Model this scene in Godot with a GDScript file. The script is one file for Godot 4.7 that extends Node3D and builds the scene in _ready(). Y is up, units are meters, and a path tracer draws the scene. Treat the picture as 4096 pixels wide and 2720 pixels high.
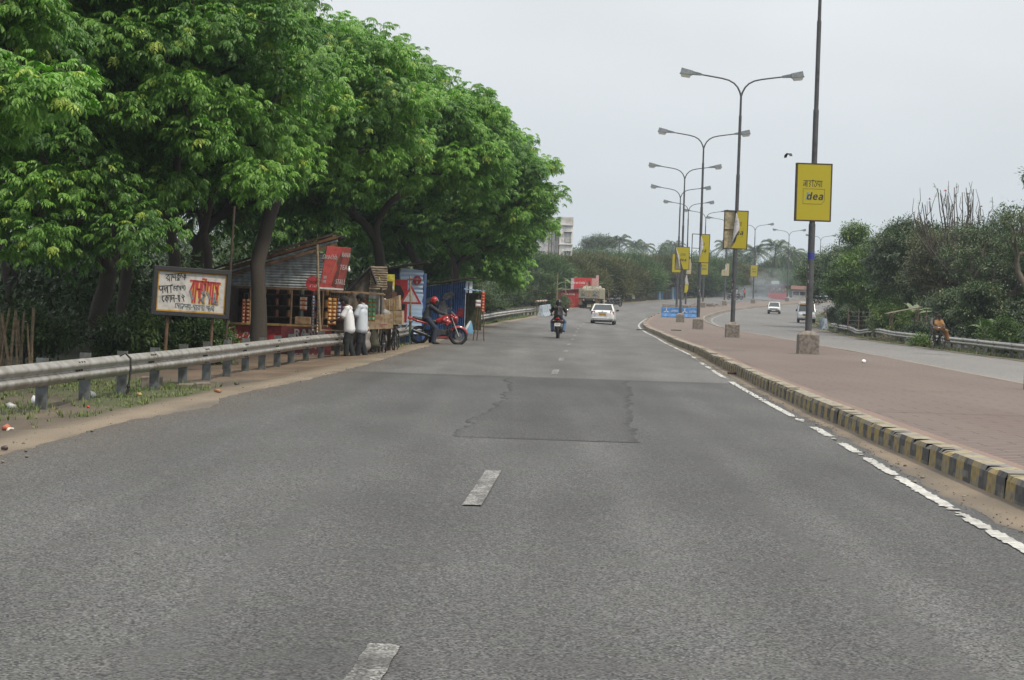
extends Node3D
# A divided road outside an Indian town: trees and stalls on the left, a tiled median with twin-arm lamp posts, thicket on the right.

var rng := RandomNumberGenerator.new()
var noise := FastNoiseLite.new()
var mats := {}
var tex := {}
var leaf := {}

# ---------------------------------------------------------------- geometry collector
class Geo:
	var v := PackedVector3Array()
	var n := PackedVector3Array()
	var t := PackedVector2Array()
	var c := PackedColorArray()
	var ix := PackedInt32Array()
	var col := Color.WHITE
	var m := Transform3D()

	func vert(p: Vector3, nn: Vector3, uv := Vector2.ZERO) -> int:
		v.append(m * p)
		n.append((m.basis * nn).normalized())
		t.append(uv)
		c.append(col)
		return v.size() - 1

	func tri(a: Vector3, b: Vector3, d: Vector3) -> void:
		var nn := (b - a).cross(d - a)
		var i := vert(a, nn)
		vert(b, nn, Vector2(1, 0))
		vert(d, nn, Vector2(0, 1))
		ix.append_array(PackedInt32Array([i, i + 2, i + 1]))

	func quad(a: Vector3, b: Vector3, d: Vector3, e: Vector3) -> void:  # counter-clockwise seen from outside
		var nn := (d - a).cross(e - b)
		var i := vert(a, nn, Vector2(0, 1))
		vert(b, nn, Vector2(1, 1))
		vert(d, nn, Vector2(1, 0))
		vert(e, nn, Vector2(0, 0))
		ix.append_array(PackedInt32Array([i, i + 2, i + 1, i, i + 3, i + 2]))

	func quad_out(a: Vector3, b: Vector3, d: Vector3, e: Vector3, ctr: Vector3) -> void:
		if (d - a).cross(e - b).dot((a + b + d + e) * 0.25 - ctr) < 0.0:
			quad(a, e, d, b)
		else:
			quad(a, b, d, e)

	func box(o: Vector3, s: Vector3, b := Basis()) -> void:
		var h := s * 0.5
		var p := []
		for k in 8:
			p.append(o + b * Vector3(h.x * (1 if k & 1 else -1), h.y * (1 if k & 2 else -1), h.z * (1 if k & 4 else -1)))
		for f in [[0, 1, 3, 2], [4, 5, 7, 6], [0, 1, 5, 4], [2, 3, 7, 6], [0, 2, 6, 4], [1, 3, 7, 5]]:
			quad_out(p[f[0]], p[f[1]], p[f[2]], p[f[3]], o)

	func cbox(o: Vector3, s: Vector3, e: float, b := Basis()) -> void:  # a box with chamfered edges
		var h := s * 0.5
		var q := {}
		for k in 8:
			var g := Vector3(1 if k & 1 else -1, 1 if k & 2 else -1, 1 if k & 4 else -1)
			for a in 3:
				var w := h - Vector3(e, e, e)
				w[a] = h[a]
				q[k * 3 + a] = o + b * (w * g)
		for a in 3:
			var bit := 1 << a
			var u := 1 << ((a + 1) % 3)
			var w := 1 << ((a + 2) % 3)
			for s2 in [0, bit]:
				quad_out(q[s2 * 3 + a], q[(s2 | u) * 3 + a], q[(s2 | u | w) * 3 + a], q[(s2 | w) * 3 + a], o)
			for s2 in [0, bit]:
				for s3 in [0, u]:
					var k0: int = s2 | s3
					var k1: int = k0 | w
					quad_out(q[k0 * 3 + a], q[k1 * 3 + a], q[k1 * 3 + (a + 1) % 3], q[k0 * 3 + (a + 1) % 3], o)
		for k in 8:
			var a: Vector3 = q[k * 3]
			var d: Vector3 = q[k * 3 + 1]
			var f: Vector3 = q[k * 3 + 2]
			if (d - a).cross(f - a).dot(a - o) < 0.0:
				tri(a, f, d)
			else:
				tri(a, d, f)

	func bar(a: Vector3, b: Vector3, w: float, h := -1.0) -> void:  # a straight bar of rectangular section
		var d := (b - a)
		var z := d.normalized()
		var up := Vector3.UP if absf(z.y) < 0.95 else Vector3.RIGHT
		var x := up.cross(z).normalized()
		box((a + b) * 0.5, Vector3(w, w if h < 0 else h, d.length()), Basis(x, z.cross(x), z))

	func tube(p: Array, r: Array, sides := 8, caps := true) -> void:
		var rings := []
		var x := Vector3.ZERO
		for k in p.size():
			var d: Vector3 = (p[mini(k + 1, p.size() - 1)] - p[maxi(k - 1, 0)]).normalized()
			if k == 0:
				x = (Vector3.UP if absf(d.y) < 0.9 else Vector3.RIGHT).cross(d).normalized()
			x = (x - d * x.dot(d)).normalized()
			var y := d.cross(x)
			var ring := []
			var rad: float = r[mini(k, r.size() - 1)]
			for j in sides:
				var a := TAU * j / sides
				ring.append(p[k] + (x * cos(a) + y * sin(a)) * rad)
			rings.append(ring)
		loft(rings, true, caps)

	func rod(a: Vector3, b: Vector3, r: float, r2 := -1.0, sides := 8) -> void:
		tube([a, b], [r, r if r2 < 0 else r2], sides)

	func loft(rings: Array, closed := true, caps := false, smooth := true, ref := Vector3.ZERO) -> void:  # a skin over rings of points
		var cnt: int = rings[0].size()
		var mids := []
		for ring in rings:
			var mid := Vector3.ZERO
			for p in ring:
				mid += p
			mids.append(mid / cnt)
		var start := v.size()
		if smooth:
			for k in rings.size():
				for j in cnt:
					var p: Vector3 = rings[k][j]
					var du: Vector3
					if closed:
						du = rings[k][(j + 1) % cnt] - rings[k][(j - 1 + cnt) % cnt]
					else:
						du = rings[k][mini(j + 1, cnt - 1)] - rings[k][maxi(j - 1, 0)]
					var dv: Vector3 = rings[mini(k + 1, rings.size() - 1)][j] - rings[maxi(k - 1, 0)][j]
					var nn := du.cross(dv)
					if nn.length_squared() < 1e-14:
						nn = p - mids[k]
					if closed and ref == Vector3.ZERO:
						if nn.dot(p - mids[k]) < 0.0:
							nn = -nn
					elif nn.dot(ref) < 0.0:
						nn = -nn
					vert(p, nn, Vector2(float(j) / cnt, float(k) / maxi(rings.size() - 1, 1)))
		for k in rings.size() - 1:
			for j in (cnt if closed else cnt - 1):
				var j2 := (j + 1) % cnt
				if smooth:
					var a := start + k * cnt + j
					var b := start + k * cnt + j2
					var d := start + (k + 1) * cnt + j2
					var e := start + (k + 1) * cnt + j
					if (v[d] - v[a]).cross(v[e] - v[b]).dot(n[a] + n[b] + n[d] + n[e]) < 0.0:
						ix.append_array(PackedInt32Array([a, b, d, a, d, e]))
					else:
						ix.append_array(PackedInt32Array([a, d, b, a, e, d]))
				else:
					var ctr: Vector3 = (mids[k] + mids[k + 1]) * 0.5
					if ref != Vector3.ZERO:
						ctr = rings[k][j] - ref
					quad_out(rings[k][j], rings[k][j2], rings[k + 1][j2], rings[k + 1][j], ctr)
		if caps and closed:
			for k in [0, rings.size() - 1]:
				var away: Vector3 = mids[k] - mids[1 if k == 0 else k - 1]
				fan(rings[k], mids[k], away)

	func fan(ring: Array, mid: Vector3, away: Vector3) -> void:
		for j in ring.size():
			var a: Vector3 = ring[j]
			var b: Vector3 = ring[(j + 1) % ring.size()]
			if (a - mid).cross(b - mid).dot(away) < 0.0:
				tri(mid, b, a)
			else:
				tri(mid, a, b)

	func ell(o: Vector3, r: Vector3, seg := 10, b := Basis()) -> void:
		var start := v.size()
		var rows := maxi(4, seg / 2 + 1)
		for k in rows + 1:
			var th := PI * k / rows
			for j in seg + 1:
				var ph := TAU * j / seg
				var d := Vector3(sin(th) * cos(ph), cos(th), sin(th) * sin(ph))
				vert(o + b * (d * r), b * (d / r), Vector2(float(j) / seg, float(k) / rows))
		for k in rows:
			for j in seg:
				var a := start + k * (seg + 1) + j
				ix.append_array(PackedInt32Array([a, a + seg + 2, a + 1, a, a + seg + 1, a + seg + 2]))

	func ring(o: Vector3, axis: Vector3, big: float, small: float, seg := 20, sides := 6, wide := 1.0) -> void:  # a torus
		var z := axis.normalized()
		var x := (Vector3.UP if absf(z.y) < 0.9 else Vector3.RIGHT).cross(z).normalized()
		var y := z.cross(x)
		var start := v.size()
		for k in seg + 1:
			var a := TAU * k / seg
			var d := x * cos(a) + y * sin(a)
			for j in sides + 1:
				var b := TAU * j / sides
				vert(o + d * (big + small * cos(b)) + z * small * wide * sin(b), d * cos(b) + z * sin(b))
		for k in seg:
			for j in sides:
				var a := start + k * (sides + 1) + j
				ix.append_array(PackedInt32Array([a, a + 1, a + sides + 2, a, a + sides + 2, a + sides + 1]))

	func disc(o: Vector3, axis: Vector3, r: float, thick: float, seg := 20) -> void:
		tube([o - axis.normalized() * thick * 0.5, o + axis.normalized() * thick * 0.5], [r, r], seg)

	func prism(poly: PackedVector2Array, z0: float, z1: float) -> void:  # a flat outline in x, y with thickness along z
		var idx := Geometry2D.triangulate_polygon(poly)
		for k in idx.size() / 3:
			var a := poly[idx[k * 3]]
			var b := poly[idx[k * 3 + 1]]
			var d := poly[idx[k * 3 + 2]]
			if (b - a).cross(d - a) < 0:
				var s := b
				b = d
				d = s
			tri(Vector3(a.x, a.y, z1), Vector3(b.x, b.y, z1), Vector3(d.x, d.y, z1))
			tri(Vector3(a.x, a.y, z0), Vector3(d.x, d.y, z0), Vector3(b.x, b.y, z0))
		var turn := -1.0 if Geometry2D.is_polygon_clockwise(poly) else 1.0
		for k in poly.size():
			var a := poly[k]
			var b := poly[(k + 1) % poly.size()]
			var p0 := Vector3(a.x, a.y, z0)
			var p1 := Vector3(b.x, b.y, z0)
			if turn * (1.0 if z1 > z0 else -1.0) > 0:
				quad(p0, p1, Vector3(b.x, b.y, z1), Vector3(a.x, a.y, z1))
			else:
				quad(p1, p0, Vector3(a.x, a.y, z1), Vector3(b.x, b.y, z1))

	func mesh() -> ArrayMesh:
		var a := []
		a.resize(Mesh.ARRAY_MAX)
		a[Mesh.ARRAY_VERTEX] = v
		a[Mesh.ARRAY_NORMAL] = n
		a[Mesh.ARRAY_TEX_UV] = t
		a[Mesh.ARRAY_COLOR] = c
		a[Mesh.ARRAY_INDEX] = ix
		var out := ArrayMesh.new()
		out.add_surface_from_arrays(Mesh.PRIMITIVE_TRIANGLES, a)
		return out

# ---------------------------------------------------------------- nodes
func obj(called: String, g: Geo, m: Material, parent: Node = self) -> MeshInstance3D:
	var o := MeshInstance3D.new()
	o.name = called
	o.mesh = g.mesh()
	o.material_override = m
	parent.add_child(o, true)
	return o

func tag(o: Node, label: String, category: String, group := "") -> Node:
	o.set_meta("label", label)
	o.set_meta("category", category)
	if group:
		o.set_meta("group", group)
	return o

func thing(called: String, label: String, category: String, at: Vector3, turn := 0.0, group := "") -> Node3D:
	var o := Node3D.new()
	o.name = called
	o.position = at
	o.rotation.y = turn
	add_child(o, true)
	tag(o, label, category, group)
	return o

func struct(called: String, g: Geo, m: Material) -> MeshInstance3D:
	var o := obj(called, g, m)
	o.set_meta("kind", "structure")
	return o

func stuff(o: Node) -> Node:
	o.set_meta("kind", "stuff")
	return o

func again(o: Node3D, at: Vector3, turn: float, label: String) -> Node3D:
	var r: Node3D = o.duplicate()
	r.name = o.name.rstrip("0123456789")
	add_child(r, true)
	r.position = at
	r.rotation.y = turn
	r.set_meta("label", label)
	return r

func scatter(called: String, m: Mesh, mt: Material, where: Array, tint: Array, parent: Node = self) -> MultiMeshInstance3D:
	var mm := MultiMesh.new()
	mm.transform_format = MultiMesh.TRANSFORM_3D
	mm.use_colors = true
	mm.mesh = m
	mm.instance_count = where.size()
	for k in where.size():
		mm.set_instance_transform(k, where[k])
		mm.set_instance_color(k, tint[k])
	var o := MultiMeshInstance3D.new()
	o.name = called
	o.multimesh = mm
	o.material_override = mt
	parent.add_child(o, true)
	stuff(o)
	return o

# ---------------------------------------------------------------- materials
func lin(r: float, g: float, b: float) -> Color:  # a reflectance, as Godot's albedo wants it
	return Color(r, g, b).linear_to_srgb()

func mat(col: Color, rough := 0.8, metal := 0.0, worn := 1.0, scale := 1.0) -> StandardMaterial3D:
	var key := "%s %s %s %s %s" % [col, rough, metal, worn, scale]
	if mats.has(key):
		return mats[key]
	var m := StandardMaterial3D.new()
	m.albedo_color = col
	m.roughness = rough
	m.metallic = metal
	if worn > 0:
		m.albedo_texture = tex["grime" if worn < 1.5 else "stain"]
		m.uv1_triplanar = true
		m.uv1_world_triplanar = true
		m.uv1_scale = Vector3.ONE * 0.9 * scale
	mats[key] = m
	return m

func vmat(rough := 0.85, texture := "", scale := 1.0, metal := 0.0) -> StandardMaterial3D:  # colours from the vertices
	var key := "v %s %s %s %s" % [rough, texture, scale, metal]
	if mats.has(key):
		return mats[key]
	var m := StandardMaterial3D.new()
	m.vertex_color_use_as_albedo = true
	m.roughness = rough
	m.metallic = metal
	if texture:
		m.albedo_texture = tex[texture]
		m.uv1_triplanar = true
		m.uv1_world_triplanar = true
		m.uv1_scale = Vector3.ONE * scale
		if tex.has(texture + "_n"):
			m.normal_enabled = true
			m.normal_texture = tex[texture + "_n"]
			m.normal_scale = 0.6
	mats[key] = m
	return m

func noise_tex(called: String, kind: int, freq: float, size: int, stops: Array, seed_: int, octaves := 4, bump := false) -> void:
	var f := FastNoiseLite.new()
	f.noise_type = kind
	f.frequency = freq
	f.seed = seed_
	f.fractal_octaves = octaves
	if kind == FastNoiseLite.TYPE_CELLULAR:
		f.cellular_return_type = FastNoiseLite.RETURN_CELL_VALUE
		f.fractal_type = FastNoiseLite.FRACTAL_NONE
	var im := f.get_seamless_image(size, size, false, false, 0.15)
	var d := im.get_data()
	var out := PackedByteArray()
	out.resize(d.size() * 3)
	var lut_ := []
	for k in 256:
		var x := k / 255.0
		var c: Color = stops[stops.size() - 1][1]
		for s in stops.size() - 1:
			if x <= stops[s + 1][0]:
				c = (stops[s][1] as Color).lerp(stops[s + 1][1], clampf((x - stops[s][0]) / (stops[s + 1][0] - stops[s][0]), 0, 1))
				break
		lut_.append([int(c.r * 255), int(c.g * 255), int(c.b * 255)])
	for k in d.size():
		var q: Array = lut_[d[k]]
		out[k * 3] = q[0]
		out[k * 3 + 1] = q[1]
		out[k * 3 + 2] = q[2]
	tex[called] = ImageTexture.create_from_image(Image.create_from_data(size, size, false, Image.FORMAT_RGB8, out))
	if bump:
		im.bump_map_to_normal_map(2.0)
		tex[called + "_n"] = ImageTexture.create_from_image(im)

func grey(v: float) -> Color:
	return Color(v, v, v)

func make_textures() -> void:
	noise_tex("grime", FastNoiseLite.TYPE_SIMPLEX_SMOOTH, 0.012, 512, [[0.0, grey(0.66)], [0.45, grey(0.92)], [1.0, grey(1.0)]], 3, 6)
	noise_tex("stain", FastNoiseLite.TYPE_SIMPLEX_SMOOTH, 0.01, 512, [[0.0, Color(0.66, 0.63, 0.58)], [0.4, Color(0.84, 0.82, 0.79)], [0.62, grey(0.96)], [1.0, grey(1.0)]], 5, 6)
	noise_tex("stone", FastNoiseLite.TYPE_CELLULAR, 0.3, 1024, [[0.0, grey(0.2)], [0.3, grey(0.56)], [0.7, grey(0.75)], [0.92, grey(0.88)], [1.0, grey(1.0)]], 7, 1)
	noise_tex("soil", FastNoiseLite.TYPE_SIMPLEX_SMOOTH, 0.06, 1024, [[0.0, grey(0.3)], [0.5, grey(0.8)], [1.0, grey(1.0)]], 9, 6, true)
	noise_tex("bark", FastNoiseLite.TYPE_SIMPLEX_SMOOTH, 0.05, 512, [[0.0, grey(0.4)], [0.5, grey(0.85)], [1.0, grey(1.0)]], 11, 5, true)
	# ribbed paving of the median: transverse ribs with fine joints
	var im := Image.create(256, 256, false, Image.FORMAT_RGB8)
	var hm := Image.create(256, 256, false, Image.FORMAT_L8)
	for y in 256:
		for x in 256:
			var rib := 0.5 + 0.5 * cos(TAU * y / 32.0 + 0.5 * sin(TAU * x / 256.0))
			var joint := 0.5 if (x + 64 * (y / 64)) % 128 < 2 or y % 64 < 2 else 1.0
			var sp := 0.93 + 0.07 * noise.get_noise_2d(x * 9.0, y * 9.0)
			var v := (0.62 + 0.38 * smoothstep(0.12, 0.5, rib)) * joint * sp
			im.set_pixel(x, y, Color(v, v, v))
			hm.set_pixel(x, y, Color(rib * joint, 0, 0))
	tex["rib"] = ImageTexture.create_from_image(im)
	hm.bump_map_to_normal_map(3.0)
	tex["rib_n"] = ImageTexture.create_from_image(hm)

# ---------------------------------------------------------------- the lie of the road
# d is the distance in front of the viewpoint (z = -d). Left edge of the asphalt, kerb, far side of the median, right edge, and the levels left and right.
const SD := [-40.0, 0.0, 18.0, 28.0, 38.0, 55.0, 62.0, 80.0, 98.0, 110.0, 127.0, 145.0, 168.0, 186.0, 204.0, 226.0, 245.0, 270.0, 285.0, 300.0, 331.0, 360.0, 420.0]
const SL := [-5.2, -4.7, -4.45, -4.1, -3.5, -2.95, -2.75, -2.3, -1.55, -0.95, 0.2, 1.75, 3.3, 5.0, 7.4, 11.1, 15.3, 20.3, 23.8, 27.4, 36.0, 45.5, 66.0]
const SK := [2.6, 3.7, 4.1, 4.4, 4.8, 5.6, 5.95, 6.6, 7.4, 7.85, 8.6, 9.65, 11.6, 13.4, 15.8, 19.5, 23.2, 27.9, 31.0, 34.6, 44.0, 53.4, 73.0]
const SM := [8.6, 9.5, 9.9, 10.1, 10.4, 11.3, 11.7, 12.4, 13.2, 13.6, 14.1, 15.0, 16.6, 18.4, 20.9, 24.4, 28.1, 33.3, 37.0, 41.2, 51.0, 60.5, 80.0]
const SR := [16.0, 16.6, 16.9, 17.1, 17.3, 17.7, 17.9, 18.6, 19.5, 20.2, 21.5, 23.0, 25.6, 28.2, 31.0, 34.7, 38.6, 44.0, 47.5, 51.5, 61.5, 71.0, 91.0]
const SYL := [0.0, 0.0, 0.0, 0.0, 0.0, 0.0, 0.0, 0.05, 0.12, 0.2, 0.31, 0.46, 0.7, 0.97, 1.23, 1.6, 1.95, 2.4, 2.66, 2.9, 3.5, 3.9, 4.6]
const SYM := [0.0, 0.0, 0.0, 0.0, 0.0, 0.0, 0.0, 0.0, 0.0, 0.0, 0.04, 0.12, 0.32, 0.53, 0.77, 1.1, 1.42, 1.8, 2.0, 2.36, 2.95, 3.4, 4.1]

func lut(d: float, ys: Array) -> float:
	var k := 0
	while k < SD.size() - 2 and d > SD[k + 1]:
		k += 1
	var h: float = SD[k + 1] - SD[k]
	var u := clampf((d - SD[k]) / h, 0, 1)
	var m0: float = ys[k + 1] - ys[k]
	var m1: float = m0
	if k > 0:
		m0 = (ys[k + 1] - ys[k - 1]) / (SD[k + 1] - SD[k - 1]) * h
	if k < SD.size() - 2:
		m1 = (ys[k + 2] - ys[k]) / (SD[k + 2] - SD[k]) * h
	var u2 := u * u
	var u3 := u2 * u
	return (2 * u3 - 3 * u2 + 1) * ys[k] + (u3 - 2 * u2 + u) * m0 + (-2 * u3 + 3 * u2) * ys[k + 1] + (u3 - u2) * m1

func road_y(x: float, d: float) -> float:
	var a := lut(d, SL)
	var b := lut(d, SK)
	return lerpf(lut(d, SYL), lut(d, SYM), clampf((x - a) / (b - a), 0, 1))

func left_y(x: float, d: float) -> float:  # the ground left of the road
	var off := lut(d, SL) - x
	return lut(d, SYL) - 0.1 * smoothstep(0.2, 1.2, off) - 0.06 * clampf((off - 1.2) / 3.0, 0, 1) - 0.25 * clampf((off - 4.0) / 8.0, 0, 1)

func right_y(x: float, d: float) -> float:
	var off := x - lut(d, SR)
	return lut(d, SYM) - 0.08 * smoothstep(0.1, 1.0, off) - 0.3 * clampf((off - 1.5) / 5.0, 0, 1)

func onl(x: float, d: float, up := 0.0) -> Vector3:
	return Vector3(x, left_y(x, d) + up, -d)

func onr(x: float, d: float, up := 0.0) -> Vector3:
	return Vector3(x, right_y(x, d) + up, -d)

func onm(x: float, d: float) -> Vector3:  # on top of the median
	return Vector3(x, lut(d, SYM) + 0.2, -d)


# ---------------------------------------------------------------- start
func _ready() -> void:
	rng.seed = 20
	noise.noise_type = FastNoiseLite.TYPE_SIMPLEX_SMOOTH
	noise.frequency = 0.05
	noise.seed = 4
	noise.fractal_octaves = 4
	var cam := Camera3D.new()
	cam.name = "camera"
	cam.position = Vector3(0, 1.5, 0)
	cam.basis = Basis(Vector3.RIGHT, -0.01933) * Basis(Vector3.BACK, deg_to_rad(1.85))
	cam.fov = 19.77
	cam.near = 0.1
	cam.far = 3000.0
	add_child(cam)
	var to_sun := Vector3(0.5, 1.0, 0.42).normalized()
	var sun := DirectionalLight3D.new()
	sun.name = "sun"
	sun.light_energy = 0.95
	sun.light_color = Color(1.0, 0.95, 0.87)
	sun.light_angular_distance = 6.0
	sun.shadow_enabled = true
	sun.look_at_from_position(Vector3.ZERO, -to_sun, Vector3.FORWARD)
	add_child(sun)
	var e := Environment.new()
	e.background_mode = Environment.BG_SKY
	e.sky = Sky.new()
	e.sky.sky_material = make_sky(to_sun)
	e.tonemap_mode = Environment.TONE_MAPPER_LINEAR
	e.tonemap_exposure = 1.1
	e.fog_enabled = true
	e.fog_density = 0.0003
	e.fog_light_color = Color(0.86, 0.91, 0.96)
	e.fog_sky_affect = 0.0
	e.volumetric_fog_enabled = true
	e.volumetric_fog_density = 0.0
	e.sdfgi_enabled = true
	e.ssao_enabled = true
	e.ssil_enabled = true
	var we := WorldEnvironment.new()
	we.name = "world"
	we.environment = e
	add_child(we)
	make_textures()
	make_leaves()
	terrain()
	roads()
	kerbs()
	verges()
	left_trees()
	right_trees()
	far_trees()
	buildings()
	stalls()
	rails_and_barriers()
	lamp_posts()
	signs()
	vehicles()
	people()
	small_things()

func make_sky(to_sun: Vector3) -> PanoramaSkyMaterial:
	var w := 1024
	var h := 512
	var im := Image.create(w, h, false, Image.FORMAT_RGBF)
	var cl := FastNoiseLite.new()
	cl.noise_type = FastNoiseLite.TYPE_SIMPLEX_SMOOTH
	cl.frequency = 1.1
	cl.fractal_octaves = 5
	cl.seed = 12
	for y in h:
		var el := (0.5 - (y + 0.5) / h) * PI
		for x in w:
			var az := ((x + 0.5) / w - 0.5) * TAU
			var d := Vector3(sin(az) * cos(el), sin(el), -cos(az) * cos(el))
			var c := Vector3(0.57, 0.63, 0.668).lerp(Vector3(0.7, 0.73, 0.757), smoothstep(0.0, 0.17, d.y))
			c = c.lerp(Vector3(1.1, 1.11, 1.13), smoothstep(0.15, 0.95, d.y))
			var q := Vector3(d.x, d.y * 3.0, d.z)
			c *= 1.0 + 0.13 * cl.get_noise_3dv(q * 1.3) + 0.06 * cl.get_noise_3dv(q * 4.0)
			c *= 1.0 + 0.2 * smoothstep(0.0, -0.35, d.x) * smoothstep(0.02, 0.2, d.y) * smoothstep(0.2, -0.6, d.z)
			c *= 1.0 + 0.9 * exp(-pow(d.angle_to(to_sun) / 0.42, 2.0))
			if d.y < 0.0:
				c = c.lerp(Vector3(0.2, 0.2, 0.19), smoothstep(0.0, 0.1, -d.y))
			im.set_pixel(x, y, Color(c.x, c.y, c.z))
	var s := PanoramaSkyMaterial.new()
	s.panorama = ImageTexture.create_from_image(im)
	return s

# ---------------------------------------------------------------- ground and roads
func ribbon(g: Geo, ds: Array, cols: int, at: Callable, paint: Callable) -> void:  # rows along d, columns across; at(d, u) gives the point
	var start := g.v.size()
	for d in ds:
		for k in cols + 1:
			var p: Vector3 = at.call(d, float(k) / cols)
			g.col = paint.call(p, d, float(k) / cols)
			g.vert(p, Vector3.UP, Vector2(p.x, d))
	var nrow := cols + 1
	for r in ds.size() - 1:
		for k in cols:
			var a := start + r * nrow + k
			g.ix.append_array(PackedInt32Array([a, a + nrow, a + nrow + 1, a, a + nrow + 1, a + 1]))
	for r in ds.size():  # real slopes
		for k in nrow:
			var a := start + r * nrow + k
			var dx: Vector3 = g.v[start + r * nrow + mini(k + 1, cols)] - g.v[start + r * nrow + maxi(k - 1, 0)]
			var dz: Vector3 = g.v[start + maxi(r - 1, 0) * nrow + k] - g.v[start + mini(r + 1, ds.size() - 1) * nrow + k]
			g.n[a] = dz.cross(dx).normalized()
	g.col = Color.WHITE

func steps(spec: Array) -> Array:  # [from, to, step, to, step ...]
	var out := [spec[0]]
	var d: float = spec[0]
	for k in range(1, spec.size(), 2):
		while d < spec[k] - 0.001:
			d = minf(d + spec[k + 1], spec[k])
			out.append(d)
	return out

func terrain() -> void:
	var offs := [-900.0, -250.0, -90.0, -40.0, -20.0, -12.0, -8.0, -5.2, -4.2, -3.0, -1.6, -0.5, 0.3]
	var offr := [-0.3, 0.5, 1.6, 3.0, 4.2, 5.2, 8.0, 12.0, 20.0, 40.0, 90.0, 250.0, 900.0]
	var n1 := offs.size()
	var n2 := offr.size()
	var g := Geo.new()
	var put := func(d: float, u: float) -> Vector3:
		var k := int(round(u * (n1 + n2 + 1)))
		var x: float
		var y: float
		if k == n1:
			return Vector3(lut(d, SK), lut(d, SYM) - 0.15, -d)
		if k == n1 + 1:
			return Vector3(lut(d, SM), lut(d, SYM) - 0.15, -d)
		if k < n1:
			x = lut(d, SL) + offs[k]
			y = left_y(x, d) - 0.1
		else:
			x = lut(d, SR) + offr[k - n1 - 2]
			y = right_y(x, d) - 0.1
		return Vector3(x, y, -d)
	var paint := func(p: Vector3, _d: float, _u: float) -> Color:
		var q := 0.5 + noise.get_noise_2d(p.x * 2.0, p.z * 2.0)
		return Color(0.12, 0.1, 0.07).lerp(Color(0.07, 0.095, 0.03), clampf(q, 0, 1))
	ribbon(g, steps([-40, 0, 10, 160, 4, 420, 10]), n1 + n2 + 1, put, paint)
	# beyond the bend the land goes on to the horizon
	var far_put := func(d: float, u: float) -> Vector3:
		return Vector3((u - 0.5) * 3000.0, 4.2 if d > 430.0 else 3.0, -d)
	ribbon(g, [415.0, 431.0, 700.0, 1200.0, 2000.0], 10, far_put, paint)
	var back_put := func(d: float, u: float) -> Vector3:
		return Vector3((u - 0.5) * 2000.0, -0.45, -d)
	ribbon(g, [-600.0, -39.0], 6, back_put, paint)
	struct("ground", g, vmat(0.95, "soil", 0.5))

func asphalt(p: Vector3, d: float, u: float) -> Color:
	var wob := 0.9 * noise.get_noise_2d(p.x * 6.0, 40.0)
	var fresh := smoothstep(39.2, 39.7, d + wob * 0.25)
	var fine := noise.get_noise_2d(p.x * 16.0, p.z * 3.5)
	var big := noise.get_noise_2d(p.x * 5.0 + 300.0, p.z * 0.7)
	var streak := noise.get_noise_2d(p.x * 24.0, p.z * 0.25 + 90.0)
	var v := lerpf(0.145, 0.225, fresh) * (1.0 - 0.12 * smoothstep(28.0, 36.0, d) * (1.0 - fresh))
	v *= 1.0 + 0.3 * fine + 0.3 * big + 0.26 * streak * (1.0 - 0.5 * fresh)
	for t in [0.2, 0.36, 0.62, 0.8]:  # polished wheel tracks
		v *= 1.0 + 0.1 * exp(-pow((u - t + 0.01 * wob) / 0.035, 2.0))
	v *= 1.0 - 0.1 * exp(-pow((u - 0.71) / 0.06, 2.0))
	var c := Color(v * 0.985, v, v * 0.99).lerp(Color(v * 1.02, v, v * 0.95), fresh * 0.7)
	if d > 38.5 and d < 40.2 and fresh < 0.98:
		c = c.darkened(0.22)
	var dust := smoothstep(0.16, 0.0, u + 0.06 * fine) * 0.55
	return c.lerp(Color(0.2, 0.165, 0.125), dust)

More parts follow.
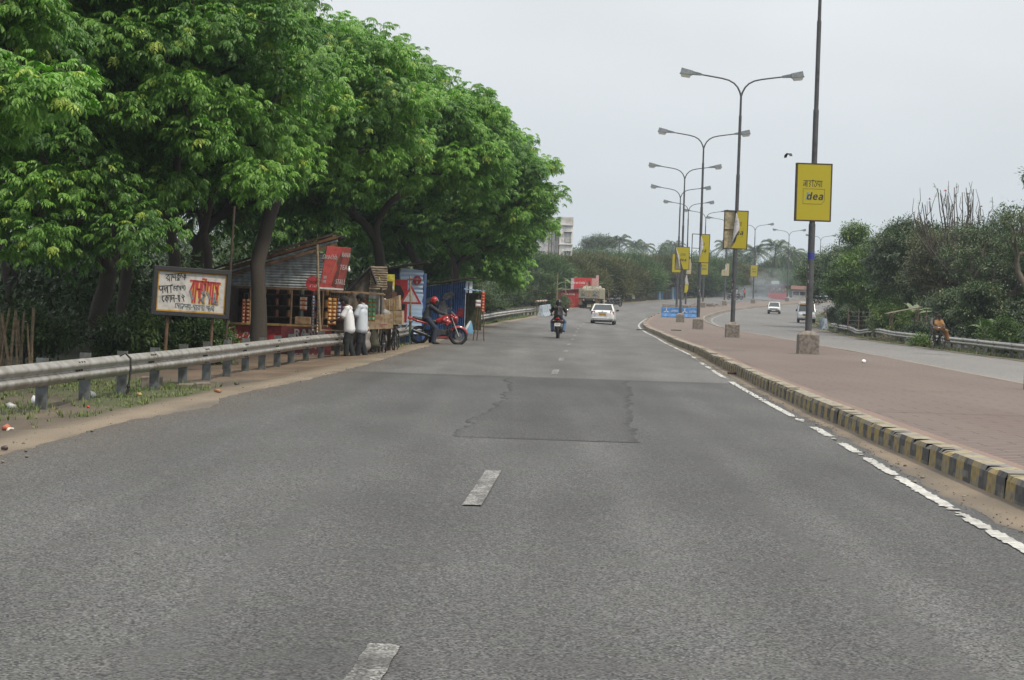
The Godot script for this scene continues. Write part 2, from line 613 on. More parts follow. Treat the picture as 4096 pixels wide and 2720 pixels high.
func roads() -> void:
	var rows := steps([-30, 4, 4, 48, 0.25, 90, 0.8, 200, 2.0, 420, 4.0])
	var g := Geo.new()
	var put := func(d: float, u: float) -> Vector3:
		var a := lut(d, SL) - 0.05
		var b := lut(d, SK) + 0.05
		var x: float = lerpf(a, b, u)
		return Vector3(x, road_y(x, d) + 0.004 * noise.get_noise_2d(x * 8.0, d * 4.0), -d)
	ribbon(g, rows, 44, put, asphalt)
	var road := struct("road", g, vmat(0.78, "stone", 0.3))
	road.material_override.normal_scale = 0.8
	# darker patch with a ragged left edge
	g = Geo.new()
	var pput := func(d: float, u: float) -> Vector3:
		var t := (d - 21.4) / (38.9 - 21.4)
		var jag := 0.09 * noise.get_noise_2d(d * 30.0, 3.0) + 0.16 * noise.get_noise_2d(d * 9.0, 8.0)
		var a: float = lerpf(-0.62, -0.12, clampf(t * 2.2, 0, 1)) + 0.1 * t + jag - 0.02
		var b: float = lerpf(1.42, 2.35, t) + jag * 0.7
		var x: float = lerpf(a, b, u)
		return Vector3(x, road_y(x, d) + (0.009 if u > 0.02 and u < 0.98 and d > 21.5 else 0.003), -d)
	var ppaint := func(p: Vector3, d: float, u: float) -> Color:
		var c := asphalt(p, minf(d, 37.0), 0.5) * 0.8
		var crack := 0.0
		if u < 0.012 or d < 21.5:
			crack = 0.5
		elif u > 0.97:
			crack = 0.3 + 0.3 * noise.get_noise_2d(d * 20.0, 1.0)
		return c.darkened(clampf(crack, 0, 1))
	var us := []
	ribbon(g, steps([21.4, 21.5, 0.05, 21.6, 0.05, 38.9, 0.12]), 40, pput, ppaint)
	struct("road_patch", g, vmat(0.82, "stone", 0.3))
	# lane dashes
	var dash_at := [[6.9, -0.57], [15.75, -0.19], [43.0, 0.98], [52.6, 1.35], [61.9, 1.72], [72.0, 2.11], [81.8, 2.53], [90.8, 2.9], [101.9, 3.35], [111.9, 3.77], [122.0, 4.25], [132.0, 4.8]]
	for q in dash_at.size():
		g = Geo.new()
		var dc: float = dash_at[q][0]
		var xc: float = dash_at[q][1]
		var nx: float = dash_at[mini(q + 1, dash_at.size() - 1)][1]
		var pd: float = dash_at[mini(q + 1, dash_at.size() - 1)][0] - dc
		var slope := (nx - xc) / pd if pd > 0 else 0.05
		var worn := 0.36 if q == 0 else 0.2
		var half := 1.5
		var dput := func(d: float, u: float) -> Vector3:
			var x: float = xc + slope * (d - dc) + (u - 0.5) * 0.14 + 0.008 * noise.get_noise_2d(d * 60.0, u * 90.0)
			return Vector3(x, road_y(x, d) + 0.0095, -d)
		var dpaint := func(p: Vector3, d: float, u: float) -> Color:
			var v := 0.5 + 0.3 * noise.get_noise_2d(p.x * 120.0, p.z * 30.0) - worn * (0.6 + 0.8 * noise.get_noise_2d(p.x * 40.0, p.z * 70.0))
			return Color(0.97, 0.97, 0.92) * clampf(v, 0.14, 0.7)
		ribbon(g, steps([dc - half, dc + half, 0.06 if dc < 30 else 0.3]), 5, dput, dpaint)
		obj("lane_dash", g, vmat(0.7, "stone", 0.3), road)
	# broken white line along the kerb, laid in short worn strokes
	g = Geo.new()
	var d := 8.0
	while d < 175.0:
		var step := 0.085 if d < 30 else (0.2 if d < 60 else 0.6)
		var off := lerpf(0.62, 0.36, smoothstep(11.0, 26.0, d)) - 0.1 * smoothstep(40, 70, d)
		var gap := noise.get_noise_2d(d * 7.0, 77.0) + 0.35 * noise.get_noise_2d(d * 60.0, 10.0)
		if d > 60 or gap > -0.24:
			var x := lut(d, SK) - off
			var w := 0.046 + 0.016 * rng.randf() - (0.03 if gap < -0.15 else 0.0)
			var sh := rng.randf_range(-0.009, 0.009)
			var x2 := lut(d + step, SK) - off
			var y := 0.0095
			g.col = Color(0.93, 0.93, 0.88) * clampf(0.5 + 0.25 * gap + rng.randf_range(-0.07, 0.07), 0.22, 0.72)
			g.quad(Vector3(x - w + sh, road_y(x, d) + y, -d), Vector3(x + w + sh, road_y(x, d) + y, -d), Vector3(x2 + w + sh, road_y(x2, d + step) + y, -d - step * 0.93), Vector3(x2 - w + sh, road_y(x2, d + step) + y, -d - step * 0.93))
		d += step
	obj("edge_line", g, vmat(0.7, "grime", 2.0), road)
	# dusty sand in the gutter
	g = Geo.new()
	var sput := func(dd: float, u: float) -> Vector3:
		var off := (lerpf(0.55, 0.3, smoothstep(11.0, 26.0, dd)) - 0.1) * (1.0 - 0.6 * smoothstep(70, 120, dd))
		var a := lut(dd, SK) - off + 0.1 * noise.get_noise_2d(dd * 14.0, 5.0)
		var x := lerpf(a, lut(dd, SK) + 0.05, u)
		return Vector3(x, road_y(x, dd) + lerpf(0.002, 0.03, u), -dd)
	var spaint := func(p: Vector3, dd: float, u: float) -> Color:
		var q := 0.5 + noise.get_noise_2d(p.x * 22.0, p.z * 9.0)
		var c := Color(0.2, 0.165, 0.125).lerp(Color(0.33, 0.265, 0.19), clampf(q, 0, 1))
		return c.lerp(Color(0.13, 0.125, 0.115), smoothstep(0.25, 0.0, u) * 0.6)
	ribbon(g, steps([4, 60, 0.2, 130, 1.0]), 6, sput, spaint)
	struct("gutter_sand", g, vmat(0.95, "soil", 1.6))
	# the other carriageway
	g = Geo.new()
	var rput := func(dd: float, u: float) -> Vector3:
		var x := lerpf(lut(dd, SM) - 0.05, lut(dd, SR) + 0.1 * noise.get_noise_2d(dd * 3.0, 2.0), u)
		return Vector3(x, lut(dd, SYM), -dd)
	var rpaint := func(p: Vector3, dd: float, u: float) -> Color:
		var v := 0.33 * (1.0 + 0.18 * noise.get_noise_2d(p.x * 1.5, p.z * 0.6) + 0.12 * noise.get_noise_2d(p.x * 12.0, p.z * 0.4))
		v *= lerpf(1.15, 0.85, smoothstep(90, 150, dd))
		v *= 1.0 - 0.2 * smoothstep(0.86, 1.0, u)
		return Color(v * 1.02, v, v * 0.96)
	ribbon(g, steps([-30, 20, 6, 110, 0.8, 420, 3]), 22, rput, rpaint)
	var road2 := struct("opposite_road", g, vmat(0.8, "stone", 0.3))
	g = Geo.new()
	var lput := func(dd: float, u: float) -> Vector3:
		return Vector3(lut(dd, SM) + 0.55 + u * 0.16, lut(dd, SYM) + 0.006, -dd)
	var lpaint := func(p: Vector3, dd: float, u: float) -> Color:
		return Color(0.6, 0.6, 0.57) * (0.8 + 0.3 * noise.get_noise_2d(p.x * 4.0, p.z * 3.0))
	ribbon(g, steps([140, 330, 1.5]), 1, lput, lpaint)
	obj("edge_line", g, vmat(0.7, "stone", 0.3), road2)
	# tiled median
	g = Geo.new()
	var mput := func(dd: float, u: float) -> Vector3:
		var x := lerpf(lut(dd, SK) + 0.44, lut(dd, SM) - 0.18, u)
		return Vector3(x, lut(dd, SYM) + 0.2 + 0.02 * noise.get_noise_2d(x, dd), -dd)
	var mpaint := func(p: Vector3, dd: float, u: float) -> Color:
		var q := noise.get_noise_2d(p.x * 2.5, p.z * 0.8)
		var c := Color(0.185, 0.138, 0.12).lerp(Color(0.225, 0.182, 0.16), clampf(0.5 + q, 0, 1))
		c = c.lerp(Color(0.26, 0.225, 0.195), clampf(0.4 * noise.get_noise_2d(p.x * 7.0, p.z * 2.0 + 50.0), 0, 1))
		return c.lerp(Color(0.24, 0.195, 0.165), 0.6 * smoothstep(60, 150, dd))
	ribbon(g, steps([-10, 10, 4, 120, 0.5, 420, 3]), 20, mput, mpaint)
	var mm := vmat(0.9, "rib", 0.62)
	var paving := struct("median_paving", g, mm)
	for q in [[26.0, 0.02, 0.9], [33.0, 0.0, 0.55], [41.5, 0.1, 1.0], [52.0, 0.0, 0.8], [66.0, 0.2, 1.0], [78.0, 0.0, 0.7], [95.0, 0.05, 1.0]]:  # open joints across the paving
		g = Geo.new()
		g.col = Color(0.06, 0.05, 0.045)
		var last := Vector3.ZERO
		for k in 25:
			var u: float = lerpf(q[1], q[2], k / 24.0)
			var x: float = lerpf(lut(q[0], SK) + 0.46, lut(q[0], SM) - 0.2, u)
			var p := Vector3(x, lut(q[0], SYM) + 0.222, -q[0] - 0.25 * u + 0.05 * noise.get_noise_2d(x * 30.0, q[0]))
			if k > 0 and noise.get_noise_2d(x * 12.0, q[0] * 9.0) > -0.2:
				var w := Vector3(0, 0, 0.018)
				g.quad(last + w, p + w, p - w, last - w)
			last = p
		if g.v.size() > 0:
			obj("joint", g, vmat(0.95), paving)
	g = Geo.new()
	var eput := func(dd: float, u: float) -> Vector3:
		return Vector3(lut(dd, SK) + lerpf(0.23, 0.46, u), lut(dd, SYM) + 0.205, -dd)
	var epaint := func(p: Vector3, dd: float, u: float) -> Color:
		return Color(0.32, 0.225, 0.185) * (1.0 + 0.25 * noise.get_noise_2d(p.x * 9.0, p.z * 6.0))
	ribbon(g, steps([-10, 80, 0.4, 420, 3]), 1, eput, epaint)
	struct("median_edging", g, vmat(0.9, "soil", 2.0))

func kerbs() -> void:
	var kerb := Node3D.new()
	kerb.name = "median_kerb"
	kerb.set_meta("kind", "structure")
	add_child(kerb)
	var yel := Color(0.29, 0.215, 0.075)
	var blk := Color(0.055, 0.056, 0.06)
	var bare := Color(0.2, 0.185, 0.15)
	var stripe := 0
	var d := 6.0
	while d < 330.0:
		var length := 3.3 if d < 90 else (5.0 if d < 160 else 8.0)
		if d > 205 and d < 208:
			pass
		var g := Geo.new()
		var lean := rng.randf_range(-0.02, 0.02)
		var sink := rng.randf_range(-0.012, 0.012)
		var nn := 10 if d < 90 else 4
		for k in nn:
			stripe += 1
			var sub := 3 if d < 45 else 1
			for q in sub:
				var a := d + 0.005 + (length - 0.01) * (k + float(q) / sub) / nn
				var b := d + 0.005 + (length - 0.01) * (k + float(q + 1) / sub) / nn
				var chip := maxf(0.0, noise.get_noise_2d(a * 25.0, 70.0) - 0.15) * 0.07 if d < 60 else 0.0
				var xa := lut(a, SK) + lean * (a - d) / length
				var xb := lut(b, SK) + lean * (b - d) / length
				var y := lut(d, SYM) + sink
				var hgt := [0.0, 0.06, 0.12, 0.185, 0.23 - chip]
				var ins := [0.0, 0.004, 0.008, 0.012, 0.035 + chip]
				var rows := []
				for s in 5:
					rows.append([Vector3(xa + ins[s], y + hgt[s], -a), Vector3(xb + ins[s], y + hgt[s], -b)])
				rows.append([Vector3(xa + 0.24, y + 0.232, -a), Vector3(xb + 0.24, y + 0.232, -b)])
				for s in 5:
					var paint: Color = yel if stripe % 2 == 0 else blk
					var wear := 0.14 + noise.get_noise_2d(a * 30.0 + stripe * 7.7, s * 11.0) * 1.3
					if s < 2:
						wear += 0.28 - 0.12 * s
					if s == 3:
						wear += 0.3
					if d > 62:
						wear += 0.25 + 0.2 * smoothstep(62, 120, d)
					var cc := paint.lerp(bare, clampf(wear, 0.05, 1))
					if s == 4:
						cc = Color(0.29, 0.26, 0.2).lerp(Color(0.34, 0.29, 0.16) if stripe % 2 == 0 else Color(0.2, 0.2, 0.2), clampf(0.7 - 0.01 * d + noise.get_noise_2d(a * 9.0, 3.0) * 0.5, 0, 0.8))
					g.col = cc
					g.quad(rows[s][1], rows[s][0], rows[s + 1][0], rows[s + 1][1])
		g.col = bare
		for q in [d + 0.005, d + length - 0.005]:  # the two ends
			var x = lut(q, SK) + lean * (q - d) / length
			var y := lut(d, SYM) + sink
			g.quad_out(Vector3(x, y, -q), Vector3(x + 0.24, y, -q), Vector3(x + 0.24, y + 0.232, -q), Vector3(x + 0.035, y + 0.23, -q), Vector3(x + 0.1, y + 0.1, -(d + length * 0.5)))
		obj("kerb_stone", g, vmat(0.9, "grime", 1.3), kerb)
		d += length
	var kerb2 := Node3D.new()
	kerb2.name = "far_median_kerb"
	kerb2.set_meta("kind", "structure")
	add_child(kerb2)
	d = 20.0
	while d < 350.0:
		var length := 6.0
		var g := Geo.new()
		var xa := lut(d + 0.02, SM)
		var xb := lut(d + length - 0.02, SM)
		var ya := lut(d, SYM)
		var yb := lut(d + length, SYM)
		var top := 0.2 if d < 120 else 0.22
		g.col = Color(0.24, 0.215, 0.175) * rng.randf_range(0.85, 1.1)
		var q := [Vector3(xa, ya, -d - 0.02), Vector3(xb, yb, -d - length + 0.02), Vector3(xb - 0.03, yb + top, -d - length + 0.02), Vector3(xa - 0.03, ya + top, -d - 0.02), Vector3(xb - 0.22, yb + top + 0.004, -d - length + 0.02), Vector3(xa - 0.22, ya + top + 0.004, -d - 0.02)]
		g.quad(q[0], q[1], q[2], q[3])
		g.quad(q[3], q[2], q[4], q[5])
		g.quad_out(q[0], q[3], q[5], Vector3(xa - 0.22, ya, -d - 0.02), Vector3(xa, ya, -d - 3))
		obj("kerb_stone", g, vmat(0.9, "grime", 1.3), kerb2)
		d += length

func verges() -> void:
	# left: sand at the asphalt, trodden earth and grass
	var g := Geo.new()
	var put := func(d: float, u: float) -> Vector3:
		var edge := 0.12 * noise.get_noise_2d(d * 6.0, 21.0) + 0.5 * maxf(0.0, 0.5 - absf(d - 25.5) / 6.0) + 0.1 * noise.get_noise_2d(d * 30.0, 4.0)
		var w := lerpf(5.3, 3.6, smoothstep(40, 60, d))
		var off := lerpf(-edge, w, pow(u, 1.4))
		var x := lut(d, SL) - off
		var y := left_y(x, d) + 0.012 + 0.05 * smoothstep(0.3, 1.0, off) * (0.3 + noise.get_noise_2d(x * 6.0, d * 6.0)) + 0.02 * noise.get_noise_2d(x * 30.0, d * 30.0) * smoothstep(0.1, 0.5, off)
		if u > 0.99:
			y -= 0.25
		if u < 0.01:
			y -= 0.03
		return Vector3(x, y, -d)
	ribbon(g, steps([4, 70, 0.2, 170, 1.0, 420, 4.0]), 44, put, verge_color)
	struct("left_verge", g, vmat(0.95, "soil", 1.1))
	g = Geo.new()
	var put2 := func(d: float, u: float) -> Vector3:
		var off := lerpf(-0.25 + 0.25 * noise.get_noise_2d(d * 4.0, 61.0), 4.5, pow(u, 1.3))
		var x := lut(d, SR) + off
		var y := right_y(x, d) + 0.015 + 0.05 * smoothstep(0.3, 1.0, off) * (0.3 + noise.get_noise_2d(x * 6.0, d * 6.0))
		if u > 0.99:
			y -= 0.25
		return Vector3(x, y, -d)
	var paint2 := func(p: Vector3, d: float, u: float) -> Color:
		var q := noise.get_noise_2d(p.x * 9.0, p.z * 4.0)
		var c := Color(0.21, 0.17, 0.12).lerp(Color(0.07, 0.1, 0.03), smoothstep(0.08, 0.3, u + 0.25 * q))
		return c.lerp(Color(0.19, 0.16, 0.1), smoothstep(0.15, 0.4, noise.get_noise_2d(p.x * 5.0 + 70.0, p.z * 3.0)))
	ribbon(g, steps([40, 130, 0.5, 420, 4.0]), 20, put2, paint2)
	struct("right_verge", g, vmat(0.95, "soil", 1.1))
	# grass tufts where the verge is green
	var where := []
	var tint := []
	for k in 18000:
		var d := 20.0 + 130.0 * pow(rng.randf(), 2.0)
		var x := lut(d, SL) - rng.randf_range(0.4, 5.0)
		if grassy(x, d) < rng.randf_range(0.25, 0.75):
			continue
		var s := rng.randf_range(0.3, 0.85) * (1.0 + d / 80.0)
		where.append(Transform3D(Basis(Vector3.UP, rng.randf() * TAU).scaled(Vector3(s, s * rng.randf_range(0.6, 1.3), s)), onl(x, d, 0.0)))
		tint.append(Color(0.105, 0.165, 0.04).lerp(Color(0.2, 0.18, 0.08), rng.randf() * rng.randf()))
	for k in 9000:
		var d := 60.0 + 150.0 * rng.randf()
		var x := lut(d, SR) + rng.randf_range(0.3, 3.5)
		var s := rng.randf_range(0.8, 1.9)
		if noise.get_noise_2d(x * 8.0, d * 3.0) < -0.05:
			continue
		where.append(Transform3D(Basis(Vector3.UP, rng.randf() * TAU).scaled(Vector3(s, s, s)), onr(x, d)))
		tint.append(Color(0.07, 0.12, 0.035).lerp(Color(0.2, 0.17, 0.09), rng.randf() * 0.8))
	tag(scatter("grass", leaf.tuft, leaf.grass_mat, where, tint), "short green and dry grass along both road verges", "grass")
	# pebbles and crumbs of asphalt
	where = []
	tint = []
	for k in 1800:
		var d := 10.0 + 60.0 * pow(rng.randf(), 1.6)
		var p: Vector3
		if k % 2 == 0:
			var x := lut(d, SL) + rng.randf_range(-1.4, 0.25)
			p = Vector3(x, maxf(left_y(x, d), -1.0) + 0.012, -d)
		else:
			var x := lut(d, SK) - 0.45 * rng.randf()
			p = Vector3(x, road_y(x, d) + 0.014, -d)
		var s := rng.randf_range(0.004, 0.009) * (1.0 + 1.6 * pow(rng.randf(), 9.0))
		where.append(Transform3D(Basis.from_euler(Vector3(rng.randf() * 6, rng.randf() * 6, 0)).scaled(Vector3(s, s * 0.7, s)), p))
		tint.append(Color(0.2, 0.17, 0.14) * (0.3 + 0.9 * rng.randf()))
	var gs := Geo.new()
	gs.ell(Vector3.ZERO, Vector3.ONE, 6)
	scatter("pebbles", gs.mesh(), vmat(0.9), where, tint)

func grassy(x: float, d: float) -> float:
	var off := lut(d, SL) - x
	var q := 0.5 + 0.9 * noise.get_noise_2d(x * 5.0 + 11.0, d * 2.2)
	q += 0.5 * exp(-pow((d - 27.5) / 3.5, 2.0)) * exp(-pow((off - 1.2) / 0.7, 2.0))
	q -= 0.5 * smoothstep(33, 38, d) * smoothstep(62, 54, d)
	q += 0.25 * smoothstep(80, 100, d)
	return clampf(q, 0, 1) * smoothstep(0.45, 0.9, off)

func verge_color(p: Vector3, d: float, _u: float) -> Color:
	var off := lut(d, SL) - p.x
	var q := noise.get_noise_2d(p.x * 14.0, p.z * 7.0)
	var sand := Color(0.3, 0.245, 0.175) * (1.0 + 0.4 * q)
	var earth := Color(0.15, 0.12, 0.085) * (1.0 + 0.7 * q)
	if d > 36 and d < 64:
		earth = Color(0.21, 0.15, 0.1) * (1.0 + 0.6 * q)
	var c := sand.lerp(earth, smoothstep(0.3, 0.85, off + 0.5 * q))
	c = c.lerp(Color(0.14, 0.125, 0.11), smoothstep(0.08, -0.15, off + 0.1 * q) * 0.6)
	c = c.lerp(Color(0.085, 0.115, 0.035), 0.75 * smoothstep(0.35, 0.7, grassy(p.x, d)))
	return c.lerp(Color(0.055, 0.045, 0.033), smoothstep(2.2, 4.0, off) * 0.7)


# ---------------------------------------------------------------- leaves and trees
func lens(g: Geo, a: Vector3, b: Vector3, side: Vector3, w: float) -> void:  # one leaf blade, pointed at both ends
	var mid := a.lerp(b, 0.5)
	g.quad(a, mid + side * w, b, mid - side * w)

func leaf_mat(rough: float, back: Color) -> StandardMaterial3D:
	var m := StandardMaterial3D.new()
	m.vertex_color_use_as_albedo = true
	m.roughness = rough
	m.backlight_enabled = true
	m.backlight = back
	m.cull_mode = BaseMaterial3D.CULL_DISABLED
	return m

func make_leaves() -> void:
	var g := Geo.new()
	for f in 3:  # drooping twice-pinnate fronds at a twig end; each pinna is a curved blade
		var yaw := -0.95 + 0.95 * f + rng.randf_range(-0.2, 0.2)
		var dir := Vector3(sin(yaw), 0, cos(yaw))
		var reach := 0.3 - 0.03 * absf(yaw)
		var rise := rng.randf_range(0.04, 0.1)
		for k in range(1, 6):
			var s := k / 5.0
			var p := dir * reach * s + Vector3(0, rise * s - 0.17 * s * s, 0)
			var fw := (dir * reach + Vector3(0, rise - 0.34 * s, 0)).normalized()
			var side := fw.cross(Vector3.UP).normalized()
			for sgn in ([-1.0, 1.0] if k < 5 else [0.0]):
				var out: Vector3 = (side * sgn * 0.9 + fw * (0.55 if k < 5 else 1.0) + Vector3(rng.randf_range(-0.2, 0.2), 0, rng.randf_range(-0.2, 0.2))).normalized()
				var size := 0.145 * (1.0 - 0.25 * absf(s - 0.5)) * rng.randf_range(0.85, 1.15)
				var across := out.cross(Vector3.UP).normalized()
				var last := p
				var lw := 0.008
				for q in range(1, 4):
					var t := q / 3.0
					var e: Vector3 = p + out * size * t * (1.0 - 0.2 * t) + Vector3(0, -0.1 * size * 7.0 * 0.9 * t * t * 0.9, 0)
					var w: float = [0.027, 0.025, 0.004][q - 1]
					g.quad(last - across * lw, last + across * lw, e + across * w, e - across * w)
					last = e
					lw = w
	leaf.pinnate = g.mesh()
	g = Geo.new()
	for k in 30:  # a bunch of small oval leaves
		var d := Vector3(rng.randfn(), rng.randfn() * 0.7, rng.randfn()).normalized()
		var p := d * rng.randf_range(0.06, 0.3)
		var tip := p + (d + Vector3(rng.randf_range(-0.6, 0.6), rng.randf_range(-0.7, 0.1), rng.randf_range(-0.6, 0.6))).normalized() * rng.randf_range(0.1, 0.16)
		var side := (tip - p).cross(Vector3(rng.randf_range(-0.4, 0.4), 1, rng.randf_range(-0.4, 0.4))).normalized()
		lens(g, p, tip, side, rng.randf_range(0.026, 0.04))
	leaf.oval = g.mesh()
	g = Geo.new()
	for k in 34:  # feathery sprigs
		var d := Vector3(rng.randfn(), absf(rng.randfn()) * 0.9 + 0.1, rng.randfn()).normalized()
		var p := d * rng.randf_range(0.0, 0.25)
		var bend := Vector3(rng.randf_range(-0.3, 0.3), -0.2, rng.randf_range(-0.3, 0.3))
		var mid := p + d * 0.28
		var tip := mid + (d + bend).normalized() * 0.3
		var side := d.cross(Vector3(rng.randfn(), 0.3, rng.randfn())).normalized()
		lens(g, p, mid, side, 0.022)
		lens(g, mid, tip, side, 0.018)
	leaf.feather = g.mesh()
	g = Geo.new()
	for k in 9:  # a tuft of grass
		var a := rng.randf() * TAU
		var o := Vector3(cos(a), 0, sin(a)) * rng.randf() * 0.03
		var tip := o + Vector3(cos(a) * rng.randf_range(0.02, 0.07), rng.randf_range(0.05, 0.12), sin(a) * rng.randf_range(0.02, 0.07))
		lens(g, o, tip, Vector3(-sin(a), 0, cos(a)), 0.006)
	leaf.tuft = g.mesh()
	leaf.glossy = leaf_mat(0.46, Color(0.62, 0.85, 0.2))
	leaf.dull = leaf_mat(0.5, Color(0.45, 0.6, 0.2))
	leaf.grass_mat = leaf_mat(0.7, Color(0.2, 0.25, 0.08))
	leaf.bark = vmat(0.95, "bark", 1.6)

func clumps_in(blobs: Array, n: int, gap: float, low := 0.0) -> PackedVector3Array:
	var out := PackedVector3Array()
	var tries := 0
	var total := 0.0
	for b in blobs:
		total += pow(b[1].x * b[1].y * b[1].z, 0.67)
	while out.size() < n and tries < n * 14:
		tries += 1
		var pick := rng.randf() * total
		var b: Array = blobs[0]
		for q in blobs:
			pick -= pow(q[1].x * q[1].y * q[1].z, 0.67)
			if pick <= 0:
				b = q
				break
		var d := Vector3(rng.randfn(), rng.randfn(), rng.randfn()).normalized()
		if d.y < -0.7:
			continue
		var p: Vector3 = b[0] + d * (b[1] as Vector3) * lerpf(0.45, 1.0, sqrt(rng.randf()))
		if p.y < low:
			continue
		var ok := true
		for q in out:
			if q.distance_squared_to(p) < gap * gap:
				ok = false
				break
		if ok:
			out.append(p)
	return out

# A tree: limbs grown towards the leaf clumps, one mesh for the trunk, one for the boughs, and the foliage.
func tree(called: String, label: String, group: String, base: Vector3, fork: Vector3, r0: float, clumps: PackedVector3Array, spec: Dictionary) -> Node3D:
	var root := thing(called, label, spec.get("category", "tree"), base, 0.0, group)
	var pos := PackedVector3Array()
	var par := PackedInt32Array()
	var n0: int = 5
	for k in n0 + 1:
		var s := float(k) / n0
		pos.append(base.lerp(fork, s) + Vector3(noise.get_noise_2d(base.x * 9.0, s * 30.0), 0, noise.get_noise_2d(base.z * 9.0, s * 30.0 + 50.0)) * 0.5 * s * minf(1.0, r0 * 4.0))
		par.append(k - 1)
	var top := pos[n0]
	var order := Array(clumps)
	order.sort_custom(func(a, b): return top.distance_squared_to(a) < top.distance_squared_to(b))
	var far := PackedFloat32Array()
	for k in pos.size():
		far.append(0.0)
	var ends := PackedInt32Array()
	for p: Vector3 in order:
		var best := n0
		var cost := 1e9
		var dp := top.distance_to(p)
		for k in range(n0 - 1, pos.size()):
			if top.distance_to(pos[k]) > dp * 0.92 and k > n0:
				continue
			var q := pos[k].distance_to(p) + 0.12 * far[k]
			if pos[k].y > p.y:
				q += (pos[k].y - p.y) * 0.5
			if q < cost:
				cost = q
				best = k
		var a := pos[best]
		var span := a.distance_to(p)
		var way := (a - pos[par[best]]).normalized() if par[best] >= 0 else Vector3.UP
		var ctrl := a + (way * 0.45 + Vector3(0, 0.12, 0)) * span * 0.7
		var cnt := clampi(int(span / 0.7) + 1, 2, 6)
		var last := best
		for k in range(1, cnt + 1):
			var s := float(k) / cnt
			var q := a.lerp(ctrl, s).lerp(ctrl.lerp(p, s), s)
			if k < cnt:
				q += Vector3(rng.randfn(), rng.randfn() * 0.5, rng.randfn()) * 0.04 * span / cnt * 2.0
			pos.append(q)
			par.append(last)
			far.append(far[last] + span / cnt)
			last = pos.size() - 1
		ends.append(last)
	var load_ := PackedFloat32Array()
	load_.resize(pos.size())
	for k in ends:
		load_[k] += 1.0
	for k in range(pos.size() - 1, 0, -1):
		load_[par[k]] += load_[k]
	var rad := PackedFloat32Array()
	for k in pos.size():
		rad.append(maxf(0.012, r0 * 0.92 * pow(load_[k] / maxf(load_[n0], 1.0), 0.43)))
	for k in n0 + 1:
		rad[k] = r0 * lerpf(1.22, 0.95, minf(1.0, float(k) / n0 * 1.6))
	var tg := Geo.new()
	var bg := Geo.new()
	var bark: Color = spec.get("bark", Color(0.078, 0.064, 0.052))
	tg.col = bark
	var line := []
	var rr := []
	for k in n0 + 1:
		line.append(pos[k] - base)
		rr.append(rad[k])
	tg.tube(line, rr, 10)
	bg.col = bark
	for k in range(n0 + 1, pos.size()):
		var thick := rad[k]
		if thick < spec.get("thinnest", 0.0):
			continue
		var r1 := minf(rad[par[k]], thick * 1.35)
		limb(bg, pos[par[k]] - base, pos[k] - base, r1, thick, 7 if thick > 0.09 else (5 if thick > 0.03 else 3))
	obj("trunk", tg, leaf.bark, root)
	obj("bough", bg, leaf.bark, root)
	# foliage
	var where := []
	var tint := []
	var per: int = spec.sprays
	var big: float = spec.get("size", 1.0)
	var rc: float = spec.get("spread", 1.0)
	var pal: Array = spec.colors
	for p: Vector3 in order:
		var shade := rng.randf()
		var rcl := rc * rng.randf_range(0.75, 1.25)
		for k in per:
			var d := Vector3(rng.randfn(), rng.randfn() * 0.8 + 0.25, rng.randfn()).normalized()
			var q := p + d * Vector3(rcl, rcl * 0.62, rcl) * pow(rng.randf(), 0.45)
			var yaw := atan2(d.x, d.z) + rng.randf_range(-0.7, 0.7)
			var b := Basis(Vector3.UP, yaw) * Basis(Vector3.RIGHT, rng.randf_range(-0.35, 0.75) - 0.35 * d.y) * Basis(Vector3.BACK, rng.randf_range(-0.4, 0.4))
			where.append(Transform3D(b.scaled_local(Vector3.ONE * big * rng.randf_range(0.7, 1.2)), q - base))
			var young := rng.randf()
			var c: Color = pal[0].lerp(pal[1], clampf(shade * 0.7 + young * 0.45 - 0.1, 0, 1))
			if young > 0.965:
				c = c.lerp(pal[2], 0.7)
			tint.append(c)
	scatter("foliage", spec.mesh, spec.mat, where, tint, root)
	return root

func limb(g: Geo, a: Vector3, b: Vector3, r1: float, r2: float, sides: int) -> void:
	var d := (b - a).normalized()
	var x := (Vector3.UP if absf(d.y) < 0.9 else Vector3.RIGHT).cross(d).normalized()
	var y := d.cross(x)
	var s := g.v.size()
	for k in sides:
		var w := TAU * k / sides
		var o := x * cos(w) + y * sin(w)
		g.vert(a + o * r1 - d * r1 * 0.15, o, Vector2(float(k) / sides, 0))
		g.vert(b + o * r2 + d * r2 * 0.3, o, Vector2(float(k) / sides, 1))
	for k in sides:
		var i := s + 2 * k
		var j := s + 2 * ((k + 1) % sides)
		g.ix.append_array(PackedInt32Array([i, i + 1, j + 1, i, j + 1, j]))

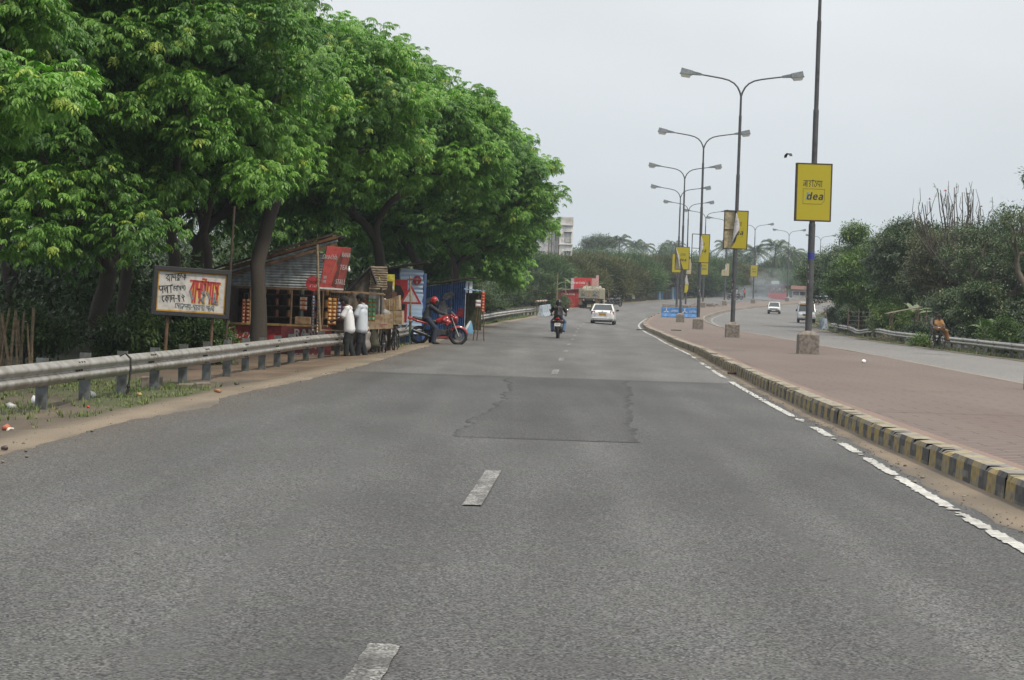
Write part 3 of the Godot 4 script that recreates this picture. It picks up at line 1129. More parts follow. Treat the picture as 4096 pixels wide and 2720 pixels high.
func left_trees() -> void:
	var green := [Color(0.055, 0.14, 0.03), Color(0.22, 0.42, 0.07), Color(0.38, 0.46, 0.08)]
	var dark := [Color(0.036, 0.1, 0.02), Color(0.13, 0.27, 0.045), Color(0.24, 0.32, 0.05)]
	var near := {"mesh": leaf.pinnate, "mat": leaf.glossy, "colors": green, "sprays": 130, "spread": 0.88, "size": 0.62}
	var mid := {"mesh": leaf.pinnate, "mat": leaf.glossy, "colors": green, "sprays": 115, "spread": 0.92, "size": 0.7}
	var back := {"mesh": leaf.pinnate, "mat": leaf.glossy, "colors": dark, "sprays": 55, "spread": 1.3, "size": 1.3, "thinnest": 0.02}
	var grp := "spreading roadside trees left of the road"
	var list := [
		["leafy tree at the left edge whose bright frond tips reach into view", -13.4, 33.0, 2.6, 0.3, [[Vector3(-12.4, 6.4, -33), Vector3(4.6, 4.2, 4.4)], [Vector3(-7.9, 4.3, -29.5), Vector3(1.15, 1.0, 1.4)]], 105, near],
		["thick dark trunk tree left of the bus stop board, nearest of the trunks", -9.5, 45.0, 1.9, 0.21, [[Vector3(-9.2, 7.0, -44), Vector3(4.2, 4.2, 4.0)], [Vector3(-9.4, 2.9, -41), Vector3(1.7, 1.1, 1.2)], [Vector3(-7.0, 4.4, -43), Vector3(1.8, 1.3, 1.4)]], 150, near],
		["twin limbed tree behind the bamboo poles at far left", -10.3, 52.0, 2.3, 0.16, [[Vector3(-11.0, 7.4, -52), Vector3(4.2, 4.2, 4.0)]], 100, near],
		["leaning tree with vines just left of the bus stop board", -8.55, 48.5, 2.6, 0.16, [[Vector3(-8.0, 6.3, -48.2), Vector3(3.0, 2.7, 3.0)]], 95, near],
		["slim tree trunk right behind the bus stop board", -8.2, 52.5, 2.4, 0.13, [[Vector3(-8.2, 7.5, -53), Vector3(3.4, 3.4, 3.4)]], 80, near],
		["big smooth double trunk tree standing before the tea stall", -6.9, 52.7, 3.2, 0.21, [[Vector3(-6.5, 6.9, -56), Vector3(3.8, 2.5, 3.9)]], 105, near],
		["wide tree rising behind the bamboo mat hut", -5.1, 70.0, 2.9, 0.2, [[Vector3(-4.5, 7.1, -70), Vector3(4.0, 2.7, 4.1)]], 105, mid],
		["spreading tree behind the blue sheds", -4.6, 86.0, 2.6, 0.2, [[Vector3(-2.7, 6.7, -86), Vector3(4.1, 2.9, 4.1)]], 105, mid],
		["lower crowned tree beyond the second blue shed", -3.4, 102.0, 2.2, 0.22, [[Vector3(-2.0, 5.9, -102), Vector3(3.6, 2.6, 3.8)]], 95, mid],
		["last leafy tree of the left row, before the white building", -2.6, 120.0, 1.6, 0.2, [[Vector3(-2.1, 4.2, -119), Vector3(2.8, 2.2, 3.2)]], 75, mid],
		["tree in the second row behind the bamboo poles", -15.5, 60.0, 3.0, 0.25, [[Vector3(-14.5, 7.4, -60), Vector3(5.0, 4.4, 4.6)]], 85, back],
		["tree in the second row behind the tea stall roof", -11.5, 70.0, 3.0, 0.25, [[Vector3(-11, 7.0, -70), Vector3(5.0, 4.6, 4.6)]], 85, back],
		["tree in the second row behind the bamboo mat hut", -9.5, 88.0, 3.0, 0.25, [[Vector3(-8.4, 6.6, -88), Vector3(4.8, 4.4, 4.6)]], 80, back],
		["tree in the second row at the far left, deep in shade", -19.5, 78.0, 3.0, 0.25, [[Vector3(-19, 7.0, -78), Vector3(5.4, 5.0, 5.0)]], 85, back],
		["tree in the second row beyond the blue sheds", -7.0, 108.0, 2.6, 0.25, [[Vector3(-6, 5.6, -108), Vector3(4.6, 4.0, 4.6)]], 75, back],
	]
	for q in list:
		var base := onl(q[1], q[2], -0.12)
		var blob0: Array = q[5][0]
		var fork: Vector3 = base + Vector3(0, q[3], 0) + ((blob0[0] - base) * Vector3(0.12, 0, 0.12))
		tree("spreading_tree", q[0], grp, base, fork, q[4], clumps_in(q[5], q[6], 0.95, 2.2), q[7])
	# a second stem of the big tree
	# undergrowth: young bushes with leaves of their own
	var shrub := {"mesh": leaf.oval, "mat": leaf.dull, "colors": [Color(0.03, 0.06, 0.018), Color(0.085, 0.14, 0.035), Color(0.16, 0.2, 0.05)], "sprays": 14, "spread": 0.4, "size": 0.8, "category": "bush"}
	var bushes := [
		["small leafed bush between the bus stop board and the tea stall", -7.75, 46.0, 2.1, 0.6, 22], ["low bush under the bus stop board", -7.0, 44.5, 0.9, 0.7, 16],
		["ragged bush behind the rail left of the bus stop board", -8.4, 44.0, 1.0, 1.0, 20], ["dark bush behind the bamboo poles", -11.0, 44.0, 1.2, 1.0, 20],
		["pale leafed bush by the far end of the left rail", -1.9, 142.0, 2.0, 1.4, 30], ["bush with white flowers beside the pale concrete barrier", -0.6, 153.0, 2.6, 1.6, 34],
		["tall weed clump beyond the awning stall", -4.2, 92.0, 1.9, 1.0, 26], ["bushy plant behind the left rail half way to the barrier", -3.4, 113.0, 1.5, 1.2, 24],
		["green bush in front of the red kiosk", 4.6, 188.0, 1.2, 1.0, 18], ["leafy bush left of the red kiosk", 2.6, 178.0, 3.4, 1.6, 40],
		["dark bush behind the far end of the left rail", -3.6, 143.0, 3.4, 2.0, 40]]
	for q in bushes:
		var base := onl(q[1], q[2], -0.1)
		var cl := clumps_in([[base + Vector3(0, q[3] * 0.6, 0), Vector3(q[4], q[3] * 0.5, q[4])]], q[5], 0.22)
		tree("bush", q[0], "bushes along the left verge", base, base + Vector3(0, q[3] * 0.3, 0), 0.03 + 0.01 * q[3], cl, shrub)
	# shaded thicket filling the ground behind the trees
	var where := []
	var tint := []
	for k in 13000:
		var d := rng.randf_range(56.0, 190.0)
		var x := lut(d, SL) - 4.5 - (d * 0.2 + 4.0) * rng.randf()
		if k > 8000:
			d = rng.randf_range(120.0, 190.0)
			x = lut(d, SL) - 6.0 - 34.0 * rng.randf()
		if d < 60 and x > -10:
			continue
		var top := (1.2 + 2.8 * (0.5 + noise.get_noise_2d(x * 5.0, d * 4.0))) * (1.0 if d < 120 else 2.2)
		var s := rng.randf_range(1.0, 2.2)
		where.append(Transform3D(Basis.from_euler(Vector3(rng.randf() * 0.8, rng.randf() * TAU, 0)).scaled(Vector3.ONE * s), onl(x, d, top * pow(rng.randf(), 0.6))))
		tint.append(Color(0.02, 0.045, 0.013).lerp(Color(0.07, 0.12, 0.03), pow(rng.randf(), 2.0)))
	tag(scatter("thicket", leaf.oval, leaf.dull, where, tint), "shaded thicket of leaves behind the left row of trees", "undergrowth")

func right_trees() -> void:
	var pal := [Color(0.034, 0.062, 0.026), Color(0.1, 0.145, 0.06), Color(0.2, 0.2, 0.1)]
	var lime := [Color(0.045, 0.095, 0.02), Color(0.13, 0.215, 0.04), Color(0.2, 0.26, 0.05)]
	var oval := {"mesh": leaf.oval, "mat": leaf.dull, "colors": pal, "sprays": 20, "spread": 0.85, "size": 1.25}
	var bright := {"mesh": leaf.oval, "mat": leaf.dull, "colors": lime, "sprays": 20, "spread": 0.75, "size": 1.15}
	var tan_ := [Color(0.05, 0.058, 0.028), Color(0.13, 0.14, 0.06), Color(0.22, 0.19, 0.1)]
	var airy := {"mesh": leaf.oval, "mat": leaf.dull, "colors": pal, "sprays": 10, "spread": 0.8, "size": 0.9, "bark": Color(0.2, 0.17, 0.14)}
	var dry := {"mesh": leaf.oval, "mat": leaf.dull, "colors": tan_, "sprays": 16, "spread": 0.85, "size": 1.0, "bark": Color(0.16, 0.13, 0.11)}
	var grp := "dense trees right of the far carriageway"
	var list := [
		["dark tree leaning over the oncoming van", 28.2, 158.0, 2.0, 0.22, [[Vector3(26.2, 4.2, -157), Vector3(3.2, 2.4, 3.2)], [Vector3(29.2, 5.0, -160), Vector3(3.4, 2.6, 3.4)]], 120, oval],
		["slim tree with a tufted crown rising over the right thicket", 24.6, 138.0, 4.6, 0.13, [[Vector3(24.0, 6.9, -138), Vector3(0.75, 0.7, 0.75)], [Vector3(24.2, 5.6, -138), Vector3(0.4, 0.7, 0.4)]], 24, bright],
		["light green tree left in the right thicket", 25.2, 138.0, 1.6, 0.18, [[Vector3(25.0, 3.7, -136), Vector3(3.0, 2.4, 2.6)]], 95, bright],
		["broad leaved dark tree above the bamboo frame", 25.6, 124.0, 2.0, 0.2, [[Vector3(25.6, 4.8, -124), Vector3(3.0, 2.7, 2.8)]], 110, oval],
		["tree with reddish twigs in the middle of the right thicket", 23.7, 109.0, 2.0, 0.2, [[Vector3(25.0, 4.2, -110), Vector3(2.8, 2.4, 2.6)]], 90, dry],
		["grey green tree behind the cyclist", 24.2, 97.0, 1.8, 0.2, [[Vector3(24.2, 4.2, -97), Vector3(2.7, 2.5, 2.5)]], 95, airy],
		["open crowned tree with pale limbs at the right edge", 22.2, 84.0, 2.6, 0.13, [[Vector3(22.6, 5.0, -84), Vector3(2.2, 1.8, 1.9)]], 24, airy],
		["dark tree at the right edge whose bough hangs against the sky", 22.6, 75.0, 2.4, 0.17, [[Vector3(22.3, 3.3, -75), Vector3(1.6, 2.1, 1.8)], [Vector3(19.95, 7.0, -73.5), Vector3(0.35, 0.3, 0.4)]], 60, oval],
		["tree closing the right edge behind the rail", 26.5, 98.0, 2.2, 0.2, [[Vector3(27.2, 4.0, -98), Vector3(2.6, 2.4, 2.6)]], 60, oval],
		["round tree farther along the right roadside", 34.5, 190.0, 2.0, 0.22, [[Vector3(34.5, 4.8, -190), Vector3(3.4, 2.6, 3.4)]], 80, oval],
		["tree beyond the van where the right road bends", 40.0, 222.0, 2.0, 0.22, [[Vector3(40.2, 5.0, -222), Vector3(4.0, 3.0, 3.8)]], 80, oval]]
	for q in list:
		var base := onr(q[1], q[2], -0.1)
		var fork: Vector3 = base + Vector3(0, q[3], 0)
		tree("thicket_tree", q[0], grp, base, fork, q[4], clumps_in(q[5], q[6], 0.5, base.y + 0.9), q[7])
	var shrub := {"mesh": leaf.oval, "mat": leaf.dull, "colors": pal, "sprays": 15, "spread": 0.45, "size": 0.95, "category": "bush"}
	var fresh := {"mesh": leaf.oval, "mat": leaf.dull, "colors": [Color(0.05, 0.1, 0.02), Color(0.13, 0.2, 0.03), Color(0.22, 0.25, 0.05)], "sprays": 15, "spread": 0.42, "size": 0.9, "category": "bush"}
	var bushes := [
		["round dark bush overhanging the far carriageway behind the van", 27.4, 160.0, 2.4, 1.6, 48, shrub], ["bush behind the right pale barrier", 24.9, 143.0, 2.0, 1.2, 34, shrub],
		["leafy young bush behind the rail left of the cyclist", 23.2, 103.0, 3.0, 1.2, 44, shrub], ["dark bush directly behind the cyclist", 22.5, 94.0, 3.2, 1.2, 44, shrub],
		["yellow green bush right of the cyclist", 21.9, 87.0, 1.5, 0.8, 26, fresh], ["drooping creeper bush over the right rail", 20.4, 72.5, 1.3, 0.8, 26, shrub],
		["yellow green sapling at the right edge", 22.2, 79.0, 2.8, 1.0, 40, fresh], ["low bush behind the rail at the right edge", 21.4, 77.0, 1.6, 0.9, 30, shrub],
		["grey bush in front of the bamboo frame", 23.6, 114.0, 1.0, 0.7, 20, shrub], ["small green weed under the right rail", 19.75, 94.0, 0.5, 0.3, 10, fresh],
		["bush between the bamboo frame and the gate", 23.6, 122.0, 2.2, 1.2, 36, fresh]]
	for q in bushes:
		var base := onr(q[1], q[2], -0.1)
		var cl := clumps_in([[base + Vector3(0, q[3] * 0.58, 0), Vector3(q[4], q[3] * 0.5, q[4])]], q[5], 0.25)
		tree("bush", q[0], "bushes along the right verge", base, base + Vector3(0, q[3] * 0.3, 0), 0.03 + 0.01 * q[3], cl, q[6])
	var hide := []
	var shade := []
	for k in 6500:
		var d := rng.randf_range(76.0, 240.0)
		var x := lut(d, SR) + 5.4 + 16.0 * rng.randf()
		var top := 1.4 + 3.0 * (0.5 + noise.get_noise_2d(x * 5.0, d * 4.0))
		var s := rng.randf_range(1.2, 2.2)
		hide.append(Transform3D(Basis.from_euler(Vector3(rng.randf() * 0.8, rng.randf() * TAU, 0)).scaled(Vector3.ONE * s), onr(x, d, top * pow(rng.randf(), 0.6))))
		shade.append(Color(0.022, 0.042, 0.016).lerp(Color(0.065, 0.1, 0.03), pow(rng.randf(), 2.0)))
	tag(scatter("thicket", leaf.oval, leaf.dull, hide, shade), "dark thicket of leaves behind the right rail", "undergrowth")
	# a leafless coral tree with a few red flowers
	var base := onr(24.9, 108.0, -0.1)
	var coral := thing("coral_tree", "nearly bare tree with thin upright twigs and red flowers above the right thicket", "tree", base)
	var tg := Geo.new()
	tg.col = Color(0.12, 0.1, 0.085)
	tg.tube([Vector3.ZERO, Vector3(0.1, 2.0, 0), Vector3(0, 3.8, 0)], [0.2, 0.17, 0.14], 8)
	obj("trunk", tg, leaf.bark, coral)
	var bg := Geo.new()
	bg.col = Color(0.12, 0.1, 0.085)
	var where := []
	var tint := []
	var tips := []
	for k in 44:
		var u := (k + rng.randf()) / 44.0
		var x := -3.1 + 6.8 * u
		var z := rng.randf_range(-1.5, 1.5)
		var top := 6.9 + 2.3 * sin(clampf(u * 1.45, 0, 1) * PI) * rng.randf_range(0.6, 1.0) + 0.2 * rng.randf()
		var root_ := Vector3(0, 3.4 + 0.4 * rng.randf(), 0)
		var bend := Vector3(x * 0.75, 4.6 + 0.5 * rng.randf(), z)
		var end := Vector3(x, top, z)
		var line := []
		for q in 7:
			var t := q / 6.0
			line.append(root_.lerp(bend, t).lerp(bend.lerp(end, t), t) + Vector3(rng.randfn(), 0, rng.randfn()) * 0.05)
		for q in 6:
			limb(bg, line[q], line[q + 1], lerpf(0.07, 0.02, q / 6.0), lerpf(0.07, 0.02, (q + 1) / 6.0), 4)
		tips.append(end)
		for q in 5:
			var a: Vector3 = line[2 + q % 4].lerp(line[3 + q % 4], rng.randf())
			var b := a + Vector3(rng.randf_range(-0.35, 0.35), rng.randf_range(0.5, 1.3), rng.randf_range(-0.3, 0.3))
			var mid := a.lerp(b, 0.5) + Vector3(rng.randf_range(-0.15, 0.15), -0.12, 0)
			limb(bg, a, mid, 0.022, 0.018, 3)
			limb(bg, mid, b, 0.018, 0.012, 3)
			if rng.randf() < 0.55:
				where.append(Transform3D(Basis.from_euler(Vector3(rng.randf(), rng.randf() * 6, 0)).scaled(Vector3.ONE * rng.randf_range(0.25, 0.45)), a.lerp(b, rng.randf_range(0.2, 0.9))))
				tint.append(pal[0].lerp(pal[1], rng.randf()))
	obj("bough", bg, leaf.bark, coral)
	scatter("foliage", leaf.oval, leaf.dull, where, tint, coral)
	for k in 7:
		var p: Vector3 = tips[k * 6 + 1]
		if k == 6:
			p = Vector3(23.6, 5.0, -104.8) - base
		var g := Geo.new()
		for j in 9:
			var d := Vector3(rng.randfn(), rng.randf_range(0.1, 1.0), rng.randfn()).normalized()
			lens(g, Vector3.ZERO, d * 0.16, d.cross(Vector3.UP).normalized(), 0.035)
		var f := obj("flower", g, mat(lin(0.5, 0.05, 0.02), 0.6, 0.0, 0), coral)
		f.position = p + Vector3(0, 0.06, 0)

func palm(label: String, p: Vector3, h: float, spread: float) -> void:
	var root := thing("coconut_palm", label, "palm tree", p, rng.randf() * TAU, "coconut palms on the skyline")
	var g := Geo.new()
	g.col = Color(0.12, 0.1, 0.08)
	var bend := rng.randf_range(-0.8, 0.8)
	var line := []
	for k in 7:
		line.append(Vector3(bend * pow(k / 6.0, 2.0), h * k / 6.0, 0))
	g.tube(line, [0.2, 0.17, 0.16, 0.15, 0.14, 0.13, 0.12], 7)
	obj("trunk", g, leaf.bark, root)
	var top: Vector3 = line[6]
	for f in 19:
		g = Geo.new()
		g.col = Color(0.03, 0.055, 0.02).lerp(Color(0.07, 0.1, 0.035), rng.randf())
		var yaw := TAU * f * 0.382 + rng.randf_range(-0.2, 0.2)
		var lift := lerpf(1.15, -0.35, f / 18.0) + rng.randf_range(-0.15, 0.15)
		var dir := Vector3(cos(yaw), 0, sin(yaw))
		var prev := Vector3.ZERO
		for k in range(1, 13):
			var s := k / 12.0
			var q := dir * spread * s * cos(lift * 0.8) + Vector3(0, spread * (sin(lift) * s - 0.55 * s * s), 0)
			var fw := (q - prev).normalized()
			var side := dir.cross(Vector3.UP)
			g.bar(prev, q, 0.05)
			for sgn in [-1.0, 1.0]:
				var tip: Vector3 = q + (side * sgn * 0.75 + fw * 0.5).normalized() * spread * 0.3 * (1.05 - s * 0.55) + Vector3(0, -spread * 0.14, 0)
				lens(g, q, tip, fw, 0.13)
			prev = q
		var o := obj("frond", g, leaf.dull, root)
		o.position = top

func banana(label: String, p: Vector3, h: float, count: int, pale := 0.0) -> void:
	var root := thing("banana_plant", label, "banana plant", p, rng.randf() * TAU, "banana plants along the road")
	var g := Geo.new()
	g.col = Color(0.12, 0.13, 0.06)
	g.tube([Vector3.ZERO, Vector3(0, h * 0.55, 0)], [0.12, 0.07], 7)
	obj("stem", g, vmat(0.8), root)
	for f in count:
		g = Geo.new()
		g.col = Color(0.06, 0.12, 0.03).lerp(Color(0.14, 0.2, 0.08), rng.randf()).lerp(Color(0.4, 0.42, 0.34), pale)
		var yaw := TAU * f / count + rng.randf_range(-0.3, 0.3)
		var dir := Vector3(cos(yaw), 0, sin(yaw))
		var side := dir.cross(Vector3.UP)
		var lift := rng.randf_range(0.6, 1.35)
		var prev := Vector3(0, h * 0.5, 0)
		var length := h * 0.62
		for k in range(1, 9):
			var s := k / 8.0
			var q := Vector3(0, h * 0.5, 0) + dir * length * s * cos(lift) + Vector3(0, length * (sin(lift) * s - 0.55 * s * s), 0)
			var w := 0.22 * sin(PI * clampf(s * 0.9 + 0.1, 0, 1)) + 0.02
			for sgn in [-1.0, 1.0]:
				var o: Vector3 = side * sgn * w + Vector3(0, -0.25 * w, 0)
				g.quad(prev, q.lerp(prev, 0.08), q.lerp(prev, 0.08) + o, prev + o)
			g.bar(prev, q, 0.025)
			prev = q
		obj("leaf", g, leaf.dull, root)

func far_trees() -> void:
	var olive := [Color(0.045, 0.056, 0.016), Color(0.115, 0.12, 0.032), Color(0.17, 0.14, 0.05)]
	var green := [Color(0.03, 0.065, 0.016), Color(0.08, 0.145, 0.034), Color(0.13, 0.18, 0.045)]
	var f1 := {"mesh": leaf.feather, "mat": leaf.dull, "colors": olive, "sprays": 22, "spread": 1.5, "size": 1.9, "thinnest": 0.03}
	var f2 := {"mesh": leaf.feather, "mat": leaf.dull, "colors": green, "sprays": 22, "spread": 1.5, "size": 1.9, "thinnest": 0.03}
	var grp := "feathery trees massed along the outside of the bend"
	var list := [
		["dark feathery tree below the white building", 2.2, 226.0, 4.9, 4.6, f2], ["olive feathery tree left of the red kiosk", 5.2, 232.0, 4.7, 4.8, f1],
		["broad olive tree rising behind the parked truck", 9.6, 246.0, 5.1, 5.0, f1], ["brownish feathery tree right of the parked truck", 12.2, 262.0, 4.9, 5.0, f1],
		["feathery green tree behind the bamboo posts", 16.0, 282.0, 5.5, 5.0, f2], ["tree over the dark lean-to shed", 18.0, 306.0, 5.9, 5.2, f2],
		["tree over the shed with the blue door", 23.0, 318.0, 5.9, 5.4, f1], ["feathery tree between the middle lamp posts", 28.2, 328.0, 6.1, 5.4, f2],
		["feathery tree behind the parked scooters", 33.4, 342.0, 6.1, 5.4, f2], ["feathery tree left of the smoke", 38.2, 356.0, 5.9, 5.4, f1],
		["olive tree right above the smoke", 44.0, 372.0, 5.1, 5.0, f1], ["feathery tree over the far red stall", 50.0, 392.0, 4.5, 5.0, f2],
		["feathery tree right of the far red stall", 57.0, 402.0, 4.9, 5.0, f2], ["last feathery tree where the road leaves view", 64.5, 412.0, 6.0, 5.4, f2], ["tall feathery tree left of the nearest pole", 58.5, 428.0, 8.4, 5.0, f2], ["tall feathery tree behind the nearest pole", 65.0, 432.0, 9.2, 5.6, f2], ["tall feathery tree just right of the nearest pole", 71.5, 436.0, 9.6, 5.6, f2]]
	for q in list:
		var y := left_y(q[1], q[2]) - 0.2
		var base := Vector3(q[1], y, -q[2])
		var top: float = q[3]
		var w: float = q[4]
		var cl := clumps_in([[base + Vector3(0, top * 0.52, 0), Vector3(w, top * 0.46, w * 0.8)]], 78, 1.0, y + 0.8)
		tree("feathery_tree", q[0], grp, base, base + Vector3(0, top * 0.2, 0), 0.18, cl, q[5])
	var where := []
	var tint := []
	for k in 9000:
		var d := rng.randf_range(190.0, 415.0)
		var x := lut(d, SL) - 7.6 - 9.0 * rng.randf()
		var s := rng.randf_range(1.3, 2.4)
		var top := 2.6 + 2.4 * noise.get_noise_2d(x * 4.0, d * 3.0)
		if d < 212 and x > lut(d, SL) - 7.5:
			continue
		where.append(Transform3D(Basis.from_euler(Vector3(rng.randf() * 0.8, rng.randf() * TAU, 0)).scaled(Vector3.ONE * s), onl(x, d, top * pow(rng.randf(), 0.7))))
		tint.append(Color(0.02, 0.035, 0.013).lerp(Color(0.055, 0.075, 0.025), rng.randf()))
	tag(scatter("thicket", leaf.feather, leaf.dull, where, tint), "dark scrub under the feathery trees outside the bend", "undergrowth")
	# the tall flat-topped tree and a mass of distant trees behind
	var um := {"mesh": leaf.oval, "mat": leaf.dull, "colors": [Color(0.04, 0.07, 0.03), Color(0.08, 0.12, 0.045), Color(0.1, 0.14, 0.05)], "sprays": 10, "spread": 0.9, "size": 2.2}
	var base := Vector3(17.5, 3.0, -420)
	tree("flat_topped_tree", "tall open tree with a flat spreading top right of the white building", "", base, base + Vector3(0, 5.0, 0), 0.3, clumps_in([[Vector3(18.2, 15.0, -420), Vector3(3.6, 1.2, 3.0)], [Vector3(17.0, 12.6, -420), Vector3(2.6, 2.2, 2.4)]], 62, 0.9), um)
	var far_list := [["dark broad tree left of the flat topped tree", 12.2, 400.0, 10.2, 3.2], ["round tree under the flat topped tree", 18.0, 412.0, 10.6, 5.0], ["hazy round tree between two palms", 36.5, 470.0, 13.6, 4.6], ["hazy tree behind the farthest lamp posts", 44.0, 455.0, 12.2, 5.0], ["hazy tree near the right palms", 50.5, 440.0, 12.6, 4.0], ["hazy tree left of the first palm", 24.5, 455.0, 11.4, 4.6], ["hazy low tree behind the palm row", 30.5, 490.0, 12.6, 5.6], ["hazy tree at the end of the right bend", 62.0, 436.0, 11.0, 6.0], ["hazy tree beside the white building", 9.0, 385.0, 9.0, 4.0]]
	for q in far_list:
		var b := Vector3(q[1], 3.0, -q[2])
		var spec := {"mesh": leaf.oval, "mat": leaf.dull, "colors": green, "sprays": 12, "spread": 1.5, "size": 2.8, "thinnest": 0.04}
		tree("distant_tree", q[0], "hazy trees on the skyline", b, b + Vector3(0, 2.5, 0), 0.22, clumps_in([[b + Vector3(0, q[3] * 0.52, 0), Vector3(q[4], q[3] * 0.45, q[4])]], 60, 1.0), spec)
	palm("coconut palm nearest the flat topped tree", Vector3(23.6, 4.0, -440), 12.2, 3.6)
	palm("slender palm second from the left on the skyline", Vector3(31.6, 4.0, -512), 13.6, 3.8)
	palm("faint palm third from the left on the skyline", Vector3(35.6, 4.0, -540), 14.0, 3.8)
	palm("palm whose crown shows between the middle lamp posts", Vector3(41.0, 4.0, -512), 13.8, 3.8)
	palm("palm right of the torn cream panel", Vector3(46.0, 3.8, -424), 11.4, 3.8)
	palm("drooping palm left of the last yellow panel", Vector3(52.4, 3.8, -424), 10.6, 3.8)
	palm("tallest palm right of the last yellow panel", Vector3(55.2, 3.8, -415), 11.4, 4.2)
	palm("palm at the far lamp post on the right", Vector3(59.6, 3.8, -420), 10.2, 3.6)
	banana("banana plant behind the red kiosk sign", Vector3(6.4, 1.2, -209), 4.4, 9)
	banana("banana plant right of the red kiosk sign", Vector3(8.6, 1.2, -212), 4.2, 8)
	banana("banana plant left of the red kiosk", Vector3(4.2, 1.0, -203), 3.6, 8)
	banana("sunlit banana plant by the bamboo frame", onr(24.4, 119.0), 3.2, 7, 0.35)
	banana("banana leaf clump right of the cyclist", onr(21.5, 88.5), 2.1, 6)


# ---------------------------------------------------------------- lettering
const BN := {
	"ra": [5, "4804 0441 4840 1111"], "aa": [2, "1810"], "ma": [5, "0804 0415 1526 0444 4840"], "kri": [6, "3804 0431 3830 3656 5653 1100 0030"], "ka": [6, "3804 0431 3830 3656 5653"],
	"ssna": [7, "0805 0542 4840 4664 6862 6252"], "pa": [5, "0805 0523 2346 4840"], "lla": [6, "0804 1426 2636 3640 4840 1412"], "la": [5, "0803 0315 1535 3543 4840"], "ii": [3, "1810 1839 3908"],
	"lp": [2, "2917 1713 1320"], "rp": [2, "0917 1713 1300"], "shca": [6, "0806 0625 2543 3848 4840 4325 2521"], "i": [3, "1810 1809 0939"], "e": [3, "2806 0603 0321 2122"], "hy": [3, "0424"],
	"n4": [5, "0837 3704 0420 2034 3407"], "n9": [5, "1846 4624 2406 0624 2430"], "ba": [5, "4804 0441 4840"], "sa": [5, "0805 0525 2545 4840 2532"], "stta": [6, "0804 0433 3337 3708 3330 3001 0143 4549 0929"],
	"ya": [5, "0804 0442 4840 0827"], "nda": [6, "0826 2644 4840 1412 4002 0200 0041"], "au": [2, "1810 1849"], "ja": [6, "0444 4402 0220 2048 4866"], "na": [5, "0534 3446 4840 0503"],
	"da": [5, "1815 1543 4340 4840"], "ng": [3, "0515 1513 1303 0305 0022"], "gha": [5, "0806 0624 2404 0441 4840"], "pha": [6, "0804 0442 4840 4664 6463"], "rni": [7, "0534 3446 4840 0503 2939 1809"],
	"ca": [5, "0804 0444 4401 0106"], "A": [7, "0534 3448 4840 0301 0133 6860"], "I": [6, "0828 2846 4624 2443 4320 2031"], "Da": [5, "2826 2644 4442 4220 2001 0103"], "yya": [5, "0804 0442 4840 0827 2121"], "dot": [2, "1515"]}

func stroke(g: Geo, a: Vector2, b: Vector2, w: float, z: float) -> void:
	var d := b - a
	if d.length() < 0.0001:
		d = Vector2(0.0001, 0)
	var x := Vector3(d.x, d.y, 0).normalized()
	g.box(Vector3((a.x + b.x) * 0.5, (a.y + b.y) * 0.5, z), Vector3(d.length() + w * 0.9, w, 0.004), Basis(x, Vector3(-x.y, x.x, 0), Vector3.BACK))

func bengali(g: Geo, word: String, o: Vector2, h: float, w: float, z: float, slope := 0.0, squeeze := 1.0) -> float:  # hand lettering: glyph names, strokes hung from a headline
	var u := h / 9.0
	var x := 0.0
	var turn := Transform2D(slope, Vector2.ZERO)
	for key in word.split(" "):
		if key == "_":
			x += 4.0
			continue
		var q: Array = BN[key]
		for run in (q[1] as String).split(" "):
			var p := []
			for k in run.length() / 2:
				p.append(o + turn * Vector2((x + run[k * 2].to_int()) * u * squeeze, run[k * 2 + 1].to_int() * u))
			for k in p.size() - 1:
				stroke(g, p[k], p[k + 1], w, z)
		if not key in ["lp", "rp", "hy", "n4", "n9", "ng", "dot"]:
			stroke(g, o + turn * Vector2((x - 0.3) * u * squeeze, 8 * u), o + turn * Vector2((x + q[0]) * u * squeeze, 8 * u), w, z)
		x += q[0] + 1.0
	return x * u * squeeze

func words(parent: Node, said: String, h: float, at: Vector3, m: Material, serif := false, slant := 0.0, squeeze := 1.0, bold := true) -> MeshInstance3D:
	var f := SystemFont.new()
	f.font_names = PackedStringArray(["Droid Serif" if serif else "Droid Sans"])
	f.font_weight = 700 if bold else 400
	var t := TextMesh.new()
	t.text = said
	t.font = f
	t.font_size = 48
	t.pixel_size = h / 35.0
	t.depth = 0.006
	var o := MeshInstance3D.new()
	o.name = "lettering"
	o.mesh = t
	o.material_override = m
	o.transform = Transform3D(Basis(Vector3(squeeze, 0, 0), Vector3(slant, 1, 0), Vector3.BACK), at)
	parent.add_child(o, true)
	return o

func corrugated(g: Geo, o: Vector3, u: Vector3, v: Vector3, waves: int, amp: float, top_slope := 0.0, rows := 2) -> void:  # a sheet with ribs that run along v
	var nn := u.cross(v).normalized()
	var rings := []
	for r in rows:
		var ring := []
		for k in waves * 4 + 1:
			var s := float(k) / (waves * 4)
			var t := float(r) / (rows - 1)
			ring.append(o + u * s + v * t + Vector3(0, top_slope * s * t, 0) + nn * amp * cos(TAU * s * waves))
		rings.append(ring)
	g.loft(rings, false, false, true, nn)

func plank(g: Geo, a: Vector3, b: Vector3, w: float, h: float) -> void:
	g.bar(a, b, w, h)

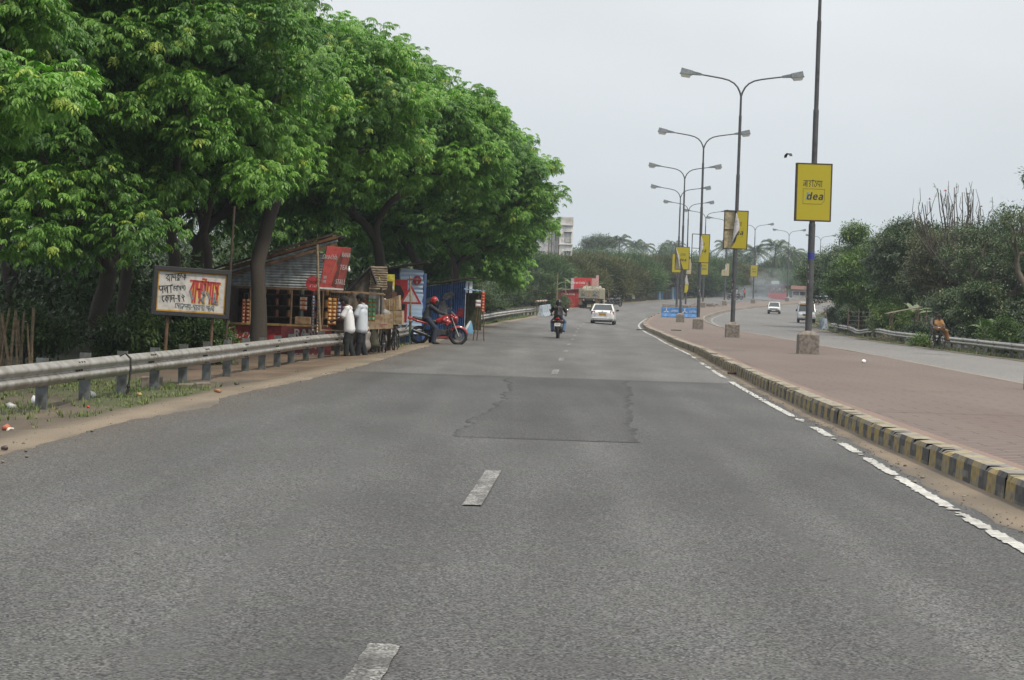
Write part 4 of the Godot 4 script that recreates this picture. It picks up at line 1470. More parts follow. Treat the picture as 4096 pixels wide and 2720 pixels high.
# ---------------------------------------------------------------- buildings
func window(parent: Node, o: Vector3, w: float, h: float, frame_m: Material, glass: Material) -> void:
	var g := Geo.new()
	for s in [-1, 1]:
		g.box(o + Vector3(s * (w - 0.08) * 0.5, 0, 0), Vector3(0.08, h, 0.1))
		g.box(o + Vector3(0, s * (h - 0.08) * 0.5, 0), Vector3(w - 0.16, 0.08, 0.098))
	for k in 3:
		g.box(o + Vector3((k - 1) * w * 0.25, 0, 0.0), Vector3(0.05, h - 0.16, 0.08))
	var fr := obj("window", g, frame_m, parent)
	g = Geo.new()
	g.box(o + Vector3(0, 0, -0.09), Vector3(w - 0.04, h - 0.04, 0.02))
	obj("pane", g, glass, fr)

func buildings() -> void:
	var wall := mat(lin(0.75, 0.75, 0.73), 0.9, 0.0, 1.0, 0.12)
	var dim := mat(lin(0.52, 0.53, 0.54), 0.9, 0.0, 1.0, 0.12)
	var trim := mat(lin(0.6, 0.6, 0.58), 0.9)
	var pipe := mat(lin(0.16, 0.09, 0.07), 0.8)
	var glass := mat(lin(0.05, 0.06, 0.07), 0.2, 0.0, 0)
	var fr := mat(lin(0.2, 0.22, 0.23), 0.7)
	var b := thing("white_building", "white concrete block with flat roof and brown pipes behind the left trees", "building", Vector3(9.7, 2.0, -330))
	var g := Geo.new()
	g.box(Vector3(-1.15, 6.45, -5), Vector3(2.3, 12.9, 10))
	obj("bay_wall", g, wall, b)
	g = Geo.new()
	g.box(Vector3(-7.65, 6.3, -5.6), Vector3(10.7, 12.6, 9.8))
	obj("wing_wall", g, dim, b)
	g = Geo.new()
	g.box(Vector3(-1.18, 13.55, -5), Vector3(2.4, 1.28, 10.1))
	g.box(Vector3(-7.7, 13.5, -5.4), Vector3(10.6, 1.2, 9.9))
	obj("parapet", g, mat(lin(0.56, 0.56, 0.55), 0.9, 0.0, 2.0, 0.1), b)
	for y in [12.84, 9.55, 6.3, 3.1]:
		g = Geo.new()
		g.box(Vector3(-1.15, y, 0.08), Vector3(2.5, 0.14, 0.36))
		obj("ledge", g, trim, b)
	for k in 4:
		var y := 11.1 - 3.25 * k
		window(b, Vector3(-0.82, y - 0.35, 0.03), 1.05, 1.75, fr, glass)
		g = Geo.new()
		g.box(Vector3(-0.82, y + 0.62, 0.2), Vector3(1.4, 0.1, 0.4))
		obj("sunshade", g, trim, b)
		g = Geo.new()
		g.box(Vector3(-0.82, y + 1.22, 0.02), Vector3(1.05, 0.8, 0.05))
		obj("panel", g, dim, b)
		window(b, Vector3(-2.75, y - 0.3, -0.66), 0.5, 1.2, fr, glass)
		window(b, Vector3(-5.2, y - 0.3, -0.66), 1.2, 1.6, fr, glass)
	for q in [[-2.32, 0.07], [-2.48, -0.6], [-3.1, -0.6], [-3.5, -0.6], [-3.95, -0.6]]:
		g = Geo.new()
		g.rod(Vector3(q[0], 2.0, q[1]), Vector3(q[0], 12.7, q[1]), 0.07)
		g.rod(Vector3(q[0], 7.2, q[1]), Vector3(q[0] - 0.6, 7.0, q[1]), 0.06)
		obj("pipe", g, pipe if absf(q[0] + 2.9) > 0.5 else trim, b)
	var mast := thing("lattice_mast", "thin lattice mast on the roof of the white building", "mast", Vector3(4.5, 16.1, -335))
	g = Geo.new()
	for k in 3:
		var a := TAU * k / 3
		g.rod(Vector3(cos(a) * 0.75, 0, sin(a) * 0.75), Vector3(cos(a) * 0.5, 2.7, sin(a) * 0.5), 0.045, 0.04, 5)
		for j in 4:
			var y := 0.2 + j * 0.6
			var a2 := TAU * (k + 1) / 3
			g.rod(Vector3(cos(a) * 0.7, y, sin(a) * 0.7), Vector3(cos(a2) * 0.62, y + 0.6, sin(a2) * 0.62), 0.025, 0.025, 4)
		g.rod(Vector3(cos(a) * 0.5, 2.7, sin(a) * 0.5), Vector3(0, 3.6, 0), 0.03, 0.03, 4)
	obj("lattice", g, mat(lin(0.2, 0.2, 0.21), 0.6, 0.3), mast)
	g = Geo.new()
	g.rod(Vector3(0, 2.0, 0), Vector3(0, 4.1, 0), 0.035, 0.02, 5)
	obj("spike", g, mat(lin(0.25, 0.25, 0.26), 0.6, 0.3), mast)
	# red kiosk with a wide sign
	var red := mat(lin(0.4, 0.03, 0.03), 0.6, 0.0, 2.0)
	var k := thing("red_kiosk", "red sheet metal kiosk half hidden by the parked truck", "kiosk", Vector3(6.0, 1.0, -206), 0.25)
	g = Geo.new()
	corrugated(g, Vector3(-1.1, 0, 0.9), Vector3(2.2, 0, 0), Vector3(0, 2.0, 0), 12, 0.02)
	obj("front_wall", g, red, k)
	g = Geo.new()
	g.box(Vector3(0, 1.0, -0.2), Vector3(2.18, 1.98, 2.1))
	obj("body", g, red, k)
	g = Geo.new()
	g.box(Vector3(0, 2.06, -0.2), Vector3(2.5, 0.06, 2.7), Basis(Vector3.BACK, 0.12))
	obj("roof", g, mat(lin(0.1, 0.09, 0.085), 0.8), k)
	words(k, "Coca-Cola", 0.22, Vector3(-0.5, 1.55, 0.94), mat(lin(0.6, 0.5, 0.5), 0.6), true, 0.2)
	var s := thing("roof_sign", "long red and pink drink sign standing over the red kiosk", "sign", Vector3(7.4, 2.95, -206.4))
	var parts := [[-1.2, 0.32, 1.3, Color(0.55, 0.42, 0.46)], [-0.1, 1.86, 1.36, Color(0.55, 0.035, 0.04)], [1.05, 0.44, 1.36, Color(0.55, 0.3, 0.27)], [1.42, 0.3, 1.7, Color(0.56, 0.33, 0.32)]]
	for q in parts:
		g = Geo.new()
		g.box(Vector3(q[0], q[2] * 0.5, 0), Vector3(q[1], q[2], 0.06))
		obj("panel", g, mat(lin(q[3].r, q[3].g, q[3].b), 0.6), s)
	g = Geo.new()
	g.box(Vector3(-0.1, -0.06, 0.01), Vector3(1.86, 0.11, 0.06))
	obj("caption_strip", g, mat(lin(0.08, 0.06, 0.1), 0.6), s)
	words(s, "Coca-Cola", 0.26, Vector3(-0.62, 0.85, 0.035), mat(lin(0.75, 0.7, 0.7), 0.6), true, 0.2, 0.85)
	g = Geo.new()
	bengali(g, "ba aa sa la e ka _ da na ra ii _ pa aa ma", Vector2(-0.8, -0.1), 0.09, 0.014, 0.045)
	obj("small_print", g, mat(lin(0.5, 0.5, 0.55), 0.6), s)
	g = Geo.new()
	g.prism(PackedVector2Array([Vector2(0.32, 0.1), Vector2(0.62, 0.06), Vector2(0.74, 0.5), Vector2(0.66, 1.05), Vector2(0.5, 1.12), Vector2(0.44, 0.7)]), 0.032, 0.036)
	obj("figure_print", g, mat(lin(0.09, 0.04, 0.035), 0.6), s)
	g = Geo.new()
	g.prism(PackedVector2Array([Vector2(0.2, 0.2), Vector2(0.4, 0.15), Vector2(0.48, 0.6), Vector2(0.44, 0.9), Vector2(0.32, 0.82), Vector2(0.18, 1.1), Vector2(0.12, 1.05), Vector2(0.26, 0.6)]), 0.034, 0.039)
	obj("figure_print", g, mat(lin(0.45, 0.2, 0.12), 0.6), s)
	for x in [-1.0, 0.9]:
		g = Geo.new()
		g.rod(Vector3(x, -2.2, -0.1), Vector3(x, 1.2, -0.06), 0.05)
		obj("post", g, mat(lin(0.12, 0.1, 0.08), 0.9), s)
	# dark lean-to sheds along the outer edge of the bend
	var tin := mat(lin(0.07, 0.068, 0.066), 0.8, 0.0, 2.0)
	var tin2 := mat(lin(0.13, 0.13, 0.13), 0.7, 0.1, 2.0)
	var thatch := mat(lin(0.06, 0.05, 0.042), 0.95, 0.0, 2.0)
	var h := thing("lean_to", "dark low lean-to hut beside the bamboo posts", "hut", Vector3(16.0, 2.0, -268))
	g = Geo.new()
	for j in 22:
		g.box(Vector3(-2.1 + j * 0.2, 0.8, 0), Vector3(0.17, 1.5 + 0.1 * rng.randf(), 0.05))
	stuff(obj("stick_wall", g, tin, h))
	g = Geo.new()
	g.box(Vector3(0, 0.8, -1.6), Vector3(4.2, 1.6, 0.1))
	obj("back_wall", g, tin, h)
	g = Geo.new()
	g.box(Vector3(0, 1.95, -0.7), Vector3(5.0, 0.1, 2.6), Basis(Vector3.BACK, 0.14))
	obj("roof", g, thatch, h)
	var sh := thing("white_sheet", "pale hanging sheet in front of the dark lean-to", "sheet", Vector3(16.5, 2.5, -267.6))
	g = Geo.new()
	corrugated(g, Vector3(-0.18, 0, 0), Vector3(0.36, 0, 0.05), Vector3(0.02, 1.15, 0), 2, 0.02, 0, 4)
	obj("cloth", g, mat(lin(0.5, 0.5, 0.46), 0.8), sh)
	var w := thing("tin_shed", "grey tin shed with two bright blue doors on the bend", "shed", Vector3(22.3, 2.42, -290))
	g = Geo.new()
	corrugated(g, Vector3(-3.6, 0, 0), Vector3(6.6, 0, 0), Vector3(0, 1.9, 0), 30, 0.025, 0.5)
	obj("front_wall", g, tin2, w)
	g = Geo.new()
	g.box(Vector3(-0.3, 0.95, -1.3), Vector3(6.6, 1.9, 2.4))
	obj("body", g, tin, w)
	g = Geo.new()
	g.box(Vector3(-0.2, 2.35, -0.8), Vector3(7.4, 0.09, 3.6), Basis(Vector3.BACK, 0.07))
	obj("roof", g, thatch, w)
	for x in [-0.45, 1.5]:
		g = Geo.new()
		corrugated(g, Vector3(x - 0.45, 0.05, 0.08), Vector3(0.92, 0, 0), Vector3(0, 2.1, 0), 4, 0.03, 0, 2)
		var door := obj("door", g, mat(lin(0.1, 0.25, 0.5), 0.45, 0.0, 2.0), w)
		g = Geo.new()
		g.box(Vector3(x - 0.12, 1.15, 0.125), Vector3(0.22, 1.9, 0.02), Basis(Vector3.BACK, 0.05))
		obj("pale_stripe", g, mat(lin(0.5, 0.57, 0.62), 0.5), door)
	# stalls in the haze at the end of the bend
	var fs := thing("grey_stall", "small grey stall near the parked motorcycles in the haze", "stall", Vector3(36.6, 3.6, -345))
	g = Geo.new()
	g.box(Vector3(0, 0.9, 0), Vector3(1.7, 1.8, 1.4))
	obj("body", g, tin2, fs)
	g = Geo.new()
	g.box(Vector3(0, 2.15, 0.2), Vector3(2.1, 0.1, 2.0), Basis(Vector3.RIGHT, 0.12))
	obj("roof", g, mat(lin(0.3, 0.3, 0.27), 0.8), fs)
	var rs := thing("red_stall", "red stall with stacked goods seen through the smoke", "stall", Vector3(48.4, 3.55, -358), -0.1)
	g = Geo.new()
	g.box(Vector3(0, 0.6, 0), Vector3(3.4, 1.2, 1.2))
	obj("counter", g, red, rs)
	g = Geo.new()
	g.box(Vector3(0, 1.4, -0.75), Vector3(3.4, 2.6, 0.1))
	obj("back_wall", g, mat(lin(0.2, 0.03, 0.03), 0.7), rs)
	g = Geo.new()
	g.box(Vector3(0.1, 2.75, 0), Vector3(3.8, 0.1, 2.0), Basis(Vector3.BACK, 0.05))
	obj("roof", g, tin2, rs)
	g = Geo.new()
	g.box(Vector3(-0.5, 3.15, 0.7), Vector3(1.4, 0.55, 0.06))
	obj("name_board", g, mat(lin(0.4, 0.48, 0.52), 0.6), rs)
	for j in 9:
		g = Geo.new()
		g.box(Vector3(-1.45 + j * 0.36, 1.45 + 0.25 * (j % 3), -0.35), Vector3(0.28, 0.4, 0.3))
		obj("jar", g, mat(lin(0.25 + 0.3 * (j % 2), 0.25 * (j % 3), 0.06), 0.5), rs)
	var ws := thing("white_stall", "whitewashed stall with dark openings at the far right of the bend", "stall", Vector3(53.0, 3.6, -362), -0.15)
	g = Geo.new()
	g.box(Vector3(0, 0.45, 0.4), Vector3(2.6, 0.9, 0.1))
	g.box(Vector3(0, 1.75, 0.4), Vector3(2.6, 0.4, 0.1))
	for x in [-1.25, 0.0, 1.25]:
		g.box(Vector3(x, 1.22, 0.4), Vector3(0.16, 0.66, 0.098))
	obj("front_wall", g, mat(lin(0.45, 0.45, 0.42), 0.9, 0.0, 2.0), ws)
	g = Geo.new()
	g.box(Vector3(0, 1.0, -0.9), Vector3(2.6, 2.0, 0.1))
	obj("back_wall", g, tin, ws)
	g = Geo.new()
	g.box(Vector3(0, 2.3, -0.2), Vector3(3.2, 0.08, 2.4), Basis(Vector3.RIGHT, 0.3))
	obj("roof", g, mat(lin(0.16, 0.08, 0.06), 0.9, 0.0, 2.0), ws)

# ---------------------------------------------------------------- roadside stalls on the left
func packet_strip(label: String, at: Vector3, rows: int, top: Color, low: Color, print_: Color, w := 0.112, h := 0.104) -> void:
	var root := thing("snack_strip", label, "snack packets", at, rng.randf_range(-0.12, 0.12), "strips of snack packets hung in the tea stall")
	for r in rows:
		var g := Geo.new()
		var y := -h * (r + 0.5)
		var puff := 0.022
		var rings := []
		for k in 6:
			var s := k / 5.0
			var ring := []
			for j in 7:
				var u := j / 6.0
				ring.append(Vector3((u - 0.5) * w * (1.0 - 0.05 * sin(PI * s)), y + (s - 0.5) * h * 0.97, puff * sin(PI * s) * sin(PI * u) + 0.004 * sin(u * 9.0 + r)))
			rings.append(ring)
		g.col = top
		var i0 := g.v.size()
		g.loft(rings, false, false, true, Vector3.BACK)
		for k in range(i0, g.v.size()):  # two colours of print, with a pale emblem
			var row := (k - i0) / 7
			var colm := (k - i0) % 7
			g.c[k] = low if row < 2 else top
			if row >= 2 and row <= 4 and colm >= 2 and colm <= 4:
				g.c[k] = print_
		obj("packet", g, vmat(0.3), root)
	var g2 := Geo.new()
	g2.rod(Vector3(0, 0.16, -0.01), Vector3(0, 0, -0.01), 0.003, 0.003, 4)
	obj("string", g2, mat(lin(0.3, 0.25, 0.2), 0.8, 0, 0), root)

func bamboo(g: Geo, a: Vector3, b: Vector3, r: float) -> void:
	var n := int(a.distance_to(b) / 0.32) + 1
	var line := []
	var rr := []
	for k in n:
		for q in [[0.02, 0.96], [0.5, 0.93], [0.94, 0.97], [0.97, 1.14]]:
			var s: float = (k + q[0]) / n
			line.append(a.lerp(b, s) + Vector3(noise.get_noise_2d(s * 20.0, a.x * 9.0), 0, 0) * r)
			rr.append(r * q[1] * lerpf(1.0, 0.8, s))
	g.tube(line, rr, 8)

func stalls() -> void:
	var wood := mat(lin(0.14, 0.085, 0.05), 0.9, 0.0, 2.0)
	var pale_wood := mat(lin(0.33, 0.23, 0.14), 0.85, 0.0, 2.0)
	var darkwood := mat(lin(0.06, 0.043, 0.032), 0.9, 0.0, 2.0)
	var tin := mat(lin(0.3, 0.34, 0.36), 0.5, 0.1, 2.0)
	var black := mat(lin(0.02, 0.02, 0.022), 0.6, 0.0)
	var red := mat(lin(0.33, 0.025, 0.03), 0.5, 0.0, 2.0)
	var white := mat(lin(0.5, 0.47, 0.46), 0.6)
	var bam := mat(lin(0.26, 0.2, 0.13), 0.75, 0.0, 2.0, 2.0)
	var grey_paint := mat(lin(0.27, 0.27, 0.28), 0.7)
	# ---- tea stall
	var y0 := -0.2
	var st := thing("tea_stall", "roadside tea stall with a tin gable and sloping plank roof", "stall", Vector3(-6.5, y0, -54))
	var g := Geo.new()
	var rings := []
	for k in 65:  # gable sheet with level ribs
		var s := k / 64.0
		var y := 1.9 + s * 0.98
		var x0 := -1.42 + clampf((y - 2.18) / 0.98, 0, 1) * 2.6
		rings.append([Vector3(x0, y, 0.012 * cos(TAU * s * 13)), Vector3(1.22, y, 0.012 * cos(TAU * s * 13))])
	g.loft(rings, false, false, true, Vector3.BACK)
	obj("gable_sheet", g, tin, st)
	g = Geo.new()
	g.bar(Vector3(-1.5, 1.88, 0.03), Vector3(1.35, 1.88, 0.03), 0.05, 0.07)
	obj("beam", g, wood, st)
	for q in [[0.0, 2.2, 0.09, wood], [0.16, 2.31, 0.055, mat(lin(0.3, 0.35, 0.37), 0.4, 0.3, 2.0)], [0.1, 2.41, 0.08, mat(lin(0.16, 0.08, 0.045), 0.9, 0.0, 2.0)], [-0.05, 2.51, 0.06, darkwood]]:
		g = Geo.new()
		g.bar(Vector3(-1.75, q[1] - 0.14, 0.25 - q[0]), Vector3(1.6, q[1] + 0.94, 0.22 - q[0]), 0.06, q[2])
		obj("roof_plank", g, q[3], st)
	for k in 9:
		g = Geo.new()
		var z := -0.1 - k * 0.3
		g.bar(Vector3(-1.75, 2.28 + 0.03 * (k % 2), z), Vector3(1.62, 3.36 + 0.03 * (k % 3), z), 0.29, 0.03)
		obj("roof_board", g, darkwood, st)
	g = Geo.new()
	g.box(Vector3(0, 1.2, -2.7), Vector3(3.2, 2.4, 0.06))
	g.box(Vector3(-1.5, 1.1, -1.35), Vector3(0.05, 2.2, 2.6))
	obj("inner_wall", g, darkwood, st)
	for x in [-1.45, -0.78, 0.35, 1.22]:
		g = Geo.new()
		g.rod(Vector3(x, 0, 0.04), Vector3(x + 0.02, 1.9, 0.03), 0.035, 0.03, 7)
		obj("post", g, pale_wood if x == -0.78 else wood, st)
	g = Geo.new()
	g.box(Vector3(-0.1, 0.42, 0.12), Vector3(2.9, 0.84, 0.05))
	obj("counter_front", g, red, st)
	g = Geo.new()
	g.box(Vector3(-0.1, 0.87, 0.0), Vector3(3.0, 0.05, 0.5))
	obj("counter_top", g, mat(lin(0.28, 0.19, 0.06), 0.7, 0.0, 2.0), st)
	words(st, "Coca-Cola", 0.25, Vector3(-1.02, 0.52, 0.148), mat(lin(0.5, 0.42, 0.4), 0.6), true, 0.25, 0.72)
	for k in 3:
		g = Geo.new()
		g.box(Vector3(0.1, 1.05 + 0.33 * k, -2.4), Vector3(2.7, 0.03, 0.36))
		var shelf := obj("shelf", g, wood, st)
		for j in 7:
			g = Geo.new()
			var jx := -1.05 + j * 0.36
			g.tube([Vector3(jx, 1.07 + 0.33 * k, -2.35), Vector3(jx, 1.24 + 0.33 * k, -2.35), Vector3(jx, 1.27 + 0.33 * k, -2.35)], [0.07, 0.07, 0.045], 8)
			obj("jar", g, mat(lin([0.3, 0.12, 0.2][j % 3], [0.16, 0.16, 0.06][j % 3], [0.05, 0.12, 0.04][j % 3]), 0.3, 0, 0), shelf)
	# the board with the stall's name behind the rail
	var nb := thing("stall_board", "red board with white capitals standing behind the guardrail", "sign", Vector3(-5.55, -0.28, -52.6))
	g = Geo.new()
	g.box(Vector3(0, 0.46, 0), Vector3(1.35, 0.96, 0.04))
	obj("panel", g, mat(lin(0.12, 0.015, 0.02), 0.6, 0.0, 2.0), nb)
	words(nb, "RANA", 0.22, Vector3(0.06, 0.76, 0.022), grey_paint, false, 0, 1.0)
	words(nb, "TEA", 0.2, Vector3(0.05, 0.45, 0.022), grey_paint)
	words(nb, "STALL", 0.2, Vector3(0.06, 0.12, 0.022), grey_paint)
	# tilted advertising board
	var bx := Vector3(0.58, -0.02, -0.40)
	var by := Vector3(0.16, 1.12, 0.25)
	var ad := thing("advertising_board", "tilted faded red drink board reading RANA TEA STALL on the stall roof", "sign", Vector3(-5.14, 1.7, -51.6))
	ad.basis = Basis(bx.normalized(), (by - bx * by.dot(bx) / bx.length_squared()).normalized(), bx.cross(by).normalized())
	g = Geo.new()
	g.box(Vector3(0.36, 0.6, 0), Vector3(0.72, 1.12, 0.03))
	obj("panel", g, mat(lin(0.5, 0.085, 0.075), 0.45, 0.0), ad)
	g = Geo.new()
	g.box(Vector3(0.36, 0.02, 0.002), Vector3(0.73, 0.045, 0.032))
	obj("white_band", g, mat(lin(0.7, 0.7, 0.7), 0.5), ad)
	g = Geo.new()
	g.box(Vector3(0.63, 0.6, 0.003), Vector3(0.19, 1.115, 0.03))
	obj("name_field", g, mat(lin(0.3, 0.07, 0.06), 0.5), ad)
	words(ad, "RANA", 0.12, Vector3(0.61, 0.96, 0.02), white, false, 0, 0.6)
	words(ad, "TEA", 0.13, Vector3(0.6, 0.62, 0.02), white, false, 0, 0.7)
	words(ad, "STALL", 0.14, Vector3(0.59, 0.22, 0.02), white, false, 0, 0.58)
	words(ad, "Coca-Cola", 0.13, Vector3(0.14, 0.88, 0.018), white, true, 0.2, 0.5)
	g = Geo.new()
	bengali(g, "ra aa na", Vector2(0.06, 0.28), 0.08, 0.012, 0.018, 0.0, 0.7)
	bengali(g, "ca aa ya", Vector2(0.06, 0.16), 0.08, 0.012, 0.018, 0.0, 0.7)
	obj("small_print", g, white, ad)
	g = Geo.new()
	g.prism(PackedVector2Array([Vector2(0.33, 0.1), Vector2(0.5, 0.05), Vector2(0.5, 0.55), Vector2(0.53, 0.9), Vector2(0.46, 1.0), Vector2(0.4, 0.86), Vector2(0.36, 1.0), Vector2(0.34, 0.8), Vector2(0.42, 0.6)]), 0.016, 0.019)
	obj("figure_print", g, mat(lin(0.16, 0.05, 0.04), 0.5), ad)
	g = Geo.new()
	g.prism(PackedVector2Array([Vector2(0.28, 0.45), Vector2(0.3, 0.44), Vector2(0.39, 0.86), Vector2(0.37, 0.9)]), 0.018, 0.022)
	obj("figure_print", g, mat(lin(0.42, 0.2, 0.12), 0.5), ad)
	# round signs
	var rd := thing("round_sign", "round red enamel sign hung on the tea stall gable", "sign", Vector3(-5.42, 1.83, -52.7), 0.3)
	g = Geo.new()
	g.disc(Vector3.ZERO, Vector3(0, 0.15, 1), 0.2, 0.02, 24)
	obj("disc", g, mat(lin(0.3, 0.015, 0.02), 0.4), rd)
	words(rd, "Coca", 0.09, Vector3(-0.03, 0.05, 0.012), mat(lin(0.1, 0.03, 0.03), 0.5), true, 0.3)
	words(rd, "Cola", 0.09, Vector3(0.04, -0.07, 0.022), mat(lin(0.55, 0.35, 0.35), 0.5), true, 0.3)
	# front pole and awning
	g = Geo.new()
	bamboo(g, Vector3(0, -0.1, 0), Vector3(-0.2, 2.98, 0), 0.043)
	var bp := thing("bamboo_pole", "tall bamboo pole standing at the tea stall corner", "pole", Vector3(-4.97, -0.12, -50.9))
	obj("cane", g, bam, bp)
	var aw := thing("awning", "thin plank awning over the snack packets", "awning", Vector3(-4.45, 1.42, -52.9))
	for k in 4:
		g = Geo.new()
		g.bar(Vector3(-0.55, 0.24 - 0.012 * k, 0.3 - k * 0.22), Vector3(0.95, 0.2 - 0.01 * k, 0.34 - k * 0.22), 0.2, 0.025)
		obj("plank", g, pale_wood, aw)
	for q in [[-0.5, 0.25], [0.25, -0.4]]:
		g = Geo.new()
		g.rod(Vector3(q[0], -1.55, q[1]), Vector3(q[0], 0.22, q[1]), 0.026, 0.022, 6)
		obj("post", g, wood, aw)
	g = Geo.new()
	g.rod(Vector3(-0.5, -0.3, 0.27), Vector3(0.1, 0.2, 0.3), 0.022, 0.02, 6)
	obj("brace", g, pale_wood, aw)
	var tb := thing("plank_table", "rough plank laid on the guardrail as a table", "table", Vector3(-4.75, 0.58, -50.9))
	for k in 2:
		g = Geo.new()
		g.cbox(Vector3(0.0, 0.03, -0.1 - 0.2 * k), Vector3(0.72 - 0.1 * k, 0.025, 0.18), 0.006, Basis(Vector3.UP, 0.06 * k))
		obj("plank", g, pale_wood, tb)
	# snack strips
	var or1 := Color(0.5, 0.2, 0.015)
	var or2 := Color(0.3, 0.06, 0.01)
	packet_strip("orange snack strip nearest the bamboo pole", Vector3(-4.93, 1.46, -52.55), 7, or1, or2, Color(0.45, 0.36, 0.2))
	packet_strip("second orange snack strip from the bamboo pole", Vector3(-4.81, 1.46, -52.55), 7, or1, or2, Color(0.4, 0.3, 0.16))
	packet_strip("silver and purple snack strip beside the orange ones", Vector3(-4.68, 1.47, -52.6), 6, Color(0.2, 0.2, 0.25), Color(0.06, 0.03, 0.1), Color(0.32, 0.32, 0.36))
	packet_strip("purple snack strip just left of the standing men", Vector3(-4.55, 1.47, -52.6), 6, Color(0.14, 0.07, 0.16), Color(0.12, 0.05, 0.04), Color(0.36, 0.26, 0.26))
	packet_strip("yellow snack strip just right of the standing men", Vector3(-4.12, 1.5, -53.1), 6, Color(0.4, 0.26, 0.02), Color(0.25, 0.09, 0.02), Color(0.36, 0.28, 0.1))
	packet_strip("red snack strip between the yellow and green ones", Vector3(-4.02, 1.5, -53.05), 6, Color(0.33, 0.02, 0.02), Color(0.3, 0.12, 0.02), Color(0.36, 0.22, 0.15))
	packet_strip("green snack strip on the left of the pair", Vector3(-3.9, 1.48, -53.0), 5, Color(0.03, 0.22, 0.06), Color(0.3, 0.11, 0.02), Color(0.18, 0.36, 0.2), 0.112, 0.125)
	packet_strip("rightmost green snack strip", Vector3(-3.785, 1.48, -53.0), 5, Color(0.03, 0.22, 0.06), Color(0.3, 0.11, 0.02), Color(0.18, 0.36, 0.2), 0.112, 0.125)
	packet_strip("red sachet strip at the dark left end of the tea stall", Vector3(-7.42, 1.35, -53.8), 7, Color(0.22, 0.03, 0.02), Color(0.3, 0.12, 0.03), Color(0.3, 0.2, 0.12), 0.1, 0.1)
	packet_strip("orange sachet strip at the dark left end of the tea stall", Vector3(-7.3, 1.35, -53.8), 7, Color(0.28, 0.1, 0.02), Color(0.2, 0.03, 0.02), Color(0.3, 0.2, 0.12), 0.1, 0.1)
	packet_strip("blue and gold sachet string beside the bamboo pole", Vector3(-5.35, 1.5, -52.3), 12, Color(0.06, 0.12, 0.3), Color(0.35, 0.22, 0.03), Color(0.4, 0.36, 0.3), 0.07, 0.08)
	packet_strip("thin red and gold sachet string beside the bamboo pole", Vector3(-5.22, 1.46, -52.25), 12, Color(0.3, 0.16, 0.03), Color(0.1, 0.14, 0.28), Color(0.45, 0.36, 0.25), 0.06, 0.08)
	packet_strip("white and red sachet card hung in the dark stall opening", Vector3(-5.68, 1.46, -52.9), 3, Color(0.5, 0.5, 0.48), Color(0.4, 0.04, 0.03), Color(0.6, 0.3, 0.1), 0.2, 0.12)
	# bulbs
	for q in [[Vector3(-5.06, 2.32, -51.9), "white bulb hanging left of the tilted red board"], [Vector3(-4.42, 2.24, -52.2), "white bulb hanging right of the tilted red board"]]:
		var bl := thing("light_bulb", q[1], "light bulb", q[0])
		g = Geo.new()
		g.tube([Vector3(0, 0.09, 0), Vector3(0, 0.05, 0), Vector3(0, 0.02, 0), Vector3(0, -0.03, 0), Vector3(0, -0.06, 0), Vector3(0, -0.07, 0)], [0.016, 0.018, 0.034, 0.04, 0.025, 0.005], 10)
		obj("glass", g, mat(lin(0.78, 0.79, 0.76), 0.25, 0, 0), bl)
		g = Geo.new()
		g.rod(Vector3(0, 0.09, 0), Vector3(0, 0.13, 0), 0.018, 0.018, 8)
		g.rod(Vector3(0, 0.13, 0), Vector3(0.02, 0.4, 0), 0.004, 0.004, 4)
		obj("socket", g, black, bl)
	var cb := thing("cardboard_carton", "brown carton on the tea stall counter", "carton", Vector3(-5.8, y0 + 0.9, -54.0))
	g = Geo.new()
	g.cbox(Vector3(0, 0.11, 0), Vector3(0.42, 0.2, 0.3), 0.008)
	obj("box", g, mat(lin(0.25, 0.17, 0.1), 0.85, 0.0, 2.0), cb)
	# ---- hut of tarpaulin and rolled mats
	var ht := thing("tarpaulin_hut", "black tarpaulin hut with a wall of rolled mats", "hut", Vector3(-4.1, -0.2, -55.6))
	g = Geo.new()
	rings = []
	for k in 8:
		var ring := []
		for j in 6:
			var u := k / 7.0
			ring.append(Vector3(-0.75 + 0.78 * u, 1.72 + 0.86 * pow(u, 0.8) - 0.06 * sin(PI * u) + 0.02 * noise.get_noise_2d(u * 90.0, j * 30.0), 0.35 - 0.4 * j))
		rings.append(ring)
	g.loft(rings, false, false, true, Vector3.UP)
	g.tube([Vector3(-0.75, 1.72, 0.36), Vector3(-0.4, 2.1, 0.36), Vector3(0.03, 2.55, 0.36), Vector3(0.22, 2.1, 0.38)], [0.05, 0.06, 0.06, 0.04], 7)
	obj("tarpaulin", g, black, ht)
	g = Geo.new()
	corrugated(g, Vector3(-0.62, 1.35, 0.2), Vector3(0.62, 0, 0), Vector3(0, 0.42, 0), 3, 0.015, 0.75, 4)
	obj("cloth_wall", g, mat(lin(0.16, 0.14, 0.115), 0.95, 0.0, 2.0), ht)
	g = Geo.new()
	corrugated(g, Vector3(0.0, 0.3, 0.22), Vector3(0.42, 0, 0), Vector3(0, 1.75, 0), 3, 0.012, 0, 4)
	obj("plastic_sheet", g, mat(lin(0.34, 0.34, 0.33), 0.4, 0.0, 2.0), ht)
	for k in 10:
		var y := 2.56 - 0.067 * k
		for half in ([[0.02, 0.5]] if k not in [4, 5, 6] else [[0.02, 0.27], [0.3, 0.5]]):
			g = Geo.new()
			var line := []
			var rr := []
			for j in 6:
				var s := j / 5.0
				line.append(Vector3(lerpf(half[0], half[1], s) + 0.01 * (k % 3), y + 0.014 * noise.get_noise_2d(k * 40.0, s * 90.0) - 0.01 * s, 0.3))
				rr.append(0.037 * (1.0 + 0.2 * noise.get_noise_2d(k * 31.0, s * 130.0)))
			g.tube(line, rr, 8)
			obj("rolled_mat", g, mat(lin(0.27, 0.225, 0.17), 0.95, 0.0, 2.0), ht)
